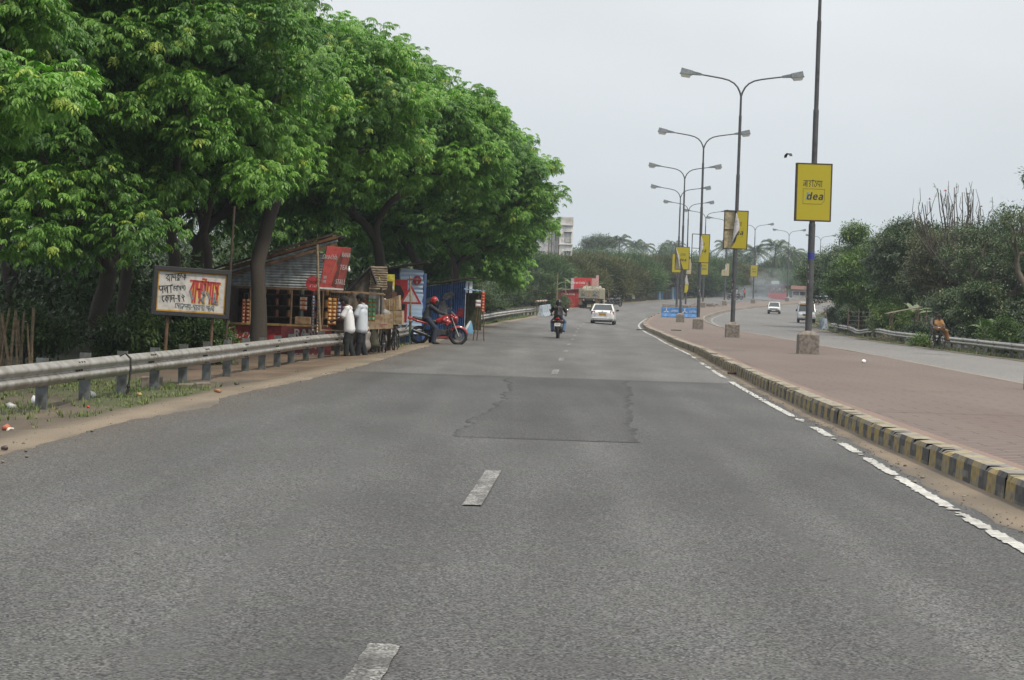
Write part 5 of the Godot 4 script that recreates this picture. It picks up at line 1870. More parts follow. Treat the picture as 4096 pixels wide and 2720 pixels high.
	for q in [[0.36, 0.33, 2.0], [-0.62, 0.25, 1.75], [0.02, 0.1, 2.4]]:
		g = Geo.new()
		g.rod(Vector3(q[0], 0, q[1]), Vector3(q[0], q[2], q[1]), 0.034, 0.03, 7)
		obj("post", g, darkwood, ht)
	g = Geo.new()
	g.box(Vector3(-0.1, 1.1, -1.6), Vector3(1.3, 2.2, 0.05))
	obj("back_wall", g, darkwood, ht)
	# ---- first blue shed
	var blue := mat(lin(0.03, 0.11, 0.36), 0.45, 0.1, 2.0)
	var b1 := thing("blue_shed", "taller blue tin shed with a white and blue front sheet", "shed", Vector3(-3.61, -0.34, -69))
	b1.scale = Vector3.ONE * 1.11
	g = Geo.new()
	corrugated(g, Vector3(-1.1, 0.3, -1.6), Vector3(0.72, 0, 1.6), Vector3(0, 2.2, 0), 12, 0.018, 0.2)
	obj("side_wall", g, blue, b1)
	g = Geo.new()
	rings = []
	for k in 61:
		var s := k / 60.0
		var amp := 0.02 if s > 0.62 or s < 0.16 else 0.003
		var z := amp * cos(TAU * s * 15)
		rings.append([Vector3(-0.37 + 0.012 * sin(s * 40), 0.55 + 2.08 * s, z), Vector3(0.0, 0.55 + 2.06 * s, z), Vector3(0.37 + 0.012 * sin(s * 33), 0.55 + 2.02 * s, z)])
	g.loft(rings, false, false, true, Vector3.BACK)
	for k in g.v.size():
		var s := clampf((g.v[k].y - 0.55) / 2.08, 0, 1)
		var q := 0.5 + 0.5 * cos(TAU * s * 15 + 1.2)
		var c := Color(0.24, 0.4, 0.62).lerp(Color(0.6, 0.66, 0.72), q if (s > 0.62 or s < 0.16) else 0.3 + 0.6 * clampf(noise.get_noise_2d(g.v[k].x * 200.0, s * 20.0) + 0.3 * (s - 0.4), 0, 1))
		g.c[k] = c
	obj("front_sheet", g, vmat(0.4), b1)
	g = Geo.new()
	corrugated(g, Vector3(-0.37, 0.2, -0.1), Vector3(0.76, 0, 0), Vector3(0, 0.5, 0), 8, 0.012)
	g.box(Vector3(0.38, 1.3, -0.9), Vector3(0.03, 2.4, 1.7))
	obj("lower_wall", g, blue, b1)
	g = Geo.new()
	g.box(Vector3(0, 1.2, -1.74), Vector3(0.76, 2.3, 0.05))
	obj("back_wall", g, blue, b1)
	for k in 5:
		g = Geo.new()
		g.bar(Vector3(-1.2, 2.5 + 0.02 * k, 0.15 - 0.42 * k), Vector3(0.5, 2.86 + 0.02 * (k % 2), 0.22 - 0.42 * k), 0.4, 0.05)
		obj("roof_board", g, darkwood, b1)
	var rs := thing("round_sign", "round red sign on the white sheet of the taller blue shed", "sign", Vector3(-3.42, 2.17, -68.9))
	rs.scale = Vector3.ONE * 1.11
	g = Geo.new()
	g.disc(Vector3.ZERO, Vector3.BACK, 0.14, 0.015, 24)
	obj("disc", g, mat(lin(0.3, 0.012, 0.018), 0.4), rs)
	words(rs, "Coke", 0.07, Vector3(-0.01, 0.05, 0.009), mat(lin(0.5, 0.3, 0.3), 0.5), true, 0.2)
	g = Geo.new()
	g.prism(PackedVector2Array([Vector2(-0.03, -0.11), Vector2(0.04, -0.11), Vector2(0.03, -0.02), Vector2(-0.02, -0.02)]), 0.008, 0.012)
	obj("bottle_print", g, mat(lin(0.4, 0.22, 0.2), 0.5), rs)
	# red poster board with a long haired figure
	var rb := thing("red_poster", "red poster board with a dark haired figure, behind the yellow sign", "poster", Vector3(-4.12, 0.67, -68.0))
	rb.scale = Vector3.ONE * 1.1
	g = Geo.new()
	g.box(Vector3(0, 0.68, 0), Vector3(0.78, 1.36, 0.02))
	obj("panel", g, mat(lin(0.34, 0.02, 0.025), 0.5), rb)
	g = Geo.new()
	g.prism(PackedVector2Array([Vector2(-0.1, 0.1), Vector2(0.3, 0.2), Vector2(0.33, 0.55), Vector2(0.27, 0.95), Vector2(0.16, 1.16), Vector2(0.0, 1.2), Vector2(-0.06, 1.0), Vector2(0.02, 0.7)]), 0.011, 0.015)
	obj("figure_print", g, mat(lin(0.014, 0.012, 0.012), 0.5), rb)
	g = Geo.new()
	g.prism(PackedVector2Array([Vector2(-0.06, 0.98), Vector2(0.06, 0.94), Vector2(0.06, 0.8), Vector2(0.0, 0.68), Vector2(0.08, 0.5), Vector2(0.1, 0.3), Vector2(-0.16, 0.36), Vector2(-0.12, 0.6), Vector2(-0.05, 0.76)]), 0.013, 0.018)
	obj("figure_print", g, mat(lin(0.2, 0.09, 0.06), 0.5), rb)
	g = Geo.new()
	g.prism(PackedVector2Array([Vector2(-0.38, 0.05), Vector2(-0.12, 0.05), Vector2(-0.12, 0.4), Vector2(-0.38, 0.5)]), 0.012, 0.016)
	obj("figure_print", g, mat(lin(0.05, 0.08, 0.2), 0.5), rb)
	# yellow furniture sign
	var ys := thing("yellow_sign", "small yellow furniture sign with red Bengali heading", "sign", Vector3(-4.38, 1.79, -67.0))
	ys.scale = Vector3.ONE * 1.11
	g = Geo.new()
	g.box(Vector3(0, 0.24, 0), Vector3(0.52, 0.48, 0.02))
	obj("panel", g, mat(lin(0.62, 0.56, 0.07), 0.5), ys)
	g = Geo.new()
	bengali(g, "pha aa rni ca aa ra", Vector2(-0.2, 0.36), 0.09, 0.013, 0.012, 0.0, 0.72)
	obj("heading", g, mat(lin(0.4, 0.05, 0.03), 0.6, 0, 0), ys)
	g = Geo.new()
	for r in 3:
		for k in 11:
			if (k * 7 + r * 3) % 5 != 0:
				stroke(g, Vector2(-0.22 + k * 0.042, 0.325 - r * 0.042), Vector2(-0.195 + k * 0.042, 0.33 - r * 0.042), 0.014, 0.012)
	obj("small_print", g, mat(lin(0.16, 0.22, 0.04), 0.6, 0, 0), ys)
	for k in 4:
		g = Geo.new()
		g.box(Vector3(-0.2 + 0.13 * k, 0.085, 0.012), Vector3([0.07, 0.09, 0.06, 0.1][k], [0.13, 0.1, 0.15, 0.09][k], 0.004))
		obj("furniture_print", g, mat(lin([0.4, 0.2, 0.28, 0.6][k], [0.3, 0.08, 0.16, 0.6][k], [0.2, 0.04, 0.05, 0.58][k]), 0.6, 0, 0), ys)
	g = Geo.new()
	g.box(Vector3(0, -0.03, 0), Vector3(0.52, 0.055, 0.022))
	obj("caption_strip", g, mat(lin(0.14, 0.15, 0.16), 0.6), ys)
	for x in [-0.2, 0.2]:
		g = Geo.new()
		g.rod(Vector3(x, -1.9, -0.03), Vector3(x, 0.45, -0.03), 0.018, 0.018, 6)
		obj("post", g, wood, ys)
	# triangular warning sign and bamboo prop
	var tr := thing("warning_sign", "blank white triangular road sign with red border", "road sign", Vector3(-3.53, -0.37, -67.2), 0.1)
	tr.scale = Vector3.ONE * 1.13
	g = Geo.new()
	var a3 := [Vector2(-0.34, 1.5), Vector2(0.34, 1.5), Vector2(0, 2.09)]
	g.prism(PackedVector2Array(a3), -0.006, 0.006)
	obj("red_border", g, mat(lin(0.3, 0.02, 0.025), 0.4), tr)
	g = Geo.new()
	var c3 := Vector2(0, 1.697)
	g.prism(PackedVector2Array([c3 + (a3[0] - c3) * 0.68, c3 + (a3[1] - c3) * 0.68, c3 + (a3[2] - c3) * 0.68]), 0.005, 0.01)
	obj("white_field", g, mat(lin(0.4, 0.4, 0.4), 0.4), tr)
	g = Geo.new()
	g.rod(Vector3(0, 0, -0.04), Vector3(0, 2.0, -0.04), 0.03, 0.03, 8)
	obj("post", g, mat(lin(0.04, 0.12, 0.08), 0.5), tr)
	var pr := thing("bamboo_prop", "bamboo prop with a crosspiece standing before the triangular sign", "pole", Vector3(-3.47, -0.42, -66.8))
	pr.scale = Vector3.ONE * 1.13
	g = Geo.new()
	bamboo(g, Vector3(0.05, 0, 0), Vector3(-0.09, 2.42, 0), 0.028)
	obj("cane", g, bam, pr)
	g = Geo.new()
	g.rod(Vector3(-0.16, 2.3, 0.02), Vector3(0.26, 2.29, 0.02), 0.016, 0.014, 6)
	obj("crosspiece", g, wood, pr)
	# ---- second blue shed
	var b2 := thing("blue_shed", "lower blue tin shed painted with a grey propeller emblem", "shed", Vector3(-2.7, -0.15, -75))
	g = Geo.new()
	corrugated(g, Vector3(-0.85, 0.5, 0), Vector3(1.7, 0, 0.3), Vector3(0, 1.62, 0), 20, 0.014, 0.26)
	obj("front_wall", g, mat(lin(0.02, 0.085, 0.27), 0.45, 0.1, 2.0), b2)
	g = Geo.new()
	g.box(Vector3(0, 1.2, -1.2), Vector3(1.6, 1.9, 1.9), Basis(Vector3.UP, -0.17))
	g.box(Vector3(0, 0.3, -0.2), Vector3(1.6, 0.6, 0.3), Basis(Vector3.UP, -0.17))
	obj("body", g, mat(lin(0.015, 0.05, 0.16), 0.6), b2)
	g = Geo.new()
	corrugated(g, Vector3(0.85, 0.6, 0.3), Vector3(0.25, 0, -0.5), Vector3(0, 1.8, 0), 4, 0.012)
	obj("end_sheet", g, mat(lin(0.42, 0.5, 0.6), 0.45, 0.0, 2.0), b2)
	for k in 4:
		g = Geo.new()
		g.bar(Vector3(-1.05, 2.16, 0.25 - k * 0.5), Vector3(1.2, 2.56, 0.5 - k * 0.5), 0.48, 0.05)
		obj("roof_board", g, darkwood, b2)
	for q in [[[0.0, -0.55], [0.12, -0.3], [0.16, 0.0], [0.02, 0.25], [-0.16, 0.18], [-0.22, -0.1], [-0.16, -0.42]], [[-0.1, 0.3], [0.02, 0.5], [0.3, 0.6], [0.42, 0.48], [0.3, 0.36], [0.1, 0.26]], [[-0.2, 0.22], [-0.45, 0.36], [-0.66, 0.3], [-0.76, 0.1], [-0.6, 0.12], [-0.4, 0.1]]]:
		var poly := PackedVector2Array()
		for p in q:
			poly.append(Vector2(p[0], p[1]))
		g = Geo.new()
		g.m = Transform3D(Basis(Vector3.UP, -0.17), Vector3(0.05, 1.4, 0.185))
		g.prism(poly, 0.0, 0.012)
		obj("emblem", g, mat(lin(0.22, 0.23, 0.26), 0.6, 0.0, 2.0), b2)
	g = Geo.new()
	g.m = Transform3D(Basis(Vector3.UP, -0.17), Vector3(0.6, 1.15, 0.27))
	g.prism(PackedVector2Array([Vector2(-0.25, -0.12), Vector2(0.22, -0.12), Vector2(0.22, 0.2), Vector2(0.0, 0.2), Vector2(-0.02, 0.05), Vector2(-0.25, 0.0)]), 0.0, 0.012)
	obj("red_lettering", g, mat(lin(0.28, 0.03, 0.05), 0.6, 0.0, 2.0), b2)
	for q in [[-2.35, 2.95], [-1.72, 2.35], [-3.35, 2.0]]:
		var pl := thing("thin_pole", ["dark thin pole rising in front of the lower blue shed", "thick post at the right corner of the lower blue shed", "slanting stick between the two blue sheds"][[2.95, 2.35, 2.0].find(q[1])], "pole", Vector3(q[0], -0.15, -73.4))
		g = Geo.new()
		bamboo(g, Vector3(0.06 if q[1] == 2.0 else 0.0, 0, 0), Vector3(-0.16 if q[1] == 2.0 else 0.02, q[1], 0), 0.032 if q[1] == 2.35 else 0.02)
		obj("cane", g, darkwood, pl)
	# ---- awning stall
	var as_ := thing("awning_stall", "open stall under a blue sheet with leaning poles", "stall", Vector3(-1.35, -0.1, -73))
	g = Geo.new()
	corrugated(g, Vector3(-0.5, 2.02, 0.3), Vector3(0.76, -0.06, 0), Vector3(0, 0.05, -1.2), 5, 0.012)
	obj("sheet", g, mat(lin(0.12, 0.22, 0.36), 0.5, 0.0, 2.0), as_)
	for q in [[0.32, 0.0, 0.12, 2.55], [-0.12, 0.1, 0.1, 1.95], [0.02, -0.3, 0.15, 1.95]]:
		g = Geo.new()
		bamboo(g, Vector3(q[0], 0, q[1]), Vector3(q[2], q[3], q[1]), 0.022)
		obj("pole", g, wood, as_)
	g = Geo.new()
	g.box(Vector3(-0.15, 1.2, -0.8), Vector3(0.6, 1.4, 0.04))
	obj("back_cloth", g, mat(lin(0.05, 0.06, 0.03), 0.9, 0.0, 2.0), as_)
	packet_strip("red packet strip hanging at the awning stall corner", Vector3(-1.12, 1.86, -72.6), 7, Color(0.42, 0.05, 0.02), Color(0.3, 0.03, 0.02), Color(0.45, 0.2, 0.12), 0.13, 0.11)
	packet_strip("silver packet strip under the blue sheet", Vector3(-1.3, 1.55, -72.6), 2, Color(0.5, 0.5, 0.5), Color(0.3, 0.05, 0.04), Color(0.6, 0.6, 0.6), 0.2, 0.14)
	var bag := thing("blue_bag", "blue and white plastic bag standing by the awning stall", "bag", Vector3(-1.62, 0.3, -72.4))
	g = Geo.new()
	g.tube([Vector3(-0.02, 0, 0), Vector3(0, 0.18, 0), Vector3(0.05, 0.4, 0), Vector3(0.08, 0.55, 0)], [0.22, 0.2, 0.11, 0.02], 9)
	obj("sack", g, mat(lin(0.1, 0.28, 0.45), 0.5), bag)
	bag.scale = Vector3.ONE * 0.85
	g = Geo.new()
	g.tube([Vector3(-0.16, 0.0, 0.14), Vector3(-0.06, 0.3, 0.12), Vector3(0.06, 0.53, 0.04)], [0.08, 0.07, 0.03], 7)
	obj("white_fold", g, mat(lin(0.6, 0.66, 0.7), 0.4), bag)
	# ---- bus stop board
	var bs := thing("bus_stop_board", "white hand painted Bengali bus stop board in a black frame", "sign", Vector3(-6.66, -0.24, -40), 0.35)
	bs.rotation.z = -0.035
	bs.scale = Vector3.ONE * 0.93
	g = Geo.new()
	g.box(Vector3(0, 1.86, 0), Vector3(1.56, 0.92, 0.03))
	obj("panel", g, mat(lin(0.52, 0.51, 0.49), 0.7, 0.0), bs)
	for q in [[0, 2.35, 1.72, 0.1], [0, 1.37, 1.72, 0.1], [-0.81, 1.86, 0.1, 0.88], [0.81, 1.86, 0.1, 0.88]]:
		g = Geo.new()
		g.cbox(Vector3(q[0], q[1], 0.01), Vector3(q[2], q[3], 0.12), 0.008)
		obj("frame_bar", g, mat(lin(0.022, 0.025, 0.028), 0.6), bs)
	for q in [[0, 2.285, 1.52, 0.03], [0, 1.435, 1.52, 0.03], [-0.745, 1.86, 0.03, 0.82], [0.745, 1.86, 0.03, 0.82]]:
		g = Geo.new()
		g.box(Vector3(q[0], q[1], 0.018), Vector3(q[2], q[3], 0.006))
		obj("yellow_band", g, mat(lin(0.5, 0.27, 0.015), 0.7), bs)
	var ink := mat(lin(0.03, 0.035, 0.04), 0.7, 0, 0)
	g = Geo.new()
	bengali(g, "ra aa ma kri ssna", Vector2(-0.56, 2.07), 0.16, 0.017, 0.018, 0.16, 0.86)
	bengali(g, "pa lla ii", Vector2(-0.7, 1.8), 0.17, 0.019, 0.018, 0.12, 0.95)
	bengali(g, "lp pa i shca ma rp", Vector2(-0.4, 1.87), 0.11, 0.012, 0.018, 0.12, 0.8)
	bengali(g, "e ka aa la hy n4 n9", Vector2(-0.62, 1.6), 0.16, 0.017, 0.018, 0.12, 0.8)
	obj("lettering", g, ink, bs)
	g = Geo.new()
	bengali(g, "e sa au ja na ya hy sa aa ra da aa _ sa ng gha", Vector2(-0.34, 1.49), 0.12, 0.013, 0.018, -0.02, 0.82)
	obj("lettering", g, mat(lin(0.09, 0.12, 0.13), 0.7, 0, 0), bs)
	for layer in [[mat(lin(0.5, 0.34, 0.08), 0.7, 0, 0), 0.062, 0.016, Vector2(0.012, -0.014), false], [mat(lin(0.34, 0.03, 0.035), 0.7, 0, 0), 0.038, 0.021, Vector2.ZERO, false]]:
		g = Geo.new()
		bengali(g, "ba aa sa stta ya aa nda", Vector2(-0.04, 1.66) + layer[3], 0.52, layer[1], layer[2], -0.03, 0.3)
		obj("lettering", g, layer[0], bs)
	g = Geo.new()  # the lower halves of the big letters are grey
	bengali(g, "ba aa sa stta ya aa nda", Vector2(-0.04, 1.66), 0.52, 0.04, 0.024, -0.03, 0.3)
	var cut := Geo.new()
	for k in g.ix.size() / 3:
		var p: Vector3 = (g.v[g.ix[k * 3]] + g.v[g.ix[k * 3 + 1]] + g.v[g.ix[k * 3 + 2]]) / 3.0
		if p.y < 1.9 and g.v[g.ix[k * 3]].y < 1.95:
			cut.tri(g.v[g.ix[k * 3]], g.v[g.ix[k * 3 + 2]], g.v[g.ix[k * 3 + 1]])
	obj("lettering", cut, mat(lin(0.16, 0.18, 0.2), 0.7, 0, 0), bs)
	for q in [[-0.48, 0.04], [0.52, 0.035]]:
		g = Geo.new()
		g.rod(Vector3(q[0], 0, -0.08), Vector3(q[0], 2.1, -0.05), q[1], q[1] * 0.9, 8)
		obj("post", g, wood, bs)
	g = Geo.new()
	g.rod(Vector3(0.66, 0.2, -0.12), Vector3(0.78, 3.6, -0.16), 0.032, 0.024, 7)
	var tp := thing("bare_pole", "tall bare pole rising behind the bus stop board", "pole", Vector3(-6.6, -0.3, -40.2))
	obj("cane", g, darkwood, tp)
	var sw := thing("grey_wall", "low grey mud wall in shade under the bus stop board", "wall", Vector3(-8.4, -0.4, -49.0), 0.2)
	g = Geo.new()
	g.box(Vector3(0, 0.65, 0), Vector3(1.5, 1.3, 0.2))
	obj("body", g, mat(lin(0.13, 0.12, 0.11), 0.95, 0.0, 2.0), sw)
	# bundle of bamboo at the left edge
	for k in 13:
		var o := thing("bamboo_cane", "cut bamboo canes leaning together at the far left", "bamboo", Vector3(-11.25 + 0.08 * k + rng.randf_range(-0.03, 0.03), -0.45, -41.8 + rng.randf_range(-0.25, 0.25)), 0.0, "leaning bamboo canes at the far left")
		g = Geo.new()
		bamboo(g, Vector3(0.12 * rng.randf_range(-1, 1.5), 0, 0), Vector3(0.14 * rng.randf_range(-1, 1), 1.15 + 0.4 * rng.randf(), 0), 0.028 + 0.012 * rng.randf())
		obj("cane", g, bam, o)
	# bamboo posts and small things on the far left verge
	for q in [[3.9, 176.0, 3.6, 0.02, "thin post right of the motorcyclist's head"], [5.4, 196.0, 3.2, -0.3, "leaning post in front of the red kiosk"], [11.4, 232.0, 4.4, -0.5, "leaning bamboo post right of the parked truck"], [13.2, 246.0, 3.6, 0.1, "upright bamboo post behind the parked scooters"], [14.1, 250.0, 3.2, 0.3, "second upright bamboo post behind the parked scooters"], [17.9, 284.0, 5.6, 0.9, "long pole leaning over the dark lean-to"]]:
		var o := thing("bamboo_post", q[4], "post", onl(q[0], q[1], -0.1))
		g = Geo.new()
		bamboo(g, Vector3.ZERO, Vector3(q[3], q[2], 0), 0.06)
		obj("cane", g, bam, o)


# ---------------------------------------------------------------- guardrails and barriers
func along(path: Array, d: float) -> float:
	for k in path.size() - 1:
		if d <= path[k + 1][0]:
			var p0: float = path[maxi(k - 1, 0)][1]
			var p3: float = path[mini(k + 2, path.size() - 1)][1]
			return cubic_interpolate(path[k][1], path[k + 1][1], p0, p3, clampf((d - path[k][0]) / (path[k + 1][0] - path[k][0]), 0, 1))
	return path[path.size() - 1][1]

func guardrail(label: String, path: Array, floor_y: Callable, d0: float, d1: float, face: float, high: float, dip: Callable) -> void:
	var root := Node3D.new()
	root.name = "guardrail"
	add_child(root, true)
	tag(root, label, "guardrail")
	var steel := mat(lin(0.4, 0.395, 0.375), 0.42, 0.45, 2.0, 0.8)
	var post_m := mat(lin(0.13, 0.145, 0.15), 0.7, 0.2, 2.0)
	var rust := mat(lin(0.05, 0.045, 0.04), 0.8)
	var prof := [[0.0, 0.0], [0.02, 0.012], [0.07, 0.05], [0.082, 0.085], [0.07, 0.115], [0.025, 0.14], [0.015, 0.155], [0.025, 0.17], [0.07, 0.195], [0.082, 0.225], [0.07, 0.26], [0.02, 0.298], [0.0, 0.31]]
	var d := d0
	var joint := 0
	while d < d1 - 0.3:
		var e := minf(d + 4.0, d1)
		var g := Geo.new()
		var rings := []
		var cnt := 9
		for k in cnt:
			var q := lerpf(d, e + (0.12 if e < d1 else 0.0), k / float(cnt - 1))
			var x := along(path, q)
			var y: float = floor_y.call(x, q) + high - 0.31 + dip.call(q)
			var bump := 0.006 * noise.get_noise_2d(q * 2.5, face * 30.0) + (0.004 if joint % 2 == 0 else 0.0)
			var ring := []
			for p in prof:
				ring.append(Vector3(x + face * (p[0] + bump), y + p[1] + bump * 0.5, -q))
			rings.append(ring)
		g.loft(rings, false, false, true, Vector3(face, 0.3, 0.2))
		var beam := obj("rail_beam", g, steel, root)
		g = Geo.new()
		for y2 in [0.035, 0.155, 0.27]:
			for k in 3:
				var q := e - 0.1 - 0.12 * k
				var x := along(path, q)
				var off := 0.02 if y2 == 0.155 else 0.05
				g.disc(Vector3(x + face * (off + 0.012), floor_y.call(x, q) + high - 0.31 + y2 + dip.call(q), -q), Vector3(face, 0, 0), 0.013, 0.03, 6)
		stuff(obj("bolting", g, rust, beam))
		d = e
		joint += 1
	d = d0 + 0.4
	while d < d1:
		var x := along(path, d) - face * 0.07
		var y: float = floor_y.call(x, d)
		var g := Geo.new()
		var top: float = high + 0.07 + dip.call(d) + rng.randf_range(-0.02, 0.02)
		g.box(Vector3(x, y - 0.2 + (top + 0.2) * 0.5, -d), Vector3(0.15, top + 0.2, 0.006))
		g.box(Vector3(x - 0.072, y - 0.2 + (top + 0.2) * 0.5, -d - 0.034), Vector3(0.006, top + 0.2, 0.062))
		g.box(Vector3(x + 0.072, y - 0.2 + (top + 0.2) * 0.5, -d - 0.034), Vector3(0.006, top + 0.2, 0.062))
		obj("post", g, post_m, root)
		d += 2.0

func jersey(g: Geo, o: Vector3, length: float, turn: float) -> void:
	var prof := [[-0.31, 0.0], [-0.31, 0.08], [-0.16, 0.34], [-0.1, 0.88], [-0.08, 0.9], [0.08, 0.9], [0.1, 0.88], [0.16, 0.34], [0.31, 0.08], [0.31, 0.0]]
	var rings := []
	for s in [-0.5, 0.5]:
		var ring := []
		for p in prof:
			ring.append(o + Basis(Vector3.UP, turn) * Vector3(p[0], p[1], s * length))
		rings.append(ring)
	g.loft(rings, true, false, false)
	for s in 2:
		var poly: Array = rings[s]
		for k in range(0, 4):  # end faces as strips
			var a: Vector3 = poly[k]
			var b: Vector3 = poly[k + 1]
			g.quad_out(a, b, poly[8 - k], poly[9 - k], o + Vector3(0, 0.4, 0))

func blade_emblem(g: Geo, o: Vector2, r: float, z: float) -> void:
	for k in 3:
		var a := 1.05 + TAU * k / 3
		var poly := PackedVector2Array()
		for j in 13:
			var s := j / 12.0
			var rad := r * s
			var bend := a + 0.5 * s
			var w := 0.22 * r * sin(PI * pow(s, 0.8)) + 0.01
			poly.append(o + Vector2(cos(bend), sin(bend)) * rad + Vector2(-sin(bend), cos(bend)) * w)
		for j in 12:
			var s := (11 - j) / 12.0
			var bend := a + 0.5 * s
			poly.append(o + Vector2(cos(bend), sin(bend)) * r * s)
		var clean := PackedVector2Array()
		for p in poly:
			if clean.is_empty() or clean[clean.size() - 1].distance_to(p) > 0.002:
				clean.append(p)
		g.prism(clean, z, z + 0.006)

func rails_and_barriers() -> void:
	var none := func(_d: float) -> float: return 0.0
	guardrail("left guardrail of dull steel in front of the tea stall", [[14, -6.6], [20, -6.35], [24, -6.12], [29, -5.82], [34, -5.52], [40, -5.28], [45.7, -5.05], [49, -4.8], [51.8, -4.5]], left_y, 15.0, 51.8, 1.0, 0.64, none)
	guardrail("left guardrail running from the blue sheds to the pale barrier", [[55, -4.1], [70, -3.6], [80, -3.2], [105, -2.1], [126, -1.1], [140, -0.1], [150, 0.85], [156, 1.75]], left_y, 55.0, 156.0, 1.0, 0.6, none)
	var kink := func(d: float) -> float: return -0.17 * exp(-pow((d - 129.0) / 3.5, 2.0)) + 0.06 * exp(-pow((d - 120.0) / 4.0, 2.0))
	guardrail("right guardrail below the thicket, bent down near its far end", [[60, 18.7], [66, 18.95], [72, 19.25], [86, 20.2], [101, 21.2], [113, 22.1], [121, 22.6], [129, 22.9], [140, 23.7], [150, 24.5]], right_y, 60.0, 150.0, -1.0, 0.62, kink)
	var pale := mat(lin(0.4, 0.48, 0.58), 0.75, 0.0, 2.0, 0.7)
	for k in 5:
		var d := 150.0 + 2.15 * k
		var o := thing("concrete_barrier", "pale blue concrete barrier unit at the left road edge, %s in its row" % ["nearest", "second", "third", "fourth", "farthest"][k], "barrier", Vector3(2.2 + 0.17 * k, 0.0, -d), 0.0, "pale barrier units on the left")
		o.position.y = lut(d, SYL) - 0.06
		var g := Geo.new()
		jersey(g, Vector3.ZERO, 2.1, -0.07)
		obj("block", g, pale, o)
	for k in 4:
		var d := 151.0 + 2.15 * k
		var o := thing("concrete_barrier", "pale blue concrete barrier unit at the right guardrail's end, %s in its row" % ["nearest", "second", "third", "farthest"][k], "barrier", Vector3(lut(d, SR) + 0.6, lut(d, SYM) - 0.05, -d), 0.0, "pale barrier units on the right")
		var g := Geo.new()
		jersey(g, Vector3.ZERO, 2.1, -0.16)
		obj("block", g, pale, o)
	for q in [[Vector3(1.75, 1.62, -153), Vector3(2.75, 1.72, -161), "brown banded rail behind the left pale barrier"], [Vector3(24.6, 1.3, -153.5), Vector3(25.6, 1.42, -160), "brown banded rail behind the right pale barrier"]]:
		var o := thing("banded_rail", q[2], "rail", q[0])
		var g := Geo.new()
		for k in 9:
			g.col = Color(0.17, 0.1, 0.07) if k % 2 == 0 else Color(0.38, 0.33, 0.28)
			g.rod(((q[1] - q[0]) as Vector3) * (k / 9.0), ((q[1] - q[0]) as Vector3) * ((k + 1) / 9.0), 0.09, 0.09, 7)
		obj("bar", g, vmat(0.9), o)
		g = Geo.new()
		for k in 2:
			var p: Vector3 = (q[1] - q[0]) * (0.15 + 0.7 * k)
			g.rod(p + Vector3(0, -1.3, 0), p, 0.05, 0.05, 6)
		obj("leg", g, mat(lin(0.14, 0.12, 0.1), 0.9), o)
	# blue barriers on the median
	var blue := mat(lin(0.05, 0.2, 0.5), 0.6, 0.0, 2.0, 0.6)
	var wht := mat(lin(0.6, 0.64, 0.68), 0.6)
	for k in 2:
		var o := thing("blue_barrier", ["left blue barrier with white propeller emblem on the median", "right blue barrier with white propeller emblem, behind a lamp post"][k], "barrier", onm(14.2 + 1.66 * k, 176.0), 0.0, "blue barriers on the median")
		var g := Geo.new()
		g.m = Transform3D(Basis(Vector3.UP, PI / 2), Vector3.ZERO)
		jersey(g, Vector3.ZERO, 1.62, 0)
		g.m = Transform3D()
		obj("block", g, blue, o)
		g = Geo.new()
		g.m = Transform3D(Basis(Vector3.RIGHT, -0.11), Vector3(0, 0.36, 0.165))
		blade_emblem(g, Vector2(-0.38, 0.22), 0.3, 0.004)
		obj("emblem", g, wht, o)
		var t := words(o, "unin", 0.24, Vector3(0.34, 0.6, 0.145), wht, false, 0, 1.0, false)
		t.rotation.x = -0.11
	var wb := thing("wooden_rail", "weathered wooden rail lying along the top of the blue barriers", "rail", onm(15.0, 176.3) + Vector3(0, 0.9, 0))
	for y in [0.06, 0.2]:
		var g := Geo.new()
		g.bar(Vector3(-1.55, y, 0), Vector3(1.75, y - 0.06, 0), 0.09, 0.06)
		obj("bar", g, mat(lin(0.22, 0.14, 0.1), 0.9, 0.0, 2.0), wb)
	for k in 6:
		var g := Geo.new()
		g.box(Vector3(-1.4 + 0.6 * k, 0.1, 0), Vector3(0.06, 0.24, 0.07))
		obj("upright", g, mat(lin(0.3, 0.25, 0.2), 0.9, 0.0, 2.0), wb)

# ---------------------------------------------------------------- lamp posts and their advertising panels
const POSTS := [[60.0, 9.1], [90.0, 10.14], [120.3, 11.43], [151.5, 13.0], [183.7, 15.37], [217.4, 19.2], [244.6, 23.75], [270.0, 29.2], [298.0, 36.6], [331.0, 46.4], [362.0, 56.6]]

func heading(d: float) -> float:
	return atan2(lut(d + 2.0, SK) - lut(d - 2.0, SK), 4.0)

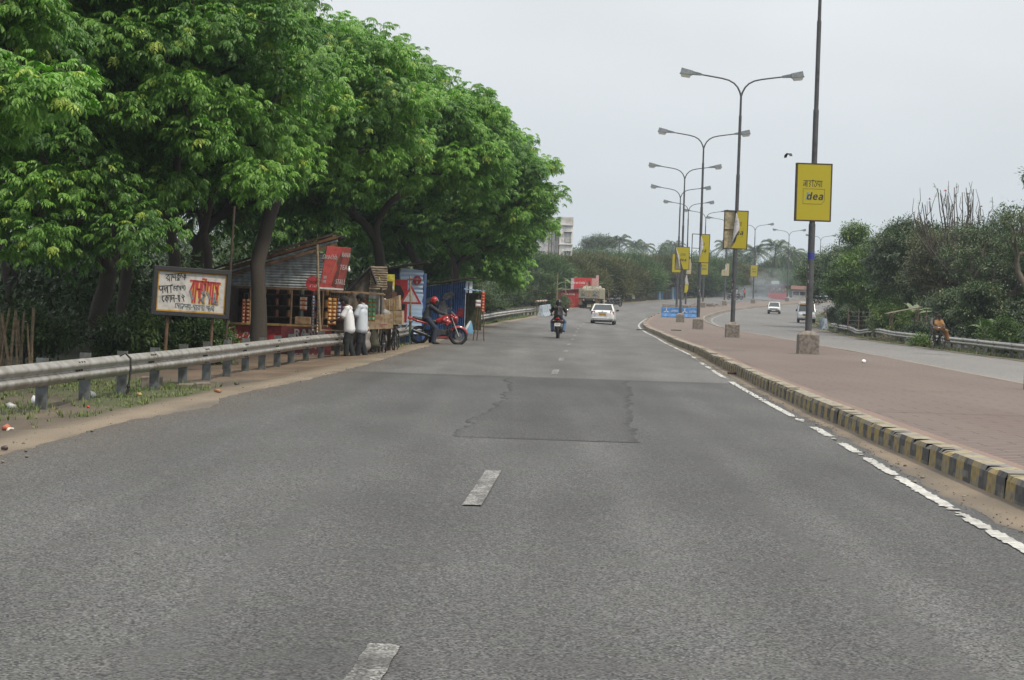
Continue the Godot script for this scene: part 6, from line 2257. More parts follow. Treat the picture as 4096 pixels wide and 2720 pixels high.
func lamp_posts() -> void:
	var labels := ["nearest lamp post, its arms above the frame, carrying the whole yellow panel", "lamp post with the tallest visible twin arms and a half torn panel", "third lamp post, with an empty half frame beside its yellow panel", "fourth lamp post along the median, in front of the blue barriers", "fifth lamp post, half hidden behind the fourth", "sixth lamp post, with a loose yellow strip on its shaft", "seventh lamp post, its base near the left edge of the median", "eighth lamp post, with a small cream panel", "lamp post with a small whole yellow panel near the smoke", "lamp post beyond the small white oncoming car", "farthest lamp post, seen past the nearest pole"]
	var steel := mat(lin(0.085, 0.088, 0.096), 0.6, 0.2, 1.0, 0.5)
	var head_m := mat(lin(0.2, 0.23, 0.25), 0.5, 0.2)
	var glass := mat(lin(0.62, 0.6, 0.53), 0.25, 0.0, 0)
	var conc := mat(lin(0.225, 0.205, 0.185), 0.92, 0.0, 2.0, 1.4)
	var one := Node3D.new()
	one.name = "lamp_post"
	var g := Geo.new()
	g.cbox(Vector3(0, 0.28, 0), Vector3(0.64, 0.66, 0.64), 0.02)
	var fd := obj("foundation", g, conc, one)
	g = Geo.new()
	g.loft([[Vector3(-0.3, 0.612, -0.3), Vector3(0.3, 0.612, -0.3), Vector3(0.3, 0.612, 0.3), Vector3(-0.3, 0.612, 0.3)], [Vector3(-0.13, 0.72, -0.13), Vector3(0.13, 0.72, -0.13), Vector3(0.13, 0.72, 0.13), Vector3(-0.13, 0.72, 0.13)]], true, true, false)
	obj("mortar_cap", g, conc, fd)
	g = Geo.new()
	g.tube([Vector3(0, 0.6, 0), Vector3(0, 3.9, 0), Vector3(0, 3.98, 0), Vector3(0, 4.02, 0), Vector3(0, 7.4, 0), Vector3(0, 7.5, 0), Vector3(0, 7.52, 0), Vector3(0, 10.2, 0), Vector3(0, 10.25, 0), Vector3(0, 11.25, 0)], [0.105, 0.104, 0.104, 0.088, 0.086, 0.086, 0.07, 0.068, 0.055, 0.048], 14)
	obj("shaft", g, steel, one)
	for s in [-1.0, 1.0]:
		g = Geo.new()
		var line := []
		for q in [[0.0, 11.1], [0.06, 11.3], [0.17, 11.52], [0.34, 11.7], [0.58, 11.83], [0.9, 11.91], [1.35, 11.98], [1.9, 12.06]]:
			line.append(Vector3(s * q[0], q[1], 0))
		g.tube(line, [0.046, 0.042, 0.04, 0.038, 0.037, 0.036, 0.035, 0.034], 9)
		var arm := obj("arm", g, steel, one)
		g = Geo.new()
		g.m = Transform3D(Basis(Vector3.BACK, s * 0.12), Vector3(s * 1.85, 12.06, 0))
		g.loft([[Vector3(0, -0.05, -0.045), Vector3(0, 0.05, -0.045), Vector3(0, 0.05, 0.045), Vector3(0, -0.05, 0.045)], [Vector3(s * 0.42, -0.08, -0.09), Vector3(s * 0.42, 0.09, -0.09), Vector3(s * 0.42, 0.09, 0.09), Vector3(s * 0.42, -0.08, 0.09)]], true, true, false)
		g.loft([[Vector3(s * 0.42, -0.09, -0.13), Vector3(s * 0.42, 0.11, -0.1), Vector3(s * 0.42, 0.11, 0.1), Vector3(s * 0.42, -0.09, 0.13)], [Vector3(s * 0.98, -0.08, -0.15), Vector3(s * 0.95, 0.17, -0.11), Vector3(s * 0.95, 0.17, 0.11), Vector3(s * 0.98, -0.08, 0.15)]], true, true, false)
		g.box(Vector3(s * 0.71, -0.09, 0), Vector3(0.58, 0.02, 0.32))
		var hd := obj("lamp_head", g, head_m, arm)
		g = Geo.new()
		g.m = Transform3D(Basis(Vector3.BACK, s * 0.12), Vector3(s * 1.85, 12.06, 0))
		g.loft([[Vector3(s * 0.45, -0.1, -0.13), Vector3(s * 0.97, -0.1, -0.14), Vector3(s * 0.97, -0.1, 0.14), Vector3(s * 0.45, -0.1, 0.13)], [Vector3(s * 0.52, -0.23, -0.09), Vector3(s * 0.9, -0.23, -0.1), Vector3(s * 0.9, -0.23, 0.1), Vector3(s * 0.52, -0.23, 0.09)]], true, true, false)
		obj("lens", g, glass, arm)
	for k in POSTS.size():
		var d: float = POSTS[k][0]
		var o: Node3D = one.duplicate()
		o.name = "lamp_post"
		add_child(o, true)
		tag(o, labels[k], "lamp post", "twin arm lamp posts on the median")
		o.position = onm(POSTS[k][1], d)
		o.rotation.y = -heading(d)
		if k > 0:
			o.rotation.z = rng.randf_range(-0.004, 0.006)
		if k < 4:  # torn bills stuck on the shaft
			for j in 6:
				g = Geo.new()
				var y := 1.55 + rng.randf() * 1.25
				var a := rng.randf_range(0.2, 2.9)
				var w := rng.randf_range(0.25, 0.6)
				var hh := rng.randf_range(0.05, 0.14)
				var rings := []
				for s in 5:
					var b := a + w * s / 4.0
					rings.append([Vector3(cos(b) * 0.1075, y + 0.02 * rng.randf(), sin(b) * 0.1075), Vector3(cos(b) * 0.1075, y + hh - 0.03 * rng.randf(), sin(b) * 0.1075)])
				g.loft(rings, false, false, true, Vector3(cos(a + w * 0.5), 0, sin(a + w * 0.5)))
				obj("torn_bill", g, mat(lin(0.42, 0.41, 0.39), 0.9, 0.0, 2.0, 3.0), o)
		if k == 0:
			g = Geo.new()
			g.tube([Vector3(0, 2.92, 0), Vector3(0, 3.12, 0)], [0.107, 0.107], 14, false)
			obj("blue_band", g, mat(lin(0.03, 0.04, 0.26), 0.6), o)
	one.free()

func sign_panel(k: int, style: String, label: String, up := 4.1, w := 1.07, h := 1.74) -> void:
	var d: float = POSTS[k][0]
	var root := thing("advertising_sign", label, "advertising panel", onm(POSTS[k][1], d) + Vector3(0, up + h * 0.5, 0), -heading(d) + (0.1 if k == 0 else 0.0) + rng.randf_range(-0.02, 0.02), "yellow panels on the lamp posts")
	root.rotation.z = rng.randf_range(-0.01, 0.01) - 0.005
	var rust := mat(lin(0.075, 0.05, 0.035), 0.85)
	var ym := StandardMaterial3D.new()
	if mats.has("yellow"):
		ym = mats["yellow"]
	else:
		ym.albedo_color = lin(0.42, 0.36, 0.012)
		ym.roughness = 0.5
		ym.backlight_enabled = true
		ym.backlight = Color(0.55, 0.5, 0.1)
		ym.cull_mode = BaseMaterial3D.CULL_DISABLED
		mats["yellow"] = ym
	var cream := mat(lin(0.5, 0.43, 0.27), 0.7, 0.0, 1.0)
	var white := mat(lin(0.5, 0.5, 0.51), 0.7, 0.0, 1.0)
	var ink := mat(lin(0.03, 0.03, 0.02), 0.7, 0, 0)
	var ghost := mat(lin(0.28, 0.24, 0.14), 0.8, 0, 0)
	var hw := w * 0.5
	var hh := h * 0.5
	for z in [-0.08, 0.08]:
		var g := Geo.new()
		for s in [-1, 1]:
			g.box(Vector3(s * hw, 0, z), Vector3(0.04, h + 0.04, 0.04))
			g.box(Vector3(0, s * hh, z), Vector3(w - 0.04, 0.038, 0.039))
		g.box(Vector3(0, 0.0, z - 0.004 * signf(z)), Vector3(w - 0.04, 0.03, 0.03))
		obj("frame", g, rust, root)
	var g2 := Geo.new()
	for s in [-1, 1]:
		for t in [-1, 0, 1]:
			g2.box(Vector3(s * hw, t * hh, 0), Vector3(0.03, 0.03, 0.12))
	obj("spacer", g2, rust, root)
	var front := PackedVector2Array([Vector2(-hw, -hh), Vector2(hw, -hh), Vector2(hw, hh), Vector2(-hw, hh)])
	var back := front
	var flap := []
	var has_back := true
	var fm: Material = ym
	match style:
		"half":
			front = PackedVector2Array([Vector2(0.02, hh), Vector2(hw, hh), Vector2(hw - 0.03, -hh), Vector2(-0.2, -hh), Vector2(0.0, -hh * 0.62), Vector2(0.12, -0.1), Vector2(0.1, 0.25)])
			flap = [Vector2(-0.02, hh), Vector2(0.22, 0.12), Vector2(0.05, -0.12), Vector2(-0.16, -hh * 0.72)]
		"open":
			has_back = false
			front = PackedVector2Array([Vector2(0.02, hh), Vector2(hw, hh), Vector2(hw, -hh), Vector2(-0.12, -hh), Vector2(0.05, -0.3), Vector2(0.1, 0.2)])
			flap = [Vector2(-0.02, hh), Vector2(0.2, 0.2), Vector2(0.06, -0.05), Vector2(-0.08, -hh)]
		"corner":
			front = PackedVector2Array([Vector2(-hw, hh), Vector2(hw, hh), Vector2(hw, -hh), Vector2(0.1, -hh), Vector2(-0.1, -0.3), Vector2(-0.3, 0.35)])
			flap = [Vector2(-hw, hh), Vector2(-0.24, 0.2), Vector2(0.02, -hh * 0.85), Vector2(-0.2, -hh * 0.9)]
		"cream":
			fm = cream
			has_back = false
			front = PackedVector2Array([Vector2(-hw, -hh), Vector2(hw, -hh), Vector2(hw, hh), Vector2(0.1, hh), Vector2(0.0, 0.1), Vector2(-hw, -0.1)])
			flap = [Vector2(-0.05, hh), Vector2(0.2, 0.1), Vector2(0.12, -hh), Vector2(-0.05, -0.2)]
		"strip":
			has_back = false
			fm = cream
			front = PackedVector2Array([Vector2(0.0, -hh), Vector2(hw, -hh), Vector2(hw, hh), Vector2(0.0, hh)])
	var g := Geo.new()
	g.prism(front, 0.088, 0.094)
	obj("front_sheet", g, fm, root)
	if has_back:
		g = Geo.new()
		g.prism(back, -0.094, -0.088)
		obj("back_sheet", g, ym if style == "whole" or style == "plain" else cream, root)
	if not flap.is_empty():
		g = Geo.new()
		var rings := []
		for s in 7:
			var u := s / 6.0
			var a: Vector2 = flap[0].lerp(flap[3], u)
			var b: Vector2 = flap[0].lerp(flap[1], minf(1, u * 1.6)) if u < 0.62 else flap[1].lerp(flap[2].lerp(flap[3], 0.7), (u - 0.62) / 0.38)
			var ring := []
			for t in 5:
				var v := t / 4.0
				var p := a.lerp(b, v)
				ring.append(Vector3(p.x, p.y, 0.1 + 0.12 * sin(PI * v) * u + 0.02 * sin(9.0 * u)))
			rings.append(ring)
		g.loft(rings, false, false, true, Vector3.BACK)
		obj("torn_flap", g, white, root)
	# print: Bengali word, a cut cornered frame and the word beneath
	var lo := -hw + 0.2
	if style in ["half", "open"]:
		lo = 0.14
	if style == "corner":
		lo = -0.18
	var clip := Geo.new()
	bengali(clip, "A I i Da yya aa", Vector2(-0.32, 0.17), 0.2, 0.017, 0.096, 0.0, 0.78)
	for q in [[-0.33, 0.1, 0.33, 0.1], [0.33, 0.1, 0.33, -0.26], [0.33, -0.26, 0.24, -0.36], [0.24, -0.36, -0.33, -0.36], [-0.33, -0.36, -0.33, 0.1]]:
		stroke(clip, Vector2(q[0], q[1]), Vector2(q[2], q[3]), 0.008, 0.096)
	if style == "whole" or style == "plain":
		obj("lettering", clip, ink, root)
		words(root, "!", 0.22, Vector3(-0.2, -0.13, 0.096), mat(lin(0.05, 0.22, 0.42), 0.6, 0, 0), false, 0.16)
		words(root, "dea", 0.22, Vector3(0.05, -0.13, 0.096), ink, false, 0.16)
	elif style in ["half", "open", "corner"]:
		var kept := Geo.new()
		for t in clip.ix.size() / 3:
			var a := clip.v[clip.ix[t * 3]]
			var b := clip.v[clip.ix[t * 3 + 1]]
			var c := clip.v[clip.ix[t * 3 + 2]]
			if minf(a.x, minf(b.x, c.x)) > lo:
				kept.tri(a, c, b)
		if kept.v.size() > 0:
			obj("lettering", kept, ink, root)
		words(root, "ea" if lo > 0.1 else "dea", 0.22, Vector3(0.19 if lo > 0.1 else 0.06, -0.13, 0.096), ink, false, 0.16)
		if has_back:  # seen from behind through the torn half
			g = Geo.new()
			g.m = Transform3D(Basis(Vector3.UP, PI), Vector3(0, 0, -0.002))
			bengali(g, "A I i", Vector2(0.08, 0.16), 0.2, 0.02, 0.084, 0.0, 0.78)
			obj("show_through", g, ghost, root)
			var sh := words(root, "ea", 0.26, Vector3(-0.2, -0.13, -0.084), ghost, false, 0.0)
			sh.rotation.y = PI

func signs() -> void:
	sign_panel(0, "whole", "large whole yellow panel on the nearest lamp post")
	sign_panel(1, "half", "yellow panel torn down to its cream back on the left half")
	sign_panel(2, "open", "yellow panel whose left half is an empty frame")
	sign_panel(3, "corner", "yellow panel with a white flap hanging from its left corner")
	sign_panel(4, "plain", "yellow panel mostly hidden behind the one with the hanging flap")
	sign_panel(5, "strip", "narrow cream half panel on the sixth lamp post")
	sign_panel(6, "plain", "small yellow panel under the empty half frame")
	sign_panel(7, "cream", "small cream panel with a grey flap on the eighth lamp post")
	sign_panel(8, "plain", "small whole yellow panel on the lamp post near the smoke")
	var d: float = POSTS[5][0]
	var o := thing("torn_banner", "loose yellow and white strip hanging down the sixth lamp post", "torn sheet", onm(POSTS[5][1], d) + Vector3(0.0, 2.0, 0.13))
	var g := Geo.new()
	g.loft([[Vector3(-0.04, 2.0, 0), Vector3(0.04, 2.0, 0.03)], [Vector3(-0.16, 1.5, 0.03), Vector3(0.14, 1.4, 0.06)], [Vector3(-0.1, 1.0, 0.02), Vector3(0.26, 0.9, 0.1)]], false, false, true, Vector3.BACK)
	obj("white_side", g, mat(lin(0.5, 0.5, 0.5), 0.7), o)
	g = Geo.new()
	g.loft([[Vector3(-0.12, 1.1, 0.0), Vector3(0.2, 1.0, 0.05)], [Vector3(-0.18, 0.5, 0.02), Vector3(0.22, 0.45, 0.06)], [Vector3(-0.2, 0.0, 0.0), Vector3(0.1, 0.08, 0.04)]], false, false, true, Vector3.BACK)
	obj("yellow_side", g, mats["yellow"], o)


# ---------------------------------------------------------------- vehicles (x forward, y up, z right)
func spoked_wheel(parent: Node, at: Vector3, r: float, fat: float, metal: Material, rubber: Material, cast := true) -> void:
	var g := Geo.new()
	g.ring(at, Vector3.BACK, r - fat * 1.1, fat * 0.34, 24, 6, 1.6)
	if cast:
		for k in 5:
			for s in [-0.12, 0.12]:
				var a = TAU * k / 5 + s
				g.bar(at + Vector3(cos(a + s), sin(a + s), 0) * 0.04, at + Vector3(cos(a), sin(a), 0) * (r - fat * 1.2), 0.02, 0.014)
		g.disc(at, Vector3.BACK, 0.05, fat * 1.8, 12)
	else:
		for k in 18:
			var a := TAU * k / 18
			g.rod(at + Vector3(cos(a + 0.4), sin(a + 0.4), 0) * 0.02 + Vector3(0, 0, 0.025 if k % 2 else -0.025), at + Vector3(cos(a), sin(a), 0) * (r - fat * 1.2), 0.0022, 0.0022, 3)
		g.disc(at, Vector3.BACK, 0.022, 0.07, 8)
	var w := obj("wheel", g, metal, parent)
	g = Geo.new()
	g.ring(at, Vector3.BACK, r - fat, fat, 28, 8, 1.05)
	obj("tyre", g, rubber, w)

func mirrored(g: Geo, f: Callable) -> void:
	for s in [-1.0, 1.0]:
		f.call(g, s)

func motorcycle(label: String, at: Vector3, turn: float, paint: Material, cowl := true) -> Node3D:
	var root := thing("motorcycle", label, "motorcycle", at, turn)
	var black := mat(lin(0.018, 0.018, 0.02), 0.5)
	var rubber := mat(lin(0.016, 0.016, 0.017), 0.85)
	var metal := mat(lin(0.1, 0.1, 0.105), 0.4, 0.6)
	var chrome := mat(lin(0.5, 0.5, 0.5), 0.2, 0.9, 0)
	var engine := mat(lin(0.05, 0.05, 0.053), 0.5, 0.4)
	spoked_wheel(root, Vector3(0, 0.315, 0), 0.315, 0.056, metal, rubber)
	spoked_wheel(root, Vector3(1.33, 0.315, 0), 0.315, 0.05, metal, rubber)
	var g := Geo.new()
	g.disc(Vector3(1.33, 0.315, 0.075), Vector3.BACK, 0.125, 0.006, 20)
	obj("brake_disc", g, mat(lin(0.22, 0.21, 0.2), 0.35, 0.8), root)
	for s in [-1.0, 1.0]:
		g = Geo.new()
		g.rod(Vector3(1.33, 0.3, s * 0.095), Vector3(1.2, 0.62, s * 0.095), 0.027, 0.027, 8)
		g.rod(Vector3(1.2, 0.62, s * 0.095), Vector3(1.06, 0.98, s * 0.095), 0.019, 0.019, 8)
		obj("fork", g, chrome, root)
	g = Geo.new()
	var rings := []
	for k in 9:
		var a := lerpf(2.5, 0.35, k / 8.0)
		var o := Vector3(1.33 + cos(a) * 0.345, 0.315 + sin(a) * 0.345, 0)
		var w := 0.07 - 0.02 * absf(k - 4) / 4.0
		var d := Vector3(cos(a), sin(a), 0)
		rings.append([o + Vector3(0, 0, -w) - d * 0.06, o + Vector3(0, 0, -w * 0.8), o + d * 0.015, o + Vector3(0, 0, w * 0.8), o + Vector3(0, 0, w) - d * 0.06])
	g.loft(rings, false, false, true, Vector3(0, 1, 0.01))
	obj("front_fender", g, paint, root)
	g = Geo.new()
	blob(g, [[Vector3(0.62, 0.8, 0), Vector3(0.9, 0.86, 0), 0.1, 0.15], [Vector3(0.8, 0.82, -0.1), Vector3(1.0, 0.78, -0.13), 0.08, 0.05], [Vector3(0.8, 0.82, 0.1), Vector3(1.0, 0.78, 0.13), 0.08, 0.05], [Vector3(0.9, 0.68, -0.15), Vector3(1.0, 0.78, -0.13), 0.04, 0.05], [Vector3(0.9, 0.68, 0.15), Vector3(1.0, 0.78, 0.13), 0.04, 0.05]], 0.022, 0.05)
	obj("fuel_tank", g, paint, root)
	g = Geo.new()
	blob(g, [[Vector3(0.58, 0.77, 0), Vector3(0.2, 0.8, 0), 0.07, 0.09], [Vector3(0.2, 0.8, 0), Vector3(-0.2, 0.89, 0), 0.09, 0.06], [Vector3(0.3, 0.78, -0.07), Vector3(0.3, 0.78, 0.07), 0.06, 0.06]], 0.022, 0.04)
	obj("seat", g, black, root)
	g = Geo.new()
	blob(g, [[Vector3(0.42, 0.68, -0.11), Vector3(-0.1, 0.79, -0.09), 0.05, 0.04], [Vector3(0.42, 0.68, 0.11), Vector3(-0.1, 0.79, 0.09), 0.05, 0.04], [Vector3(-0.1, 0.79, -0.09), Vector3(-0.38, 0.91, -0.02), 0.04, 0.025], [Vector3(-0.1, 0.79, 0.09), Vector3(-0.38, 0.91, 0.02), 0.04, 0.025], [Vector3(-0.15, 0.82, 0), Vector3(-0.36, 0.91, 0), 0.05, 0.03]], 0.02, 0.03)
	obj("tail_cowl", g, paint, root)
	g = Geo.new()
	g.cbox(Vector3(-0.37, 0.87, 0), Vector3(0.07, 0.06, 0.17), 0.015)
	obj("tail_lamp", g, mat(lin(0.33, 0.015, 0.015), 0.25, 0, 0), root)
	g = Geo.new()
	g.bar(Vector3(-0.22, 0.8, 0), Vector3(-0.48, 0.5, 0), 0.14, 0.02)
	obj("rear_fender", g, black, root)
	g = Geo.new()
	g.box(Vector3(-0.43, 0.62, 0), Vector3(0.012, 0.13, 0.24), Basis(Vector3.BACK, -0.3))
	var plate := obj("number_plate", g, mat(lin(0.62, 0.62, 0.6), 0.5), root)
	g = Geo.new()
	for k in 5:
		g.box(Vector3(-0.447, 0.645, -0.07 + 0.035 * k), Vector3(0.004, 0.035, 0.02), Basis(Vector3.BACK, -0.3))
		g.box(Vector3(-0.434, 0.595, -0.07 + 0.035 * k), Vector3(0.004, 0.035, 0.02), Basis(Vector3.BACK, -0.3))
	stuff(obj("plate_digits", g, black, plate))
	for s in [-1.0, 1.0]:
		g = Geo.new()
		g.rod(Vector3(-0.3, 0.78, 0), Vector3(-0.32, 0.78, s * 0.17), 0.008, 0.008, 5)
		g.ell(Vector3(-0.32, 0.78, s * 0.19), Vector3(0.03, 0.025, 0.035), 8)
		obj("indicator", g, mat(lin(0.4, 0.2, 0.12), 0.3, 0, 0), root)
	g = Geo.new()
	g.cbox(Vector3(0.72, 0.42, 0), Vector3(0.4, 0.24, 0.24), 0.05)
	g.disc(Vector3(0.62, 0.4, 0), Vector3.BACK, 0.11, 0.32, 14)
	for k in 6:
		g.box(Vector3(0.86 + 0.02 * k, 0.55 + 0.014 * k, 0), Vector3(0.02, 0.2, 0.2 - 0.008 * k), Basis(Vector3.BACK, -0.5))
	obj("engine", g, engine, root)
	g = Geo.new()
	g.tube([Vector3(0.95, 0.52, 0.1), Vector3(1.02, 0.36, 0.12), Vector3(0.9, 0.24, 0.13), Vector3(0.5, 0.25, 0.15), Vector3(0.25, 0.3, 0.17)], [0.022], 8)
	g.tube([Vector3(0.27, 0.3, 0.17), Vector3(0.2, 0.33, 0.17), Vector3(-0.2, 0.46, 0.18), Vector3(-0.26, 0.48, 0.18)], [0.03, 0.055, 0.058, 0.045], 10)
	obj("exhaust", g, mat(lin(0.045, 0.045, 0.05), 0.35, 0.6), root)
	g = Geo.new()
	g.bar(Vector3(0.0, 0.315, 0.09), Vector3(0.5, 0.4, 0.09), 0.03, 0.05)
	g.bar(Vector3(0.0, 0.315, -0.09), Vector3(0.5, 0.4, -0.09), 0.03, 0.05)
	g.rod(Vector3(1.08, 0.9, 0), Vector3(0.92, 0.4, 0), 0.025, 0.025, 6)
	g.rod(Vector3(1.08, 0.88, 0), Vector3(0.4, 0.66, 0), 0.03, 0.03, 6)
	g.rod(Vector3(0.4, 0.66, 0), Vector3(0.45, 0.35, 0), 0.03, 0.03, 6)
	g.rod(Vector3(0.06, 0.34, 0.11), Vector3(0.18, 0.7, 0.11), 0.03, 0.03, 8)
	g.rod(Vector3(0.06, 0.34, -0.11), Vector3(0.18, 0.7, -0.11), 0.03, 0.03, 8)
	obj("chassis", g, black, root)
	g = Geo.new()
	g.prism(PackedVector2Array([Vector2(0.5, 0.22), Vector2(0.98, 0.2), Vector2(1.0, 0.24), Vector2(0.92, 0.3), Vector2(0.55, 0.29)]), -0.1, 0.1)
	obj("belly_pan", g, paint, root)
	if cowl:
		g = Geo.new()
		blob(g, [[Vector3(1.2, 0.9, -0.05), Vector3(1.2, 0.9, 0.05), 0.1, 0.1], [Vector3(1.06, 0.99, -0.07), Vector3(1.06, 0.99, 0.07), 0.06, 0.06], [Vector3(1.22, 0.82, 0), Vector3(1.12, 0.78, 0), 0.08, 0.05]], 0.02, 0.05)
		obj("headlamp_cowl", g, paint, root)
		g = Geo.new()
		g.ell(Vector3(1.245, 0.89, 0), Vector3(0.065, 0.065, 0.1), 12)
		obj("headlamp", g, mat(lin(0.6, 0.6, 0.6), 0.1, 0.2, 0), root)
		g = Geo.new()
		g.loft([[Vector3(1.2, 0.99, -0.11), Vector3(1.25, 0.98, 0), Vector3(1.2, 0.99, 0.11)], [Vector3(1.06, 1.13, -0.07), Vector3(1.08, 1.16, 0), Vector3(1.06, 1.13, 0.07)]], false, false, true, Vector3(1, 0.5, 0))
		obj("windscreen", g, mat(lin(0.03, 0.03, 0.035), 0.15, 0, 0), root)
	else:
		g = Geo.new()
		g.tube([Vector3(1.1, 0.9, 0), Vector3(1.2, 0.9, 0), Vector3(1.22, 0.9, 0)], [0.06, 0.09, 0.085], 14)
		obj("headlamp", g, chrome, root)
	g = Geo.new()
	g.tube([Vector3(0.9, 1.03, -0.36), Vector3(0.98, 1.03, -0.2), Vector3(1.05, 0.99, 0), Vector3(0.98, 1.03, 0.2), Vector3(0.9, 1.03, 0.36)], [0.016, 0.013, 0.013, 0.013, 0.016], 7)
	obj("handlebar", g, black, root)
	for s in [-1.0, 1.0]:
		g = Geo.new()
		g.rod(Vector3(0.97, 1.04, s * 0.22), Vector3(1.02, 1.2, s * 0.34), 0.007, 0.007, 5)
		g.ell(Vector3(1.02, 1.23, s * 0.36), Vector3(0.02, 0.05, 0.07), 10)
		var mr := obj("mirror", g, black, root)
		g = Geo.new()
		g.ell(Vector3(1.008, 1.23, s * 0.36), Vector3(0.012, 0.042, 0.06), 10)
		obj("mirror_glass", g, mat(lin(0.6, 0.62, 0.64), 0.05, 0.9, 0), mr)
		g = Geo.new()
		g.rod(Vector3(0.5, 0.32, s * 0.12), Vector3(0.5, 0.32, s * 0.26), 0.013, 0.013, 6)
		obj("footpeg", g, rubber, root)
	return root

func bicycle(label: String, at: Vector3, turn: float, steer := 0.0) -> Node3D:
	var root := thing("bicycle", label, "bicycle", at, turn)
	var black := mat(lin(0.02, 0.021, 0.022), 0.5)
	var rubber := mat(lin(0.018, 0.018, 0.018), 0.85)
	var chrome := mat(lin(0.42, 0.42, 0.42), 0.3, 0.8, 0)
	spoked_wheel(root, Vector3(0, 0.34, 0), 0.34, 0.019, chrome, rubber, false)
	var front := Node3D.new()
	front.name = "front_fork"
	front.position = Vector3(1.02, 0, 0)
	front.rotation.y = steer
	root.add_child(front, true)
	spoked_wheel(front, Vector3(0.11, 0.34, 0), 0.34, 0.019, chrome, rubber, false)
	var g := Geo.new()
	for s in [-1.0, 1.0]:
		g.rod(Vector3(0.11, 0.34, s * 0.05), Vector3(-0.02, 0.78, s * 0.045), 0.011, 0.013, 6)
	g.rod(Vector3(-0.02, 0.78, 0), Vector3(-0.08, 1.0, 0), 0.016, 0.014, 7)
	obj("blade", g, black, front)
	g = Geo.new()
	g.tube([Vector3(-0.28, 1.0, -0.27), Vector3(-0.12, 1.03, -0.2), Vector3(-0.06, 1.0, 0), Vector3(-0.12, 1.03, 0.2), Vector3(-0.28, 1.0, 0.27)], [0.014, 0.011, 0.011, 0.011, 0.014], 6)
	obj("handlebar", g, chrome, front)
	for q in [[root, Vector3(0, 0.34, 0), 2.9, 0.25], [front, Vector3(0.11, 0.34, 0), 2.6, 0.7]]:
		g = Geo.new()
		var rings := []
		for k in 9:
			var a := lerpf(q[2], q[3], k / 8.0)
			var d := Vector3(cos(a), sin(a), 0)
			var o: Vector3 = q[1] + d * 0.365
			rings.append([o + Vector3(0, 0, -0.03) - d * 0.012, o + d * 0.004, o + Vector3(0, 0, 0.03) - d * 0.012])
		g.loft(rings, false, false, true, Vector3(0.01, 1, 0))
		obj("mudguard", g, black, q[0])
	g = Geo.new()
	var bb := Vector3(0.45, 0.3, 0)
	var seat := Vector3(0.28, 0.82, 0)
	var hd := Vector3(0.97, 0.86, 0)
	g.rod(bb, seat, 0.015, 0.015, 7)
	g.rod(seat - Vector3(0, 0.04, 0), hd, 0.015, 0.015, 7)
	g.rod(bb, Vector3(1.0, 0.76, 0), 0.017, 0.017, 7)
	for s in [-1.0, 1.0]:
		g.rod(Vector3(0, 0.34, s * 0.06), bb + Vector3(0, 0, s * 0.03), 0.009, 0.009, 5)
		g.rod(Vector3(0, 0.34, s * 0.06), seat + Vector3(0, -0.04, s * 0.02), 0.008, 0.008, 5)
	obj("frame", g, black, root)
	g = Geo.new()
	blob(g, [[Vector3(0.16, 0.93, -0.06), Vector3(0.16, 0.93, 0.06), 0.04, 0.04], [Vector3(0.16, 0.93, 0), Vector3(0.38, 0.94, 0), 0.045, 0.02]], 0.018, 0.03)
	obj("saddle", g, mat(lin(0.05, 0.03, 0.02), 0.6), root)
	g = Geo.new()
	for s in [-1.0, 1.0]:
		g.rod(Vector3(0.24, 0.74, s * 0.06), Vector3(-0.3, 0.74, s * 0.07), 0.007, 0.007, 5)
		g.rod(Vector3(-0.22, 0.74, s * 0.07), Vector3(0, 0.36, s * 0.075), 0.006, 0.006, 5)
	for k in 4:
		g.rod(Vector3(-0.28 + 0.15 * k, 0.74, -0.07), Vector3(-0.28 + 0.15 * k, 0.74, 0.07), 0.006, 0.006, 5)
	obj("carrier", g, black, root)
	g = Geo.new()
	g.ring(bb, Vector3.BACK, 0.09, 0.008, 20, 5)
	for s in [-1.0, 1.0]:
		g.bar(bb + Vector3(0, 0, s * 0.05), bb + Vector3(0.12 * s, -0.1 * s, s * 0.07), 0.02, 0.012)
		g.box(bb + Vector3(0.12 * s, -0.1 * s, s * 0.12), Vector3(0.08, 0.022, 0.09))
	obj("crank", g, black, root)
	return root

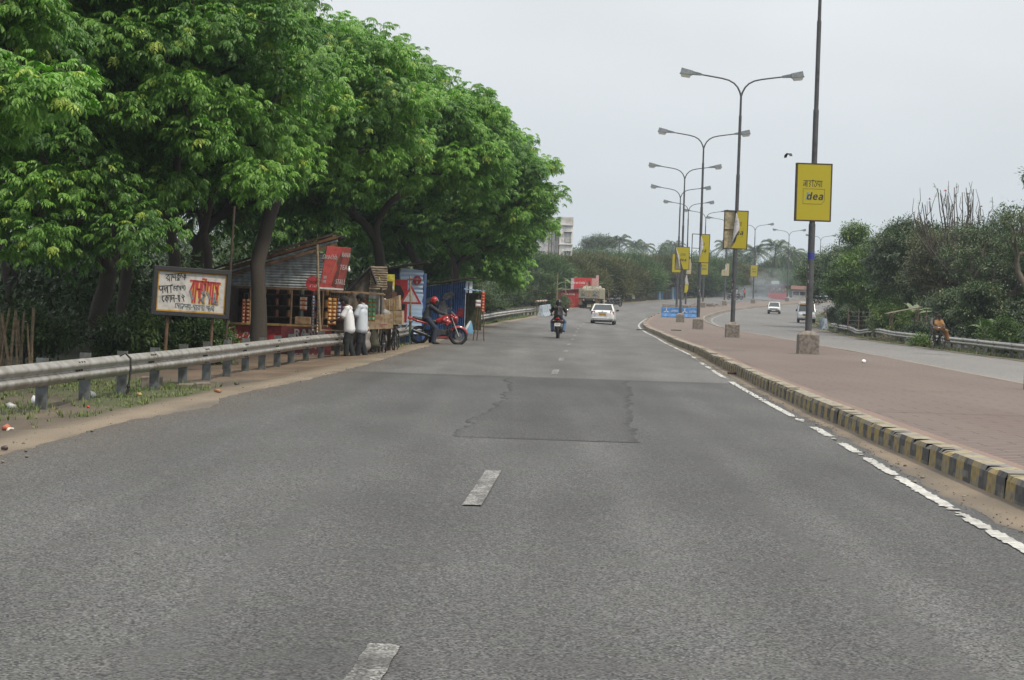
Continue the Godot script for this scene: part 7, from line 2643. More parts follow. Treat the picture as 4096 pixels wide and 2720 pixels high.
# A car body: stations [x, floor, deck, half width at sill, half width at belt]; cabin [rear foot, rear top, front top, front foot, belt y, roof y, half width belt, half width roof]
func car(called: String, label: String, cat: String, at: Vector3, turn: float, paint: Material, st: Array, cab: Array, wheel_x: Array, wr: float, track: float) -> Node3D:
	var root := thing(called, label, cat, at, turn)
	var rubber := mat(lin(0.016, 0.016, 0.017), 0.85)
	var glass := mat(lin(0.035, 0.045, 0.05), 0.06, 0.0, 0)
	var rings := []
	for s in st:
		var ring := []
		var y0: float = s[1]
		var y1: float = s[2]
		var half := [[y0, s[3] * 0.82], [y0 + 0.07, s[3] * 0.97], [lerpf(y0, y1, 0.35), s[3]], [lerpf(y0, y1, 0.62), lerpf(s[3], s[4], 0.5)], [y1 - 0.07, s[4]], [y1 - 0.015, s[4] * 0.92], [y1 + 0.02, s[4] * 0.55]]
		for p in half:
			ring.append(Vector3(s[0], p[0], p[1]))
		for k in half.size():
			var p: Array = half[half.size() - 1 - k]
			ring.append(Vector3(s[0], p[0], -p[1]))
		rings.append(ring)
	var g := Geo.new()
	g.loft(rings, true, true)
	obj("body", g, paint, root)
	g = Geo.new()
	g.loft([[Vector3(cab[1] - 0.02, cab[5] - 0.045, -cab[7]), Vector3(cab[2] + 0.03, cab[5] - 0.05, -cab[7]), Vector3(cab[2] + 0.03, cab[5] - 0.05, cab[7]), Vector3(cab[1] - 0.02, cab[5] - 0.045, cab[7])], [Vector3(cab[1] + 0.08, cab[5], -cab[7] + 0.07), Vector3(cab[2] - 0.1, cab[5], -cab[7] + 0.07), Vector3(cab[2] - 0.1, cab[5], cab[7] - 0.07), Vector3(cab[1] + 0.08, cab[5], cab[7] - 0.07)]], true, true, false)
	for s in [-1.0, 1.0]:
		for q in [[cab[0], cab[1], 0.07], [lerpf(cab[0], cab[3], 0.5), lerpf(cab[1], cab[2], 0.5), 0.06], [cab[3], cab[2], 0.055]]:
			g.bar(Vector3(q[0], cab[4] - 0.03, s * (cab[6] - 0.02)), Vector3(q[1], cab[5] - 0.03, s * (cab[7] - 0.02)), q[2] * 1.2, q[2])
	obj("roof", g, paint, root)
	var c := func(u: float, v: float, s: float) -> Vector3:  # a point on the glasshouse
		return Vector3(lerpf(lerpf(cab[0], cab[1], v), lerpf(cab[3], cab[2], v), u), lerpf(cab[4], cab[5] - 0.04, v), s * lerpf(cab[6] - 0.035, cab[7] - 0.03, v))
	var mid := Vector3(0.5 * (cab[0] + cab[3]), 0.5 * (cab[4] + cab[5]), 0)
	g = Geo.new()
	g.quad_out(c.call(0, 0, -1), c.call(0, 0, 1), c.call(0, 1, 1), c.call(0, 1, -1), mid)
	obj("rear_window", g, glass, root)
	g = Geo.new()
	g.quad_out(c.call(1, 0, -1), c.call(1, 0, 1), c.call(1, 1, 1), c.call(1, 1, -1), mid)
	obj("windscreen", g, glass, root)
	for s in [-1.0, 1.0]:
		for q in [[0.02, 0.49], [0.51, 0.98]]:
			g = Geo.new()
			g.quad_out(c.call(q[0], 0, s), c.call(q[1], 0, s), c.call(q[1], 1, s), c.call(q[0], 1, s), mid)
			obj("side_window", g, glass, root)
	for x in wheel_x:
		for s in [-1.0, 1.0]:
			g = Geo.new()
			g.disc(Vector3(x, wr, s * track), Vector3.BACK, wr * 0.62, 0.17, 16)
			var w := obj("wheel", g, mat(lin(0.3, 0.3, 0.31), 0.4, 0.5), root)
			g = Geo.new()
			g.ring(Vector3(x, wr, s * track), Vector3.BACK, wr - 0.085, 0.085, 22, 8, 1.1)
			obj("tyre", g, rubber, w)
	return root

func vehicles() -> void:
	var black := mat(lin(0.018, 0.018, 0.02), 0.5)
	var white := mat(lin(0.72, 0.73, 0.74), 0.3, 0.0, 1.0, 0.3)
	white.clearcoat_enabled = true
	white.clearcoat = 0.6
	white.clearcoat_roughness = 0.1
	var lamp_red := mat(lin(0.22, 0.012, 0.02), 0.2, 0, 0)
	var clear := mat(lin(0.55, 0.56, 0.57), 0.15, 0, 0)
	var g: Geo
	# white saloon driving away
	var st := [[-2.2, 0.36, 0.82, 0.66, 0.6], [-2.17, 0.3, 0.92, 0.78, 0.7], [-2.02, 0.27, 1.0, 0.84, 0.76], [-1.6, 0.24, 1.02, 0.85, 0.79], [-0.6, 0.2, 0.97, 0.85, 0.81], [0.8, 0.2, 0.95, 0.85, 0.81], [1.4, 0.22, 0.9, 0.85, 0.76], [1.95, 0.26, 0.76, 0.8, 0.64], [2.18, 0.34, 0.62, 0.6, 0.45]]
	var c := car("saloon_car", "white saloon car driving away with a yellow number plate", "car", Vector3(6.42, 0.12, -138), deg_to_rad(85.2), white, st, [-1.75, -1.15, 0.35, 1.25, 0.98, 1.47, 0.78, 0.6], [-1.28, 1.28], 0.3, 0.75)
	for s in [-1.0, 1.0]:
		g = Geo.new()
		g.m = Transform3D(Basis(Vector3.UP, s * 0.3), Vector3(-2.1, 0.86, s * 0.62))
		g.loft([[Vector3(0, 0.12, -s * 0.1), Vector3(0, 0.1, s * 0.16), Vector3(0, -0.11, s * 0.2), Vector3(0, -0.09, -s * 0.14)], [Vector3(-0.07, 0.1, -s * 0.08), Vector3(-0.06, 0.09, s * 0.13), Vector3(-0.06, -0.1, s * 0.16), Vector3(-0.07, -0.08, -s * 0.12)]], true, true, false)
		var tl := obj("tail_lamp", g, lamp_red, c)
		g = Geo.new()
		g.m = Transform3D(Basis(Vector3.UP, s * 0.3), Vector3(-2.1, 0.86, s * 0.62))
		g.box(Vector3(-0.072, -0.065, s * 0.02), Vector3(0.012, 0.05, 0.2))
		obj("reverse_lens", g, mat(lin(0.42, 0.3, 0.3), 0.2, 0, 0), tl)
		g = Geo.new()
		g.rod(Vector3(0.85, 0.98, s * 0.78), Vector3(0.85, 1.0, s * 0.88), 0.02, 0.02, 6)
		g.cbox(Vector3(0.84, 1.03, s * 0.95), Vector3(0.12, 0.13, 0.2), 0.04)
		obj("wing_mirror", g, black, c)
	g = Geo.new()
	g.box(Vector3(-2.215, 0.76, 0), Vector3(0.02, 0.13, 0.5))
	var pl := obj("number_plate", g, mat(lin(0.62, 0.34, 0.02), 0.5), c)
	g = Geo.new()
	for k in 8:
		if k != 4:
			g.box(Vector3(-2.228, 0.76, -0.2 + 0.057 * k), Vector3(0.006, 0.07, 0.03))
	stuff(obj("plate_digits", g, mat(lin(0.14, 0.08, 0.02), 0.6), pl))
	g = Geo.new()
	g.box(Vector3(-2.2, 0.88, 0), Vector3(0.02, 0.03, 0.6))
	obj("chrome_strip", g, mat(lin(0.4, 0.42, 0.45), 0.2, 0.8, 0), c)
	g = Geo.new()
	g.cbox(Vector3(-2.12, 0.3, 0), Vector3(0.2, 0.13, 1.34), 0.03)
	obj("lower_bumper", g, black, c)
	g = Geo.new()
	g.cbox(Vector3(-2.16, 0.475, 0), Vector3(0.16, 0.05, 1.5), 0.02)
	obj("bumper_lip", g, white, c)
	g = Geo.new()
	g.rod(Vector3(-1.05, 1.45, 0), Vector3(-1.3, 1.72, 0), 0.006, 0.003, 5)
	obj("aerial", g, black, c)
	g = Geo.new()
	g.prism(PackedVector2Array([Vector2(-0.05, 0), Vector2(0.05, 0), Vector2(0.03, 0.05), Vector2(0, 0.03), Vector2(-0.03, 0.05)]), 0, 0.01)
	var em := obj("badge", g, mat(lin(0.3, 0.32, 0.36), 0.2, 0.8, 0), c)
	em.transform = Transform3D(Basis(Vector3.UP, -PI / 2), Vector3(-2.2, 0.935, 0))
	# small white hatchback coming towards us
	st = [[-1.66, 0.3, 0.85, 0.62, 0.6], [-1.6, 0.22, 0.9, 0.7, 0.68], [-0.8, 0.2, 0.88, 0.71, 0.69], [0.5, 0.2, 0.86, 0.71, 0.69], [1.0, 0.22, 0.83, 0.7, 0.66], [1.55, 0.26, 0.72, 0.69, 0.64], [1.66, 0.32, 0.62, 0.64, 0.58]]
	c = car("hatchback_car", "small white hatchback with black bumper coming round the bend", "car", Vector3(30.5, 1.12, -228), deg_to_rad(-100), white, st, [-1.55, -1.3, 0.1, 0.72, 0.87, 1.4, 0.67, 0.54], [-1.05, 1.1], 0.26, 0.62)
	g = Geo.new()
	g.cbox(Vector3(1.64, 0.38, 0), Vector3(0.14, 0.2, 1.36), 0.03)
	obj("bumper", g, black, c)
	g = Geo.new()
	g.box(Vector3(1.655, 0.6, 0), Vector3(0.03, 0.13, 0.92))
	obj("grille", g, mat(lin(0.02, 0.025, 0.035), 0.4), c)
	for s in [-1.0, 1.0]:
		g = Geo.new()
		g.box(Vector3(1.65, 0.6, s * 0.55), Vector3(0.04, 0.13, 0.17))
		obj("headlamp", g, clear, c)
		g = Geo.new()
		g.cbox(Vector3(0.55, 0.95, s * 0.75), Vector3(0.08, 0.1, 0.13), 0.03)
		obj("wing_mirror", g, black, c)
	g = Geo.new()
	g.box(Vector3(1.72, 0.4, 0), Vector3(0.012, 0.1, 0.44))
	obj("number_plate", g, mat(lin(0.5, 0.5, 0.48), 0.5), c)
	# silver utility van
	var silver := mat(lin(0.44, 0.47, 0.5), 0.35, 0.2, 1.0, 0.3)
	st = [[-2.2, 0.4, 1.0, 0.78, 0.8], [-2.1, 0.34, 1.08, 0.82, 0.82], [0.6, 0.34, 1.08, 0.83, 0.82], [0.95, 0.36, 1.04, 0.82, 0.78], [1.95, 0.42, 0.9, 0.8, 0.72], [2.12, 0.48, 0.82, 0.72, 0.66]]
	c = car("utility_van", "silver utility van with white roof coming towards us on the far carriageway", "van", Vector3(27.05, 0.47, -180), deg_to_rad(-97), silver, st, [-2.1, -2.0, 0.55, 0.98, 1.07, 1.84, 0.79, 0.68], [-1.3, 1.35], 0.36, 0.71)
	g = Geo.new()
	g.cbox(Vector3(-0.55, 1.88, 0), Vector3(2.2, 0.1, 1.2), 0.04)
	obj("roof_box", g, white, c)
	g = Geo.new()
	g.cbox(Vector3(2.14, 0.5, 0), Vector3(0.2, 0.22, 1.66), 0.04)
	obj("bumper", g, mat(lin(0.32, 0.34, 0.36), 0.5), c)
	g = Geo.new()
	g.cbox(Vector3(2.1, 0.34, 0), Vector3(0.18, 0.16, 1.4), 0.03)
	obj("lower_bumper", g, black, c)
	for k in 5:
		g = Geo.new()
		g.box(Vector3(2.13, 0.68 + 0.04 * k, 0), Vector3(0.03, 0.022, 0.74))
		obj("grille_bar", g, mat(lin(0.16, 0.17, 0.18), 0.3, 0.5), c)
	for s in [-1.0, 1.0]:
		g = Geo.new()
		g.cbox(Vector3(2.09, 0.76, s * 0.55), Vector3(0.1, 0.2, 0.26), 0.02)
		obj("headlamp", g, clear, c)
		g = Geo.new()
		g.cbox(Vector3(0.9, 1.15, s * 0.92), Vector3(0.08, 0.2, 0.14), 0.03)
		obj("wing_mirror", g, black if s > 0 else silver, c)
	g = Geo.new()
	g.box(Vector3(2.25, 0.55, 0), Vector3(0.012, 0.11, 0.5))
	obj("number_plate", g, mat(lin(0.55, 0.4, 0.08), 0.5), c)
	g = Geo.new()
	g.box(Vector3(0.7, 1.74, 0), Vector3(0.03, 0.12, 1.3), Basis(Vector3.BACK, 0.5))
	obj("visor_strip", g, mat(lin(0.35, 0.2, 0.06), 0.5), c)
	# parked truck seen from behind
	var cream := mat(lin(0.28, 0.27, 0.2), 0.7, 0.0, 2.0)
	var dark := mat(lin(0.025, 0.025, 0.025), 0.8)
	var t := thing("truck", "parked cream truck seen from behind with painted tailgate", "truck", Vector3(7.7, 1.13, -199), deg_to_rad(81))
	g = Geo.new()
	g.cbox(Vector3(0.03, 1.42, 0), Vector3(0.08, 0.86, 2.1), 0.02)
	var gate := obj("tailgate", g, cream, t)
	for s in [-1.0, 1.0]:
		g = Geo.new()
		g.cbox(Vector3(2.3, 1.5, s * 1.06), Vector3(4.5, 1.0, 0.06), 0.02)
		obj("side_board", g, cream, t)
		g = Geo.new()
		for q in [[-0.13, 1.64], [0.0, 1.74], [0.13, 1.64]]:
			g.disc(Vector3(-0.015, q[1], s * 0.62 + q[0]), Vector3.RIGHT, 0.05, 0.012, 3)
		obj("triangle_print", g, dark, gate)
		g = Geo.new()
		g.prism(PackedVector2Array([Vector2(-0.26, -0.06), Vector2(0.26, -0.08), Vector2(0.2, -0.16), Vector2(-0.2, -0.16)]), 0, 0.01)
		g.prism(PackedVector2Array([Vector2(-0.2, -0.04), Vector2(0.12, -0.05), Vector2(-0.04, 0.14)]), 0, 0.01)
		var boat := obj("boat_print", g, mat(lin(0.08, 0.1, 0.16), 0.7, 0, 0), gate)
		boat.transform = Transform3D(Basis(Vector3.UP, -PI / 2), Vector3(-0.018, 1.42, s * 0.6))
		g = Geo.new()
		g.box(Vector3(-0.02, 0.86, s * 0.78), Vector3(0.04, 0.13, 0.34))
		obj("tail_lamp", g, mat(lin(0.2, 0.06, 0.07), 0.4), t)
		g = Geo.new()
		g.box(Vector3(-0.03, 0.86, s * 0.52), Vector3(0.04, 0.16, 0.08))
		obj("white_marker", g, mat(lin(0.5, 0.5, 0.5), 0.5), t)
		g = Geo.new()
		g.box(Vector3(0.0, 0.56, s * 0.86), Vector3(0.06, 0.42, 0.36))
		obj("mud_flap", g, mat(lin(0.16, 0.12, 0.06), 0.8, 0.0, 2.0), t)
		for z in [0.66, 0.94]:
			g = Geo.new()
			g.ring(Vector3(0.75, 0.42, s * z), Vector3.BACK, 0.3, 0.12, 20, 8, 1.05)
			obj("tyre", g, dark, t)
		g = Geo.new()
		g.ring(Vector3(4.6, 0.42, s * 0.88), Vector3.BACK, 0.3, 0.12, 20, 8, 1.05)
		obj("tyre", g, dark, t)
	g = Geo.new()
	g.prism(PackedVector2Array([Vector2(0, -0.12), Vector2(0.16, 0.06), Vector2(0.06, 0.02), Vector2(0.0, 0.16), Vector2(-0.06, 0.02), Vector2(-0.16, 0.06)]), 0, 0.01)
	var ob := obj("emblem_print", g, mat(lin(0.4, 0.14, 0.02), 0.7, 0, 0), gate)
	ob.transform = Transform3D(Basis(Vector3.UP, -PI / 2), Vector3(-0.018, 1.46, 0))
	g = Geo.new()
	g.box(Vector3(-0.03, 0.88, 0), Vector3(0.05, 0.12, 0.8))
	obj("number_board", g, mat(lin(0.05, 0.04, 0.02), 0.6), t)
	g = Geo.new()
	g.box(Vector3(0.02, 0.98, 0), Vector3(0.1, 0.1, 2.14))
	g.box(Vector3(2.3, 0.95, 0), Vector3(4.4, 0.14, 2.0))
	g.box(Vector3(2.5, 0.7, 0), Vector3(4.6, 0.3, 0.9))
	obj("chassis", g, dark, t)
	g = Geo.new()
	blob(g, [[Vector3(0.6, 1.75, -0.6), Vector3(0.6, 1.78, 0.7), 0.2, 0.2], [Vector3(2.6, 1.9, -0.6), Vector3(2.6, 2.0, 0.7), 0.35, 0.35], [Vector3(0.6, 1.85, -0.6), Vector3(2.6, 2.0, -0.6), 0.3, 0.35], [Vector3(0.6, 1.9, 0.7), Vector3(2.6, 2.0, 0.7), 0.25, 0.3]], 0.08, 0.2)
	obj("tarpaulin", g, mat(lin(0.3, 0.29, 0.24), 0.9, 0.0, 2.0), t)
	g = Geo.new()
	g.cbox(Vector3(5.2, 1.3, 0), Vector3(1.2, 1.7, 2.0), 0.1)
	g.cbox(Vector3(6.2, 0.95, 0), Vector3(1.0, 0.9, 1.8), 0.1)
	obj("cab", g, mat(lin(0.36, 0.34, 0.24), 0.5, 0.0, 2.0), t)
	for z in [-0.9, -0.3, 0.3, 0.9]:
		g = Geo.new()
		g.rod(Vector3(0.1, 2.0, z), Vector3(0.1, 2.3, z), 0.025, 0.025, 6)
		obj("rail_post", g, cream, t)
	g = Geo.new()
	g.rod(Vector3(0.1, 2.28, -1.0), Vector3(0.1, 2.28, 1.0), 0.03, 0.03, 6)
	obj("top_rail", g, cream, t)
	# motorcycles
	var redp := mat(lin(0.33, 0.014, 0.018), 0.25, 0.0, 1.0, 0.4)
	redp.clearcoat_enabled = true
	redp.clearcoat = 0.8
	redp.clearcoat_roughness = 0.08
	motorcycle("bright red motorcycle standing across the left road edge", Vector3(-3.14, -0.02, -66.0), deg_to_rad(9), redp)
	var bikeb := motorcycle("black motorcycle ridden away along the middle of the road", Vector3(1.93, 0.0, -83.0), deg_to_rad(87), mat(lin(0.03, 0.03, 0.032), 0.35))
	var parked := motorcycle("dark motorcycle parked right of the truck", onl(10.1, 210.0), deg_to_rad(60), mat(lin(0.02, 0.022, 0.03), 0.4), false)
	again(parked, onl(10.9, 214.0), deg_to_rad(48), "second dark motorcycle parked right of the truck")
	again(parked, Vector3(33.4, 3.0, -303), deg_to_rad(15), "motorcycle with red tank parked before the grey stall in the haze")
	again(parked, Vector3(34.4, 3.05, -305), deg_to_rad(20), "second motorcycle parked before the grey stall in the haze")
	# bicycles by the stall
	bicycle("black bicycle carrying the wide printed carton and a khaki sack", Vector3(-3.58, -0.12, -54.6), deg_to_rad(104), 0.25)
	bicycle("black bicycle carrying the two stacked cartons, farther from us", Vector3(-3.42, -0.1, -56.8), deg_to_rad(94), -0.35)


# ---------------------------------------------------------------- smooth bodies: tapered capsules joined and meshed as surface nets
func blob(g: Geo, bones: Array, cell: float, k: float) -> void:
	var lo := Vector3(1e9, 1e9, 1e9)
	var hi := -lo
	for b in bones:
		var r := maxf(b[2], b[3]) + k * 0.3 + cell * 2.5
		for p: Vector3 in [b[0], b[1]]:
			lo = lo.min(p - Vector3(r, r, r))
			hi = hi.max(p + Vector3(r, r, r))
	var nx := int((hi.x - lo.x) / cell) + 2
	var ny := int((hi.y - lo.y) / cell) + 2
	var nz := int((hi.z - lo.z) / cell) + 2
	var f := PackedFloat32Array()
	f.resize(nx * ny * nz)
	f.fill(1.0)
	for b in bones:
		var a: Vector3 = b[0]
		var d: Vector3 = b[1] - a
		var r1: float = b[2]
		var r2: float = b[3]
		var l2 := maxf(d.length_squared(), 1e-9)
		var pad := maxf(r1, r2) + k + cell * 2.0
		var mn := (a.min(b[1]) - Vector3(pad, pad, pad) - lo) / cell
		var mx := (a.max(b[1]) + Vector3(pad, pad, pad) - lo) / cell
		for z in range(maxi(0, int(mn.z)), mini(nz, int(mx.z) + 2)):
			for y in range(maxi(0, int(mn.y)), mini(ny, int(mx.y) + 2)):
				var row := (z * ny + y) * nx
				for x in range(maxi(0, int(mn.x)), mini(nx, int(mx.x) + 2)):
					var p := lo + Vector3(x, y, z) * cell - a
					var t := clampf(p.dot(d) / l2, 0, 1)
					var dist := (p - d * t).length() - r1 - (r2 - r1) * t
					var old := f[row + x]
					var h := maxf(k - absf(old - dist), 0.0) / k
					f[row + x] = minf(old, dist) - h * h * k * 0.25
	var at := {}
	var start := g.v.size()
	var sx := 1
	var sy := nx
	var sz := nx * ny
	for z in nz - 1:
		for y in ny - 1:
			for x in nx - 1:
				var i := (z * ny + y) * nx + x
				var v0 := f[i]
				if absf(v0) > cell * 2.2:
					continue
				var c := [v0, f[i + 1], f[i + sy], f[i + sy + 1], f[i + sz], f[i + sz + 1], f[i + sz + sy], f[i + sz + sy + 1]]
				var inside := 0
				for q in c:
					if q < 0:
						inside += 1
				if inside == 0 or inside == 8:
					continue
				var sum := Vector3.ZERO
				var cnt := 0
				for e in [[0, 1], [2, 3], [4, 5], [6, 7], [0, 2], [1, 3], [4, 6], [5, 7], [0, 4], [1, 5], [2, 6], [3, 7]]:
					var va: float = c[e[0]]
					var vb: float = c[e[1]]
					if (va < 0) != (vb < 0):
						var t := va / (va - vb)
						var pa := Vector3(e[0] & 1, (e[0] >> 1) & 1, e[0] >> 2)
						var pb := Vector3(e[1] & 1, (e[1] >> 1) & 1, e[1] >> 2)
						sum += pa.lerp(pb, t)
						cnt += 1
				var nn := Vector3(c[1] + c[3] + c[5] + c[7] - c[0] - c[2] - c[4] - c[6], c[2] + c[3] + c[6] + c[7] - c[0] - c[1] - c[4] - c[5], c[4] + c[5] + c[6] + c[7] - c[0] - c[1] - c[2] - c[3])
				at[i] = g.vert(lo + (Vector3(x, y, z) + sum / cnt) * cell, nn)
	for i: int in at:
		for e in [[sx, sy, sz], [sy, sz, sx], [sz, sx, sy]]:
			var j: int = i + e[0]
			if j >= f.size() or (f[i] < 0) == (f[j] < 0):
				continue
			var q := [i, i - e[1], i - e[1] - e[2], i - e[2]]
			if not (at.has(q[1]) and at.has(q[2]) and at.has(q[3])):
				continue
			var a: int = at[q[0]]
			var b: int = at[q[1]]
			var c: int = at[q[2]]
			var d: int = at[q[3]]
			if (g.v[c] - g.v[a]).cross(g.v[d] - g.v[b]).dot(g.n[a] + g.n[c]) < 0.0:
				g.ix.append_array(PackedInt32Array([a, b, c, a, c, d]))
			else:
				g.ix.append_array(PackedInt32Array([a, c, b, a, d, c]))

# ---------------------------------------------------------------- people (x is the way the body faces, z its right)
func pose(over: Dictionary) -> Dictionary:
	var j := {"hip": Vector3(0, 0.88, 0), "chest": Vector3(0.01, 1.22, 0), "neck": Vector3(0.0, 1.4, 0), "head": Vector3(0.03, 1.53, 0), "look": Vector3(1, 0, 0)}
	for s in [["l", -1.0], ["r", 1.0]]:
		var z: float = s[1]
		j["sh" + s[0]] = Vector3(0, 1.33, z * 0.175)
		j["el" + s[0]] = Vector3(-0.02, 1.07, z * 0.21)
		j["wr" + s[0]] = Vector3(0.05, 0.84, z * 0.2)
		j["hp" + s[0]] = Vector3(0, 0.84, z * 0.085)
		j["kn" + s[0]] = Vector3(0.02, 0.46, z * 0.09)
		j["an" + s[0]] = Vector3(-0.01, 0.08, z * 0.09)
		j["to" + s[0]] = Vector3(0.15, 0.03, z * 0.11)
	j.merge(over, true)
	return j

func person(label: String, at: Vector3, turn: float, j: Dictionary, s: Dictionary) -> Node3D:
	var root := thing("person", label, "person", at, turn)
	var cell: float = s.get("cell", 0.022)
	var skin := mat(s.get("skin", lin(0.1, 0.052, 0.03)), 0.6, 0, 0)
	var wide := Vector3(0, 0, 0.075)
	var g := Geo.new()
	var side: Vector3 = (j.shr - j.shl).normalized()
	wide = side * 0.075
	var bones := [[j.hip - wide, j.chest - wide, 0.095, 0.1], [j.hip + wide, j.chest + wide, 0.095, 0.1], [j.shl, j.shr, 0.055, 0.055], [j.chest, j.neck, 0.09, 0.05], [j.neck, j.head, 0.048, 0.05]]
	for q in ["l", "r"]:
		bones.append([j["sh" + q], j["el" + q], 0.046, 0.037])
		bones.append([j["el" + q], j["wr" + q], 0.036, 0.025])
		bones.append([j["hp" + q], j["kn" + q], 0.078, 0.053])
		bones.append([j["kn" + q], j["an" + q], 0.05, 0.035])
		bones.append([j["an" + q], j["to" + q], 0.038, 0.03])
	blob(g, bones, cell, 0.04)
	# head with brow, nose, jaw and ears
	var fw: Vector3 = j.look.normalized()
	var rt := fw.cross(Vector3.UP).normalized()
	var up := rt.cross(fw).normalized()
	var h: Vector3 = j.head
	blob(g, [[h + up * 0.03 - fw * 0.015, h + up * 0.02 + fw * 0.02, 0.084, 0.078], [h + fw * 0.03 - up * 0.03, h + fw * 0.055 - up * 0.075, 0.055, 0.032], [h + fw * 0.085 + up * 0.015, h + fw * 0.112 - up * 0.022, 0.01, 0.016], [h + fw * 0.078 + up * 0.03 - rt * 0.03, h + fw * 0.078 + up * 0.03 + rt * 0.03, 0.014, 0.014], [h + rt * 0.082, h + rt * 0.086 - up * 0.03, 0.014, 0.01], [h - rt * 0.082, h - rt * 0.086 - up * 0.03, 0.014, 0.01], [h - up * 0.05, j.neck, 0.045, 0.05]], minf(cell * 0.55, 0.012), 0.02)
	# hands: a palm, four fingers that curl and a thumb
	for q in ["l", "r"]:
		var w: Vector3 = j["wr" + q]
		var d: Vector3 = (w - j["el" + q]).normalized()
		var sgn := -1.0 if q == "l" else 1.0
		var across: Vector3 = s.get("grip", Vector3.ZERO)
		if across == Vector3.ZERO:
			across = d.cross(side).normalized()
		across = (across - d * across.dot(d)).normalized()
		var into: Vector3 = across.cross(d).normalized() * (-sgn)
		if s.has("curl"):
			into = s.curl
		blob(g, [[w, w + d * 0.075, 0.024, 0.026], [w + d * 0.07 - across * 0.022, w + d * 0.075 + across * 0.022, 0.018, 0.018]], 0.012, 0.02)
		for k in 4:
			var b: Vector3 = w + d * 0.085 + across * (k - 1.5) * 0.021
			var len: float = [0.9, 1.05, 1.0, 0.8][k] * 0.03
			g.tube([b, b + d * len + into * 0.008, b + d * len * 1.2 + into * 0.035, b + d * len * 0.6 + into * 0.055], [0.0095, 0.009, 0.0085, 0.007], 6)
		g.tube([w + d * 0.03 - across * 0.026, w + d * 0.06 - across * 0.05 + into * 0.015, w + d * 0.085 - across * 0.052 + into * 0.03], [0.012, 0.011, 0.009], 6)
	obj("body", g, skin, root)
	g = Geo.new()
	for e in [-1.0, 1.0]:
		g.ell(h + fw * 0.088 + up * 0.012 + rt * 0.03 * e, Vector3(0.011, 0.008, 0.013), 8)
	obj("eyes", g, mat(lin(0.012, 0.01, 0.009), 0.2, 0, 0), root)
	# clothes
	g = Geo.new()
	var loose: float = s.get("loose", 0.018)
	bones = [[j.hip - wide * 0.95 - Vector3(0, s.get("tail", 0.03), 0), j.chest - wide, s.get("hem", 0.104) + loose, 0.092 + loose], [j.hip + wide * 0.95 - Vector3(0, s.get("tail", 0.03), 0), j.chest + wide, s.get("hem", 0.104) + loose, 0.092 + loose], [j.shl, j.shr, 0.052 + loose * 0.5, 0.052 + loose * 0.5], [j.chest, j.neck - Vector3(0, 0.03, 0), 0.1, 0.055 + loose]]
	for q in ["l", "r"]:
		var el: Vector3 = j["el" + q]
		if s.get("sleeves", "short") == "short":
			el = (j["sh" + q] as Vector3).lerp(el, 0.72)
			bones.append([j["sh" + q], el, 0.052 + loose * 0.6, 0.056 + loose])
		else:
			bones.append([j["sh" + q], el, 0.05 + loose, 0.042 + loose])
			bones.append([el, (j["wr" + q] as Vector3).lerp(el, 0.06), 0.042 + loose, 0.032 + loose * 0.7])
	blob(g, bones, cell * 0.8, 0.03)
	wrinkle(g, 0.012)
	if s.has("collar"):
		g.ring(j.neck - Vector3(0.0, 0.015, 0) + fw * 0.005, Vector3(0.25, 1, 0), 0.064, 0.015, 14, 6, 1.6)
	obj("shirt", g, mat(s.shirt, 0.85, 0, 0), root)
	g = Geo.new()
	bones = [[j.hpl, j.hpr, 0.09, 0.09], [j.hip - wide, j.hip + wide, 0.08, 0.08]]
	for q in ["l", "r"]:
		bones.append([j["hp" + q], j["kn" + q], 0.088, 0.078])
		bones.append([j["kn" + q], (j["an" + q] as Vector3) + ((j["kn" + q] - j["an" + q]) as Vector3).normalized() * 0.0, 0.078, s.get("cuff", 0.07)])
	blob(g, bones, cell, 0.035)
	wrinkle(g, 0.014)
	obj("trousers", g, mat(s.pants, 0.9, 0, 0), root)
	for q in ["l", "r"]:
		g = Geo.new()
		blob(g, [[j["an" + q], j["to" + q], 0.048, 0.04], [j["an" + q], (j["an" + q] as Vector3) + Vector3(-0.03, -0.03, 0), 0.045, 0.04]], cell * 0.8, 0.03)
		obj("shoe", g, mat(s.get("shoes", lin(0.015, 0.015, 0.016)), 0.5), root)
	g = Geo.new()
	if s.has("helmet"):
		blob(g, [[h + up * 0.035 - fw * 0.01, h + up * 0.02 + fw * 0.015, 0.13, 0.125], [h - up * 0.03 + fw * 0.03, h - up * 0.07 + fw * 0.06, 0.11, 0.085], [h - up * 0.05 - fw * 0.03, h - up * 0.08 - fw * 0.02, 0.11, 0.1]], 0.018, 0.04)
		var hm := obj("helmet", g, s.helmet, root)
		g = Geo.new()
		blob(g, [[h + up * 0.02 + fw * 0.085 - rt * 0.05, h + up * 0.02 + fw * 0.085 + rt * 0.05, 0.07, 0.07]], 0.018, 0.02)
		obj("visor", g, mat(lin(0.012, 0.012, 0.014), 0.15, 0, 0), hm)
		if s.has("helmet_low"):
			g = Geo.new()
			blob(g, [[h - up * 0.035 + fw * 0.03, h - up * 0.075 + fw * 0.06, 0.114, 0.09], [h - up * 0.04 - fw * 0.03, h - up * 0.08 - fw * 0.02, 0.116, 0.105]], 0.018, 0.04)
			obj("helmet_lower", g, s.helmet_low, hm)
	else:
		blob(g, [[h + up * 0.06 - fw * 0.03, h + up * 0.07 + fw * 0.035, 0.098, 0.082], [h + up * 0.01 - fw * 0.05, h - up * 0.04 - fw * 0.055, 0.085, 0.062], [h + up * 0.075 - rt * 0.03, h + up * 0.08 + rt * 0.03 + fw * 0.03, 0.06, 0.055]], 0.014, 0.03)
		if s.has("bun"):
			blob(g, [[h - fw * 0.1 - up * 0.02, h - fw * 0.12 - up * 0.03, 0.04, 0.04]], 0.014, 0.02)
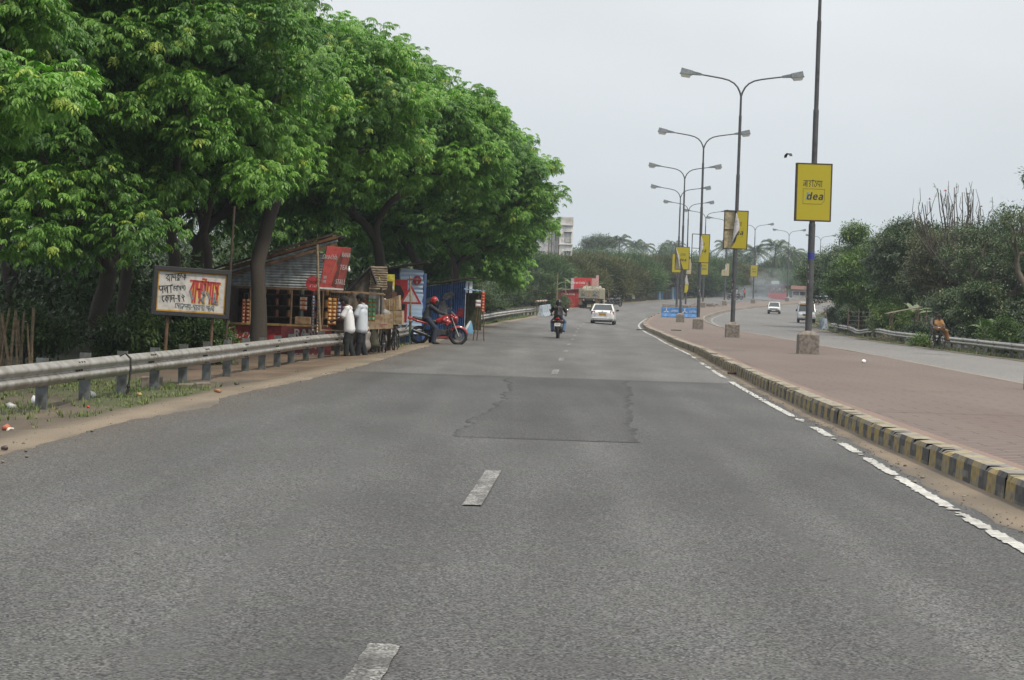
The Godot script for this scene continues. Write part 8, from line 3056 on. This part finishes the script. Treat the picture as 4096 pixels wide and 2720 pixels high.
		obj("hair", g, mat(lin(0.01, 0.009, 0.008), 0.85, 0, 0), root)
	return root

func wrinkle(g: Geo, amount: float) -> void:  # folds in the cloth
	for k in g.v.size():
		var p := g.v[k]
		g.v[k] = p + g.n[k] * amount * noise.get_noise_3d(p.x * 170.0, p.y * 80.0, p.z * 170.0) * 1.6

func people() -> void:
	# two men at the stall, facing left and away
	var buy := {"head": Vector3(0.17, 1.49, 0), "look": Vector3(1, -0.4, 0), "neck": Vector3(0.08, 1.38, 0), "shl": Vector3(0.05, 1.32, -0.175), "shr": Vector3(0.05, 1.32, 0.175), "elr": Vector3(0.18, 1.06, 0.22), "wrr": Vector3(0.42, 1.0, 0.14), "ell": Vector3(0.17, 1.06, -0.24), "wrl": Vector3(0.42, 0.99, -0.14), "chest": Vector3(0.05, 1.2, 0), "knl": Vector3(0.06, 0.46, -0.1), "anl": Vector3(0.05, 0.08, -0.1), "tol": Vector3(0.2, 0.03, -0.12), "anr": Vector3(-0.09, 0.08, 0.1), "tor": Vector3(0.06, 0.03, 0.12)}
	person("man in bright white shirt and dark trousers bent over the stall packets", Vector3(-4.24, -0.12, -50.9), PI - 0.15, pose(buy), {"shirt": lin(0.62, 0.63, 0.66), "pants": lin(0.012, 0.016, 0.016), "collar": 1, "tail": 0.1, "hem": 0.114, "wrinkled": 1, "loose": 0.016, "shoes": lin(0.06, 0.03, 0.02)})
	person("man in pale grey shirt standing right behind the man in white", Vector3(-3.97, -0.12, -51.5), PI - 0.35, pose({"head": Vector3(0.07, 1.57, 0.02), "look": Vector3(1, -0.25, 0.1), "elr": Vector3(0.05, 1.1, 0.24), "wrr": Vector3(0.28, 1.05, 0.18), "ell": Vector3(0.1, 1.09, -0.25), "wrl": Vector3(0.33, 1.06, -0.17), "anl": Vector3(0.06, 0.08, -0.1), "tol": Vector3(0.21, 0.03, -0.12), "anr": Vector3(-0.08, 0.08, 0.1), "tor": Vector3(0.07, 0.03, 0.12), "neck": Vector3(0.01, 1.44, 0), "shl": Vector3(0, 1.37, -0.175), "shr": Vector3(0, 1.37, 0.175)}), {"shirt": lin(0.44, 0.48, 0.53), "pants": lin(0.01, 0.011, 0.016), "collar": 1, "tail": 0.1, "hem": 0.114, "wrinkled": 1, "loose": 0.016, "cuff": 0.075})
	# rider on the red motorcycle, one foot down
	var bike := Transform3D(Basis(Vector3.UP, deg_to_rad(9)), Vector3(-3.14, -0.02, -66.0))
	var sit := {"hip": Vector3(0.2, 0.93, 0), "chest": Vector3(0.3, 1.22, 0), "neck": Vector3(0.38, 1.37, 0), "head": Vector3(0.47, 1.47, 0.02), "look": Vector3(1, -0.3, 0.25),
		"shl": Vector3(0.36, 1.29, -0.19), "shr": Vector3(0.36, 1.29, 0.19), "ell": Vector3(0.58, 1.14, -0.27), "elr": Vector3(0.58, 1.12, 0.27), "wrl": Vector3(0.83, 1.05, -0.3), "wrr": Vector3(0.82, 1.05, 0.3),
		"hpl": Vector3(0.24, 0.88, -0.1), "hpr": Vector3(0.25, 0.88, 0.12), "knl": Vector3(0.54, 0.6, -0.24), "knr": Vector3(0.52, 0.56, 0.25), "anl": Vector3(0.42, 0.12, -0.28), "anr": Vector3(0.45, 0.1, 0.31), "tol": Vector3(0.6, 0.05, -0.31), "tor": Vector3(0.63, 0.05, 0.36)}
	var redh := mat(lin(0.3, 0.016, 0.016), 0.2, 0, 0)
	person("rider in dark jacket and red helmet sitting on the red motorcycle", bike.origin, deg_to_rad(9), pose(sit), {"shirt": lin(0.024, 0.026, 0.034), "pants": lin(0.02, 0.028, 0.05), "sleeves": "long", "helmet": redh, "helmet_low": mat(lin(0.02, 0.02, 0.022), 0.4, 0, 0), "grip": Vector3(0, 0, 1), "curl": Vector3(0, -1, 0), "skin": lin(0.12, 0.07, 0.045)})
	# rider going away, feet on the pegs
	var ride := {"hip": Vector3(0.22, 0.95, 0), "chest": Vector3(0.3, 1.26, 0), "neck": Vector3(0.35, 1.41, 0), "head": Vector3(0.42, 1.52, 0), "look": Vector3(1, 0, 0),
		"shl": Vector3(0.33, 1.34, -0.2), "shr": Vector3(0.33, 1.34, 0.2), "ell": Vector3(0.55, 1.14, -0.33), "elr": Vector3(0.55, 1.14, 0.33), "wrl": Vector3(0.82, 1.05, -0.31), "wrr": Vector3(0.82, 1.05, 0.31),
		"hpl": Vector3(0.26, 0.9, -0.11), "hpr": Vector3(0.26, 0.9, 0.11), "knl": Vector3(0.66, 0.72, -0.27), "knr": Vector3(0.66, 0.72, 0.27), "anl": Vector3(0.44, 0.36, -0.24), "anr": Vector3(0.44, 0.36, 0.24), "tol": Vector3(0.6, 0.34, -0.26), "tor": Vector3(0.6, 0.34, 0.26)}
	var blk := mat(lin(0.02, 0.02, 0.022), 0.2, 0, 0)
	person("rider in black with black helmet riding away on the road", Vector3(1.93, 0.0, -83.0), deg_to_rad(87), pose(ride), {"shirt": lin(0.02, 0.02, 0.022), "pants": lin(0.07, 0.12, 0.22), "sleeves": "short", "helmet": blk, "grip": Vector3(0, 0, 1), "curl": Vector3(0, -1, 0), "skin": lin(0.16, 0.085, 0.05)})
	var bp := thing("backpack", "black backpack on the back of the rider going away", "backpack", Vector3(1.93, 0.0, -83.0), deg_to_rad(87))
	var g := Geo.new()
	blob(g, [[Vector3(0.08, 1.0, -0.06), Vector3(0.08, 1.0, 0.06), 0.09, 0.09], [Vector3(0.13, 1.3, -0.05), Vector3(0.13, 1.3, 0.05), 0.08, 0.08], [Vector3(0.08, 1.0, 0), Vector3(0.13, 1.3, 0), 0.11, 0.1]], 0.02, 0.05)
	obj("sack", g, mat(lin(0.018, 0.018, 0.02), 0.7), bp)
	g = Geo.new()
	blob(g, [[Vector3(-0.02, 1.03, 0), Vector3(0.01, 1.12, 0), 0.07, 0.06]], 0.02, 0.03)
	obj("pocket", g, mat(lin(0.03, 0.03, 0.033), 0.6), bp)
	g = Geo.new()
	g.bar(Vector3(0.01, 1.37, 0.0), Vector3(0.0, 1.22, 0.02), 0.01, 0.03)
	obj("reflective_strip", g, mat(lin(0.4, 0.4, 0.4), 0.4), bp)
	# a couple on a bicycle coming towards us
	var bt := deg_to_rad(-81)
	var bo := Vector3(19.08, -0.02, -88.6)
	bicycle("dark bicycle carrying two people on the far carriageway", bo, bt, 0.1)
	var pedal := {"hip": Vector3(0.22, 0.98, 0), "chest": Vector3(0.3, 1.28, 0), "neck": Vector3(0.35, 1.44, 0), "head": Vector3(0.4, 1.56, 0.0), "look": Vector3(1, -0.1, 0),
		"shl": Vector3(0.34, 1.37, -0.19), "shr": Vector3(0.34, 1.37, 0.19), "ell": Vector3(0.55, 1.15, -0.29), "elr": Vector3(0.55, 1.15, 0.29), "wrl": Vector3(0.74, 1.03, -0.25), "wrr": Vector3(0.74, 1.03, 0.25),
		"hpl": Vector3(0.25, 0.94, -0.1), "hpr": Vector3(0.25, 0.94, 0.1), "knl": Vector3(0.55, 0.7, -0.16), "knr": Vector3(0.62, 0.8, 0.16), "anl": Vector3(0.36, 0.3, -0.13), "anr": Vector3(0.54, 0.42, 0.13), "tol": Vector3(0.5, 0.24, -0.14), "tor": Vector3(0.68, 0.38, 0.14)}
	person("man in dark grey clothes pedalling the bicycle with a passenger", bo, bt, pose(pedal), {"shirt": lin(0.075, 0.07, 0.068), "pants": lin(0.05, 0.046, 0.044), "sleeves": "long", "grip": Vector3(0, 0, 1), "curl": Vector3(0, -1, 0)})
	var ride2 := {"hip": Vector3(0.62, 0.98, 0.0), "chest": Vector3(0.62, 1.22, -0.03), "neck": Vector3(0.63, 1.34, -0.04), "head": Vector3(0.66, 1.44, -0.05), "look": Vector3(1, -0.1, -0.1),
		"shl": Vector3(0.62, 1.28, -0.18), "shr": Vector3(0.62, 1.28, 0.1), "ell": Vector3(0.72, 1.1, -0.2), "elr": Vector3(0.72, 1.1, 0.14), "wrl": Vector3(0.86, 1.04, -0.12), "wrr": Vector3(0.86, 1.04, 0.06),
		"hpl": Vector3(0.62, 0.95, -0.06), "hpr": Vector3(0.6, 0.95, 0.06), "knl": Vector3(0.74, 0.86, -0.36), "knr": Vector3(0.66, 0.86, -0.3), "anl": Vector3(0.7, 0.48, -0.44), "anr": Vector3(0.63, 0.5, -0.4), "tol": Vector3(0.78, 0.42, -0.5), "tor": Vector3(0.72, 0.43, -0.46)}
	person("passenger in an orange dress sitting sideways on the bicycle's bar", bo, bt, pose(ride2), {"shirt": lin(0.27, 0.14, 0.05), "pants": lin(0.25, 0.125, 0.05), "sleeves": "short", "bun": 1, "cuff": 0.09, "loose": 0.02})
	# two people in the smoke
	person("distant person in white seen through the smoke", Vector3(38.4, 3.5, -336), 0.4, pose({}), {"shirt": lin(0.55, 0.56, 0.57), "pants": lin(0.4, 0.41, 0.42), "cell": 0.045})
	person("distant person in orange seen through the smoke", Vector3(40.0, 3.55, -338), 1.2, pose({}), {"shirt": lin(0.45, 0.14, 0.07), "pants": lin(0.1, 0.09, 0.09), "cell": 0.045, "bun": 1})

# ---------------------------------------------------------------- small things
func crumpled(g: Geo, o: Vector3, r: Vector3, seed_: float) -> void:
	var s := g.v.size()
	g.ell(o, r, 9)
	for k in range(s, g.v.size()):
		var d := g.v[k] - o
		g.v[k] = o + d * (1.0 + 0.9 * noise.get_noise_3d(d.x * 260.0 + seed_, d.y * 260.0, d.z * 260.0))
		if g.v[k].y < o.y - r.y * 0.7:
			g.v[k].y = o.y - r.y * 0.7

func carton(label: String, at: Vector3, turn: float, tilt: float, size: Vector3, sag: float, ink: Color) -> void:
	var root := thing("cardboard_box", label, "box", at, turn)
	root.rotation.z = tilt
	var g := Geo.new()
	var rings := []
	for k in 7:
		var u := k / 6.0 - 0.5
		var drop := sag * (1.0 - 4.0 * u * u)
		var x := u * size.x
		rings.append([Vector3(x, 0, -size.z * 0.5), Vector3(x, 0, size.z * 0.5), Vector3(x, size.y - drop, size.z * 0.5), Vector3(x, size.y - drop, -size.z * 0.5)])
	g.loft(rings, true, true, false)
	obj("carton", g, mat(lin(0.36, 0.27, 0.18), 0.85, 0.0, 2.0), root)
	g = Geo.new()
	g.box(Vector3(0, size.y * 0.995 - sag, 0), Vector3(0.01, 0.004, size.z * 0.98))
	for x in [-0.12, 0.08]:
		g.box(Vector3(x * size.x * 2.0, size.y * 0.5 - sag * 0.5, size.z * 0.5), Vector3(0.006, size.y - sag, 0.004))
	obj("seam", g, mat(lin(0.16, 0.11, 0.07), 0.9), root)
	g = Geo.new()
	for k in 6:
		stroke(g, Vector2(-size.x * 0.36 + k * 0.045, size.y * 0.66), Vector2(-size.x * 0.33 + k * 0.045, size.y * 0.75), 0.014, size.z * 0.5 + 0.002)
		stroke(g, Vector2(k * 0.03, size.y * 0.3), Vector2(0.018 + k * 0.03, size.y * 0.3), 0.02, size.z * 0.5 + 0.002)
	obj("print", g, mat(ink, 0.8, 0, 0), root)

func small_things() -> void:
	var g: Geo
	var black := mat(lin(0.02, 0.02, 0.02), 0.7)
	# load of the bicycles
	carton("wide printed carton on the nearer bicycle's carrier", Vector3(-3.66, 0.64, -54.45), 0.05, 0.07, Vector3(0.66, 0.4, 0.34), 0.0, lin(0.3, 0.06, 0.07))
	carton("carton lying under the sagging one on the farther bicycle", Vector3(-3.5, 0.74, -56.5), -0.12, 0.05, Vector3(0.68, 0.4, 0.4), 0.0, lin(0.1, 0.12, 0.1))
	carton("sagging open carton on top of the farther bicycle's load", Vector3(-3.62, 1.15, -56.5), -0.1, 0.08, Vector3(0.74, 0.42, 0.38), 0.1, lin(0.4, 0.14, 0.06))
	var rp := thing("yellow_string", "yellow string tied round the stacked cartons", "string", Vector3(-3.55, 0.74, -56.28))
	g = Geo.new()
	for x in [0.0, 0.13]:
		g.rod(Vector3(x, 0.0, 0.01), Vector3(x - 0.02, 0.74, 0.0), 0.006, 0.006, 4)
	obj("strand", g, mat(lin(0.5, 0.4, 0.03), 0.6, 0, 0), rp)
	var sk := thing("khaki_sack", "khaki sack hanging at the nearer bicycle's side", "sack", Vector3(-3.86, 0.08, -54.4))
	g = Geo.new()
	blob(g, [[Vector3(-0.06, 0.1, 0), Vector3(0.08, 0.12, 0), 0.1, 0.1], [Vector3(-0.02, 0.15, 0), Vector3(0.0, 0.5, 0), 0.14, 0.12]], 0.025, 0.06)
	obj("bag", g, mat(lin(0.075, 0.078, 0.055), 0.9, 0.0, 2.0), sk)
	g = Geo.new()
	g.tube([Vector3(-0.1, 0.5, 0.05), Vector3(0, 0.68, 0.03), Vector3(0.1, 0.5, 0.05)], [0.012], 5)
	obj("handle", g, black, sk)
	var pb := thing("plastic_sack", "translucent grey plastic sack with an orange packet on top", "sack", Vector3(-4.15, -0.12, -53.6))
	g = Geo.new()
	blob(g, [[Vector3(-0.02, 0.28, 0), Vector3(0.12, 0.3, 0), 0.16, 0.16], [Vector3(0.05, 0.3, 0), Vector3(0.16, 0.62, 0), 0.17, 0.1], [Vector3(-0.05, 0.55, 0), Vector3(0.18, 0.62, 0), 0.07, 0.07]], 0.025, 0.06)
	obj("bag", g, mat(lin(0.26, 0.24, 0.23), 0.35, 0.0, 2.0), pb)
	var op := thing("orange_packet", "orange and white packet in the mouth of the grey plastic sack", "packet", Vector3(-4.05, 0.6, -53.5))
	g = Geo.new()
	crumpled(g, Vector3(0, 0.02, 0), Vector3(0.12, 0.06, 0.06), 3.0)
	obj("wrapper", g, mat(lin(0.5, 0.12, 0.03), 0.4, 0, 0), op)
	g = Geo.new()
	crumpled(g, Vector3(0.08, 0.06, 0.02), Vector3(0.05, 0.04, 0.04), 9.0)
	obj("white_label", g, mat(lin(0.6, 0.55, 0.5), 0.4, 0, 0), op)
	var ws := thing("white_sack", "frayed white plastic sack hung by the mat hut", "sack", Vector3(-3.68, 0.95, -56.4))
	g = Geo.new()
	blob(g, [[Vector3(0, 0.1, 0), Vector3(0.08, 0.12, 0), 0.11, 0.12], [Vector3(0.0, 0.15, 0), Vector3(-0.03, 0.5, 0), 0.1, 0.05]], 0.025, 0.05)
	obj("bag", g, mat(lin(0.5, 0.5, 0.5), 0.6, 0.0, 2.0), ws)
	# stool by the rail
	var st := thing("wooden_stool", "dark wooden stool standing at the left guardrail", "stool", onl(-1.72, 93.0, 0.02))
	g = Geo.new()
	g.cbox(Vector3(0, 0.42, 0), Vector3(0.5, 0.05, 0.3), 0.01)
	obj("seat", g, mat(lin(0.09, 0.06, 0.045), 0.85, 0.0, 2.0), st)
	for x in [-0.21, 0.21]:
		for z in [-0.11, 0.11]:
			g = Geo.new()
			g.bar(Vector3(x, 0, z), Vector3(x, 0.4, z), 0.045)
			obj("leg", g, mat(lin(0.07, 0.05, 0.04), 0.85), st)
	# table before the lean-to
	st = thing("wooden_table", "small wooden table before the dark lean-to", "table", onl(20.3, 289.0))
	g = Geo.new()
	g.cbox(Vector3(0, 0.8, 0), Vector3(0.9, 0.06, 0.6), 0.01)
	obj("table_top", g, mat(lin(0.13, 0.09, 0.06), 0.85), st)
	for x in [-0.38, 0.38]:
		g = Geo.new()
		g.bar(Vector3(x, 0, 0.2), Vector3(x, 0.78, 0.2), 0.07)
		obj("leg", g, mat(lin(0.13, 0.09, 0.06), 0.85), st)
	# concrete slabs beside the left rail
	var conc := mat(lin(0.2, 0.175, 0.155), 0.95, 0.0, 2.0, 1.5)
	for q in [[-5.92, 32.2, 0.34, 0.22, 0.3, 0.1, "square concrete block lying under the left rail"], [-5.36, 32.4, 0.3, 0.1, 0.34, -0.1, "flat concrete slab leaning on the concrete block"], [-5.08, 32.2, 0.26, 0.13, 0.3, 0.2, "broken concrete slab nearest the road under the left rail"], [-5.2, 31.5, 0.24, 0.05, 0.16, -0.3, "thin chip of concrete in front of the slabs"]]:
		var o := thing("concrete_slab", q[6], "slab", onl(q[0], q[1], -0.02), q[5])
		g = Geo.new()
		g.cbox(Vector3(0, q[3] * 0.5, 0), Vector3(q[2], q[3], q[4]), 0.012, Basis(Vector3.BACK, 0.03))
		obj("slab", g, conc, o)
	# cord tied round the rail
	var cd := thing("black_cord", "frayed black cord knotted round the left guardrail", "cord", Vector3(-5.78, -0.1, -29.0))
	g = Geo.new()
	g.tube([Vector3(-0.05, 0.6, 0.1), Vector3(0.05, 0.66, 0.05), Vector3(0.12, 0.58, 0), Vector3(0.13, 0.42, 0.02), Vector3(0.12, 0.3, 0.03), Vector3(0.1, 0.12, 0.02), Vector3(0.02, -0.02, 0.05), Vector3(-0.06, -0.05, 0.1)], [0.014, 0.016, 0.015, 0.017, 0.014, 0.02, 0.014, 0.01], 6)
	obj("strand", g, black, cd)
	g = Geo.new()
	for k in 5:
		g.rod(Vector3(0.1, 0.16, 0.02), Vector3(0.1 + 0.03 * (k - 2), 0.0 - 0.03 * (k % 2), 0.04), 0.006, 0.003, 4)
	g.ell(Vector3(0.1, 0.17, 0.02), Vector3(0.03, 0.035, 0.03), 7)
	obj("knot", g, black, cd)
	# litter
	var litter := [["white crumpled plastic bag by the second rail post", -6.45, 26.6, 0.1, lin(0.6, 0.61, 0.62)], ["grey plastic scrap under the left rail", -6.5, 25.4, 0.07, lin(0.42, 0.43, 0.44)], ["pale plastic bag heaped behind the left rail", -6.7, 24.6, 0.12, lin(0.5, 0.5, 0.5)], ["white rag under the left rail near the cord", -6.1, 28.4, 0.09, lin(0.5, 0.51, 0.53)], ["red and yellow wrapper at the left frame edge", -5.5, 21.3, 0.055, lin(0.36, 0.1, 0.05)], ["white stick of litter beside the red wrapper", -5.4, 21.1, 0.03, lin(0.6, 0.57, 0.5)], ["yellow wrapper in the grass below the left rail", -5.55, 29.2, 0.05, lin(0.34, 0.27, 0.1)], ["red and yellow wrapper at the asphalt's left edge", -4.35, 29.0, 0.05, lin(0.34, 0.15, 0.06)], ["black lump on the sand near the concrete slabs", -4.55, 32.4, 0.045, lin(0.02, 0.02, 0.02)], ["small red scrap near the rail cord", -5.6, 25.9, 0.03, lin(0.45, 0.06, 0.03)], ["dark clod on the sand at the left frame edge", -4.55, 17.6, 0.035, lin(0.05, 0.04, 0.04)], ["white paper scrap on the tiled median", 9.2, 51.0, 0.07, lin(0.65, 0.65, 0.65)]]
	for q in litter:
		var y := left_y(q[1], q[2]) + 0.02 if q[1] < 0 else 0.21
		var o := thing("litter", q[0], "litter", Vector3(q[1], y, -q[2]), rng.randf() * 6)
		g = Geo.new()
		var r: float = q[3]
		if (q[0] as String).contains("stick"):
			g.tube([Vector3(-0.12, 0.02, 0), Vector3(0.0, 0.03, 0.01), Vector3(0.12, 0.02, 0)], [0.014, 0.016, 0.012], 6)
		else:
			crumpled(g, Vector3(0, r * 0.5, 0), Vector3(r, r * 0.75, r * 0.8), q[1] * 40.0)
		obj("scrap", g, mat(q[4], 0.5, 0, 0), o)
	for q in [[5.05, 44.0, 0.34, "rusty iron piece lying in the kerb gutter"], [9.15, 109.0, 0.6, "dark stick lying across the median's left edge"], [8.0, 119.0, 0.9, "dark plank lying on the road at the median tip"]]:
		var o := thing("debris", q[3], "debris", Vector3(q[0], road_y(q[0], q[1]) + (0.03 if q[0] < 9 else 0.21), -q[1]), 0.25)
		g = Geo.new()
		g.cbox(Vector3(0, 0.03, 0), Vector3(q[2], 0.05, 0.07), 0.01)
		obj("piece", g, mat(lin(0.05, 0.03, 0.025), 0.9, 0.0, 2.0), o)
	var hp := thing("weed_heap", "heap of dry cut weeds on the median near the seventh lamp post", "heap", onm(25.6, 255.0))
	g = Geo.new()
	for k in 160:
		var a := Vector3(rng.randfn() * 0.9, rng.randf() * 0.35, rng.randfn() * 0.5)
		g.col = Color(0.12, 0.085, 0.05) * rng.randf_range(0.6, 1.4)
		g.rod(a, a + Vector3(rng.randfn(), rng.randfn() * 0.3, rng.randfn()).normalized() * 0.5, 0.02, 0.008, 3)
	stuff(obj("stalks", g, vmat(0.95), hp))
	hp = thing("straw_heap", "heap of dry straw at the foot of the right rail", "heap", onr(21.6, 112.0))
	g = Geo.new()
	for k in 220:
		var a := Vector3(rng.randfn() * 0.7, rng.randf() * 0.3, rng.randfn() * 0.8)
		g.col = Color(0.3, 0.25, 0.17) * rng.randf_range(0.5, 1.2)
		g.rod(a, a + Vector3(rng.randfn(), rng.randfn() * 0.4, rng.randfn()).normalized() * 0.4, 0.014, 0.005, 3)
	stuff(obj("stalks", g, vmat(0.95), hp))
	# short dark post at the right frame edge
	var sp := thing("short_post", "short dark post on the median at the right frame edge", "post", onm(9.55, 36.0))
	g = Geo.new()
	g.cbox(Vector3(0, 0.22, 0), Vector3(0.14, 0.5, 0.14), 0.015)
	obj("shaft", g, mat(lin(0.03, 0.03, 0.035), 0.7), sp)
	# bamboo frame, gate and sheet in the right thicket
	var wood := mat(lin(0.15, 0.12, 0.09), 0.9, 0.0, 2.0)
	var fr := thing("bamboo_hut", "unfinished bamboo hut frame among the right trees", "hut frame", onr(23.2, 116.0, -0.05))
	for q in [[-0.8, 0.0, 1.7], [-0.55, -0.6, 1.8], [0.7, 0.0, 2.15], [0.95, -0.6, 2.2], [1.3, 0.1, 2.0]]:
		g = Geo.new()
		bamboo(g, Vector3(q[0], 0, q[1]), Vector3(q[0] + 0.04, q[2], q[1]), 0.045)
		obj("post", g, wood, fr)
	for k in 4:
		g = Geo.new()
		bamboo(g, Vector3(-1.0, 1.72, 0.2 - 0.3 * k), Vector3(1.1, 2.2, 0.2 - 0.3 * k), 0.03)
		obj("rafter", g, mat(lin(0.22, 0.2, 0.17), 0.9, 0.0, 2.0), fr)
	for k in 3:
		g = Geo.new()
		bamboo(g, Vector3(0.4 + 0.25 * k, 0, 0.25), Vector3(0.9 + 0.5 * k, 1.9, 0.2), 0.025)
		obj("brace", g, wood, fr)
	var gt := thing("wire_fence", "dark mesh fence panel behind the right pale barrier", "fence", onr(24.0, 133.0, -0.05), 0.15)
	for k in 4:
		g = Geo.new()
		g.bar(Vector3(-1.2 + 0.75 * k, 0, 0), Vector3(-1.2 + 0.75 * k, 1.9, 0), 0.06)
		obj("post", g, wood, gt)
	for k in 6:
		g = Geo.new()
		g.rod(Vector3(-1.25, 0.2 + 0.3 * k, 0.03), Vector3(1.1, 0.2 + 0.3 * k, 0.03), 0.018, 0.018, 5)
		obj("wire", g, mat(lin(0.1, 0.1, 0.1), 0.7), gt)
	var gs := thing("grey_sheet", "slanting grey tin sheet under the right trees", "sheet", onr(24.1, 106.0, 0.0), 0.2)
	g = Geo.new()
	corrugated(g, Vector3(-0.75, 0.05, 0), Vector3(1.5, 0, 0), Vector3(0.1, 1.35, -0.3), 10, 0.02, -0.5)
	obj("tin", g, mat(lin(0.13, 0.13, 0.15), 0.6, 0.1, 2.0), gs)
	# a crow
	var bd := thing("crow", "black crow flying between the lamp posts", "bird", Vector3(10.35, 7.53, -75), 0.5)
	bd.scale = Vector3.ONE * 0.7
	g = Geo.new()
	blob(g, [[Vector3(0.1, 0, 0), Vector3(-0.08, 0, 0), 0.04, 0.045], [Vector3(0.15, 0.015, 0), Vector3(0.16, 0.015, 0), 0.03, 0.028], [Vector3(0.18, 0.012, 0), Vector3(0.22, 0.0, 0), 0.012, 0.005]], 0.016, 0.03)
	obj("body", g, mat(lin(0.012, 0.012, 0.014), 0.5, 0, 0), bd)
	for s in [-1.0, 1.0]:
		g = Geo.new()
		var tip := Vector3(-0.1, -0.2, 0.14) if s < 0 else Vector3(-0.06, -0.14, 0.42)
		g.loft([[Vector3(0.1, 0.02, s * 0.03), Vector3(-0.08, 0.02, s * 0.03)], [Vector3(0.12, 0.03 if s > 0 else -0.04, s * 0.18), Vector3(-0.1, 0.02 if s > 0 else -0.06, s * 0.18)], [Vector3(0.02, tip.y, s * absf(tip.z)), Vector3(-0.16, tip.y - 0.02, s * absf(tip.z) * 0.9)]], false, false, true, Vector3.UP)
		obj("wing", g, mat(lin(0.014, 0.014, 0.016), 0.6, 0, 0), bd)
	g = Geo.new()
	g.quad(Vector3(-0.1, 0, -0.025), Vector3(-0.1, 0, 0.025), Vector3(-0.25, -0.01, 0.06), Vector3(-0.25, -0.01, -0.06))
	obj("tail", g, mat(lin(0.014, 0.014, 0.016), 0.6, 0, 0), bd)
	# smoke drifting over the far end of the road
	var puffs := [[Vector3(40.5, 3.6, -340), Vector3(9.0, 2.0, 6.0), 0.1], [Vector3(44.5, 4.2, -342), Vector3(12.0, 3.0, 8.0), 0.035], [Vector3(36.5, 3.6, -339), Vector3(5.0, 1.8, 4.0), 0.08]]
	for k in 18:
		var s := k / 17.0
		puffs.append([Vector3(38.6 + 7.0 * s + rng.randfn() * 1.4, 4.1 + 3.2 * s + rng.randfn() * 0.5, -340 + rng.randfn()), Vector3(1.6 + 2.6 * s, 1.2 + 1.2 * s, 2.5 + 2.0 * s), 0.12 * (1.0 - 0.85 * s)])
	for q in puffs:
		var f := FogVolume.new()
		f.name = "smoke"
		f.shape = RenderingServer.FOG_VOLUME_SHAPE_ELLIPSOID
		f.size = q[1]
		f.position = q[0]
		var fm := FogMaterial.new()
		fm.albedo = Color(0.86, 0.9, 0.94)
		fm.density = q[2]
		f.material = fm
		add_child(f, true)
		tag(f, "pale smoke drifting over the far end of the road", "smoke", "smoke at the far end of the road")
		stuff(f)
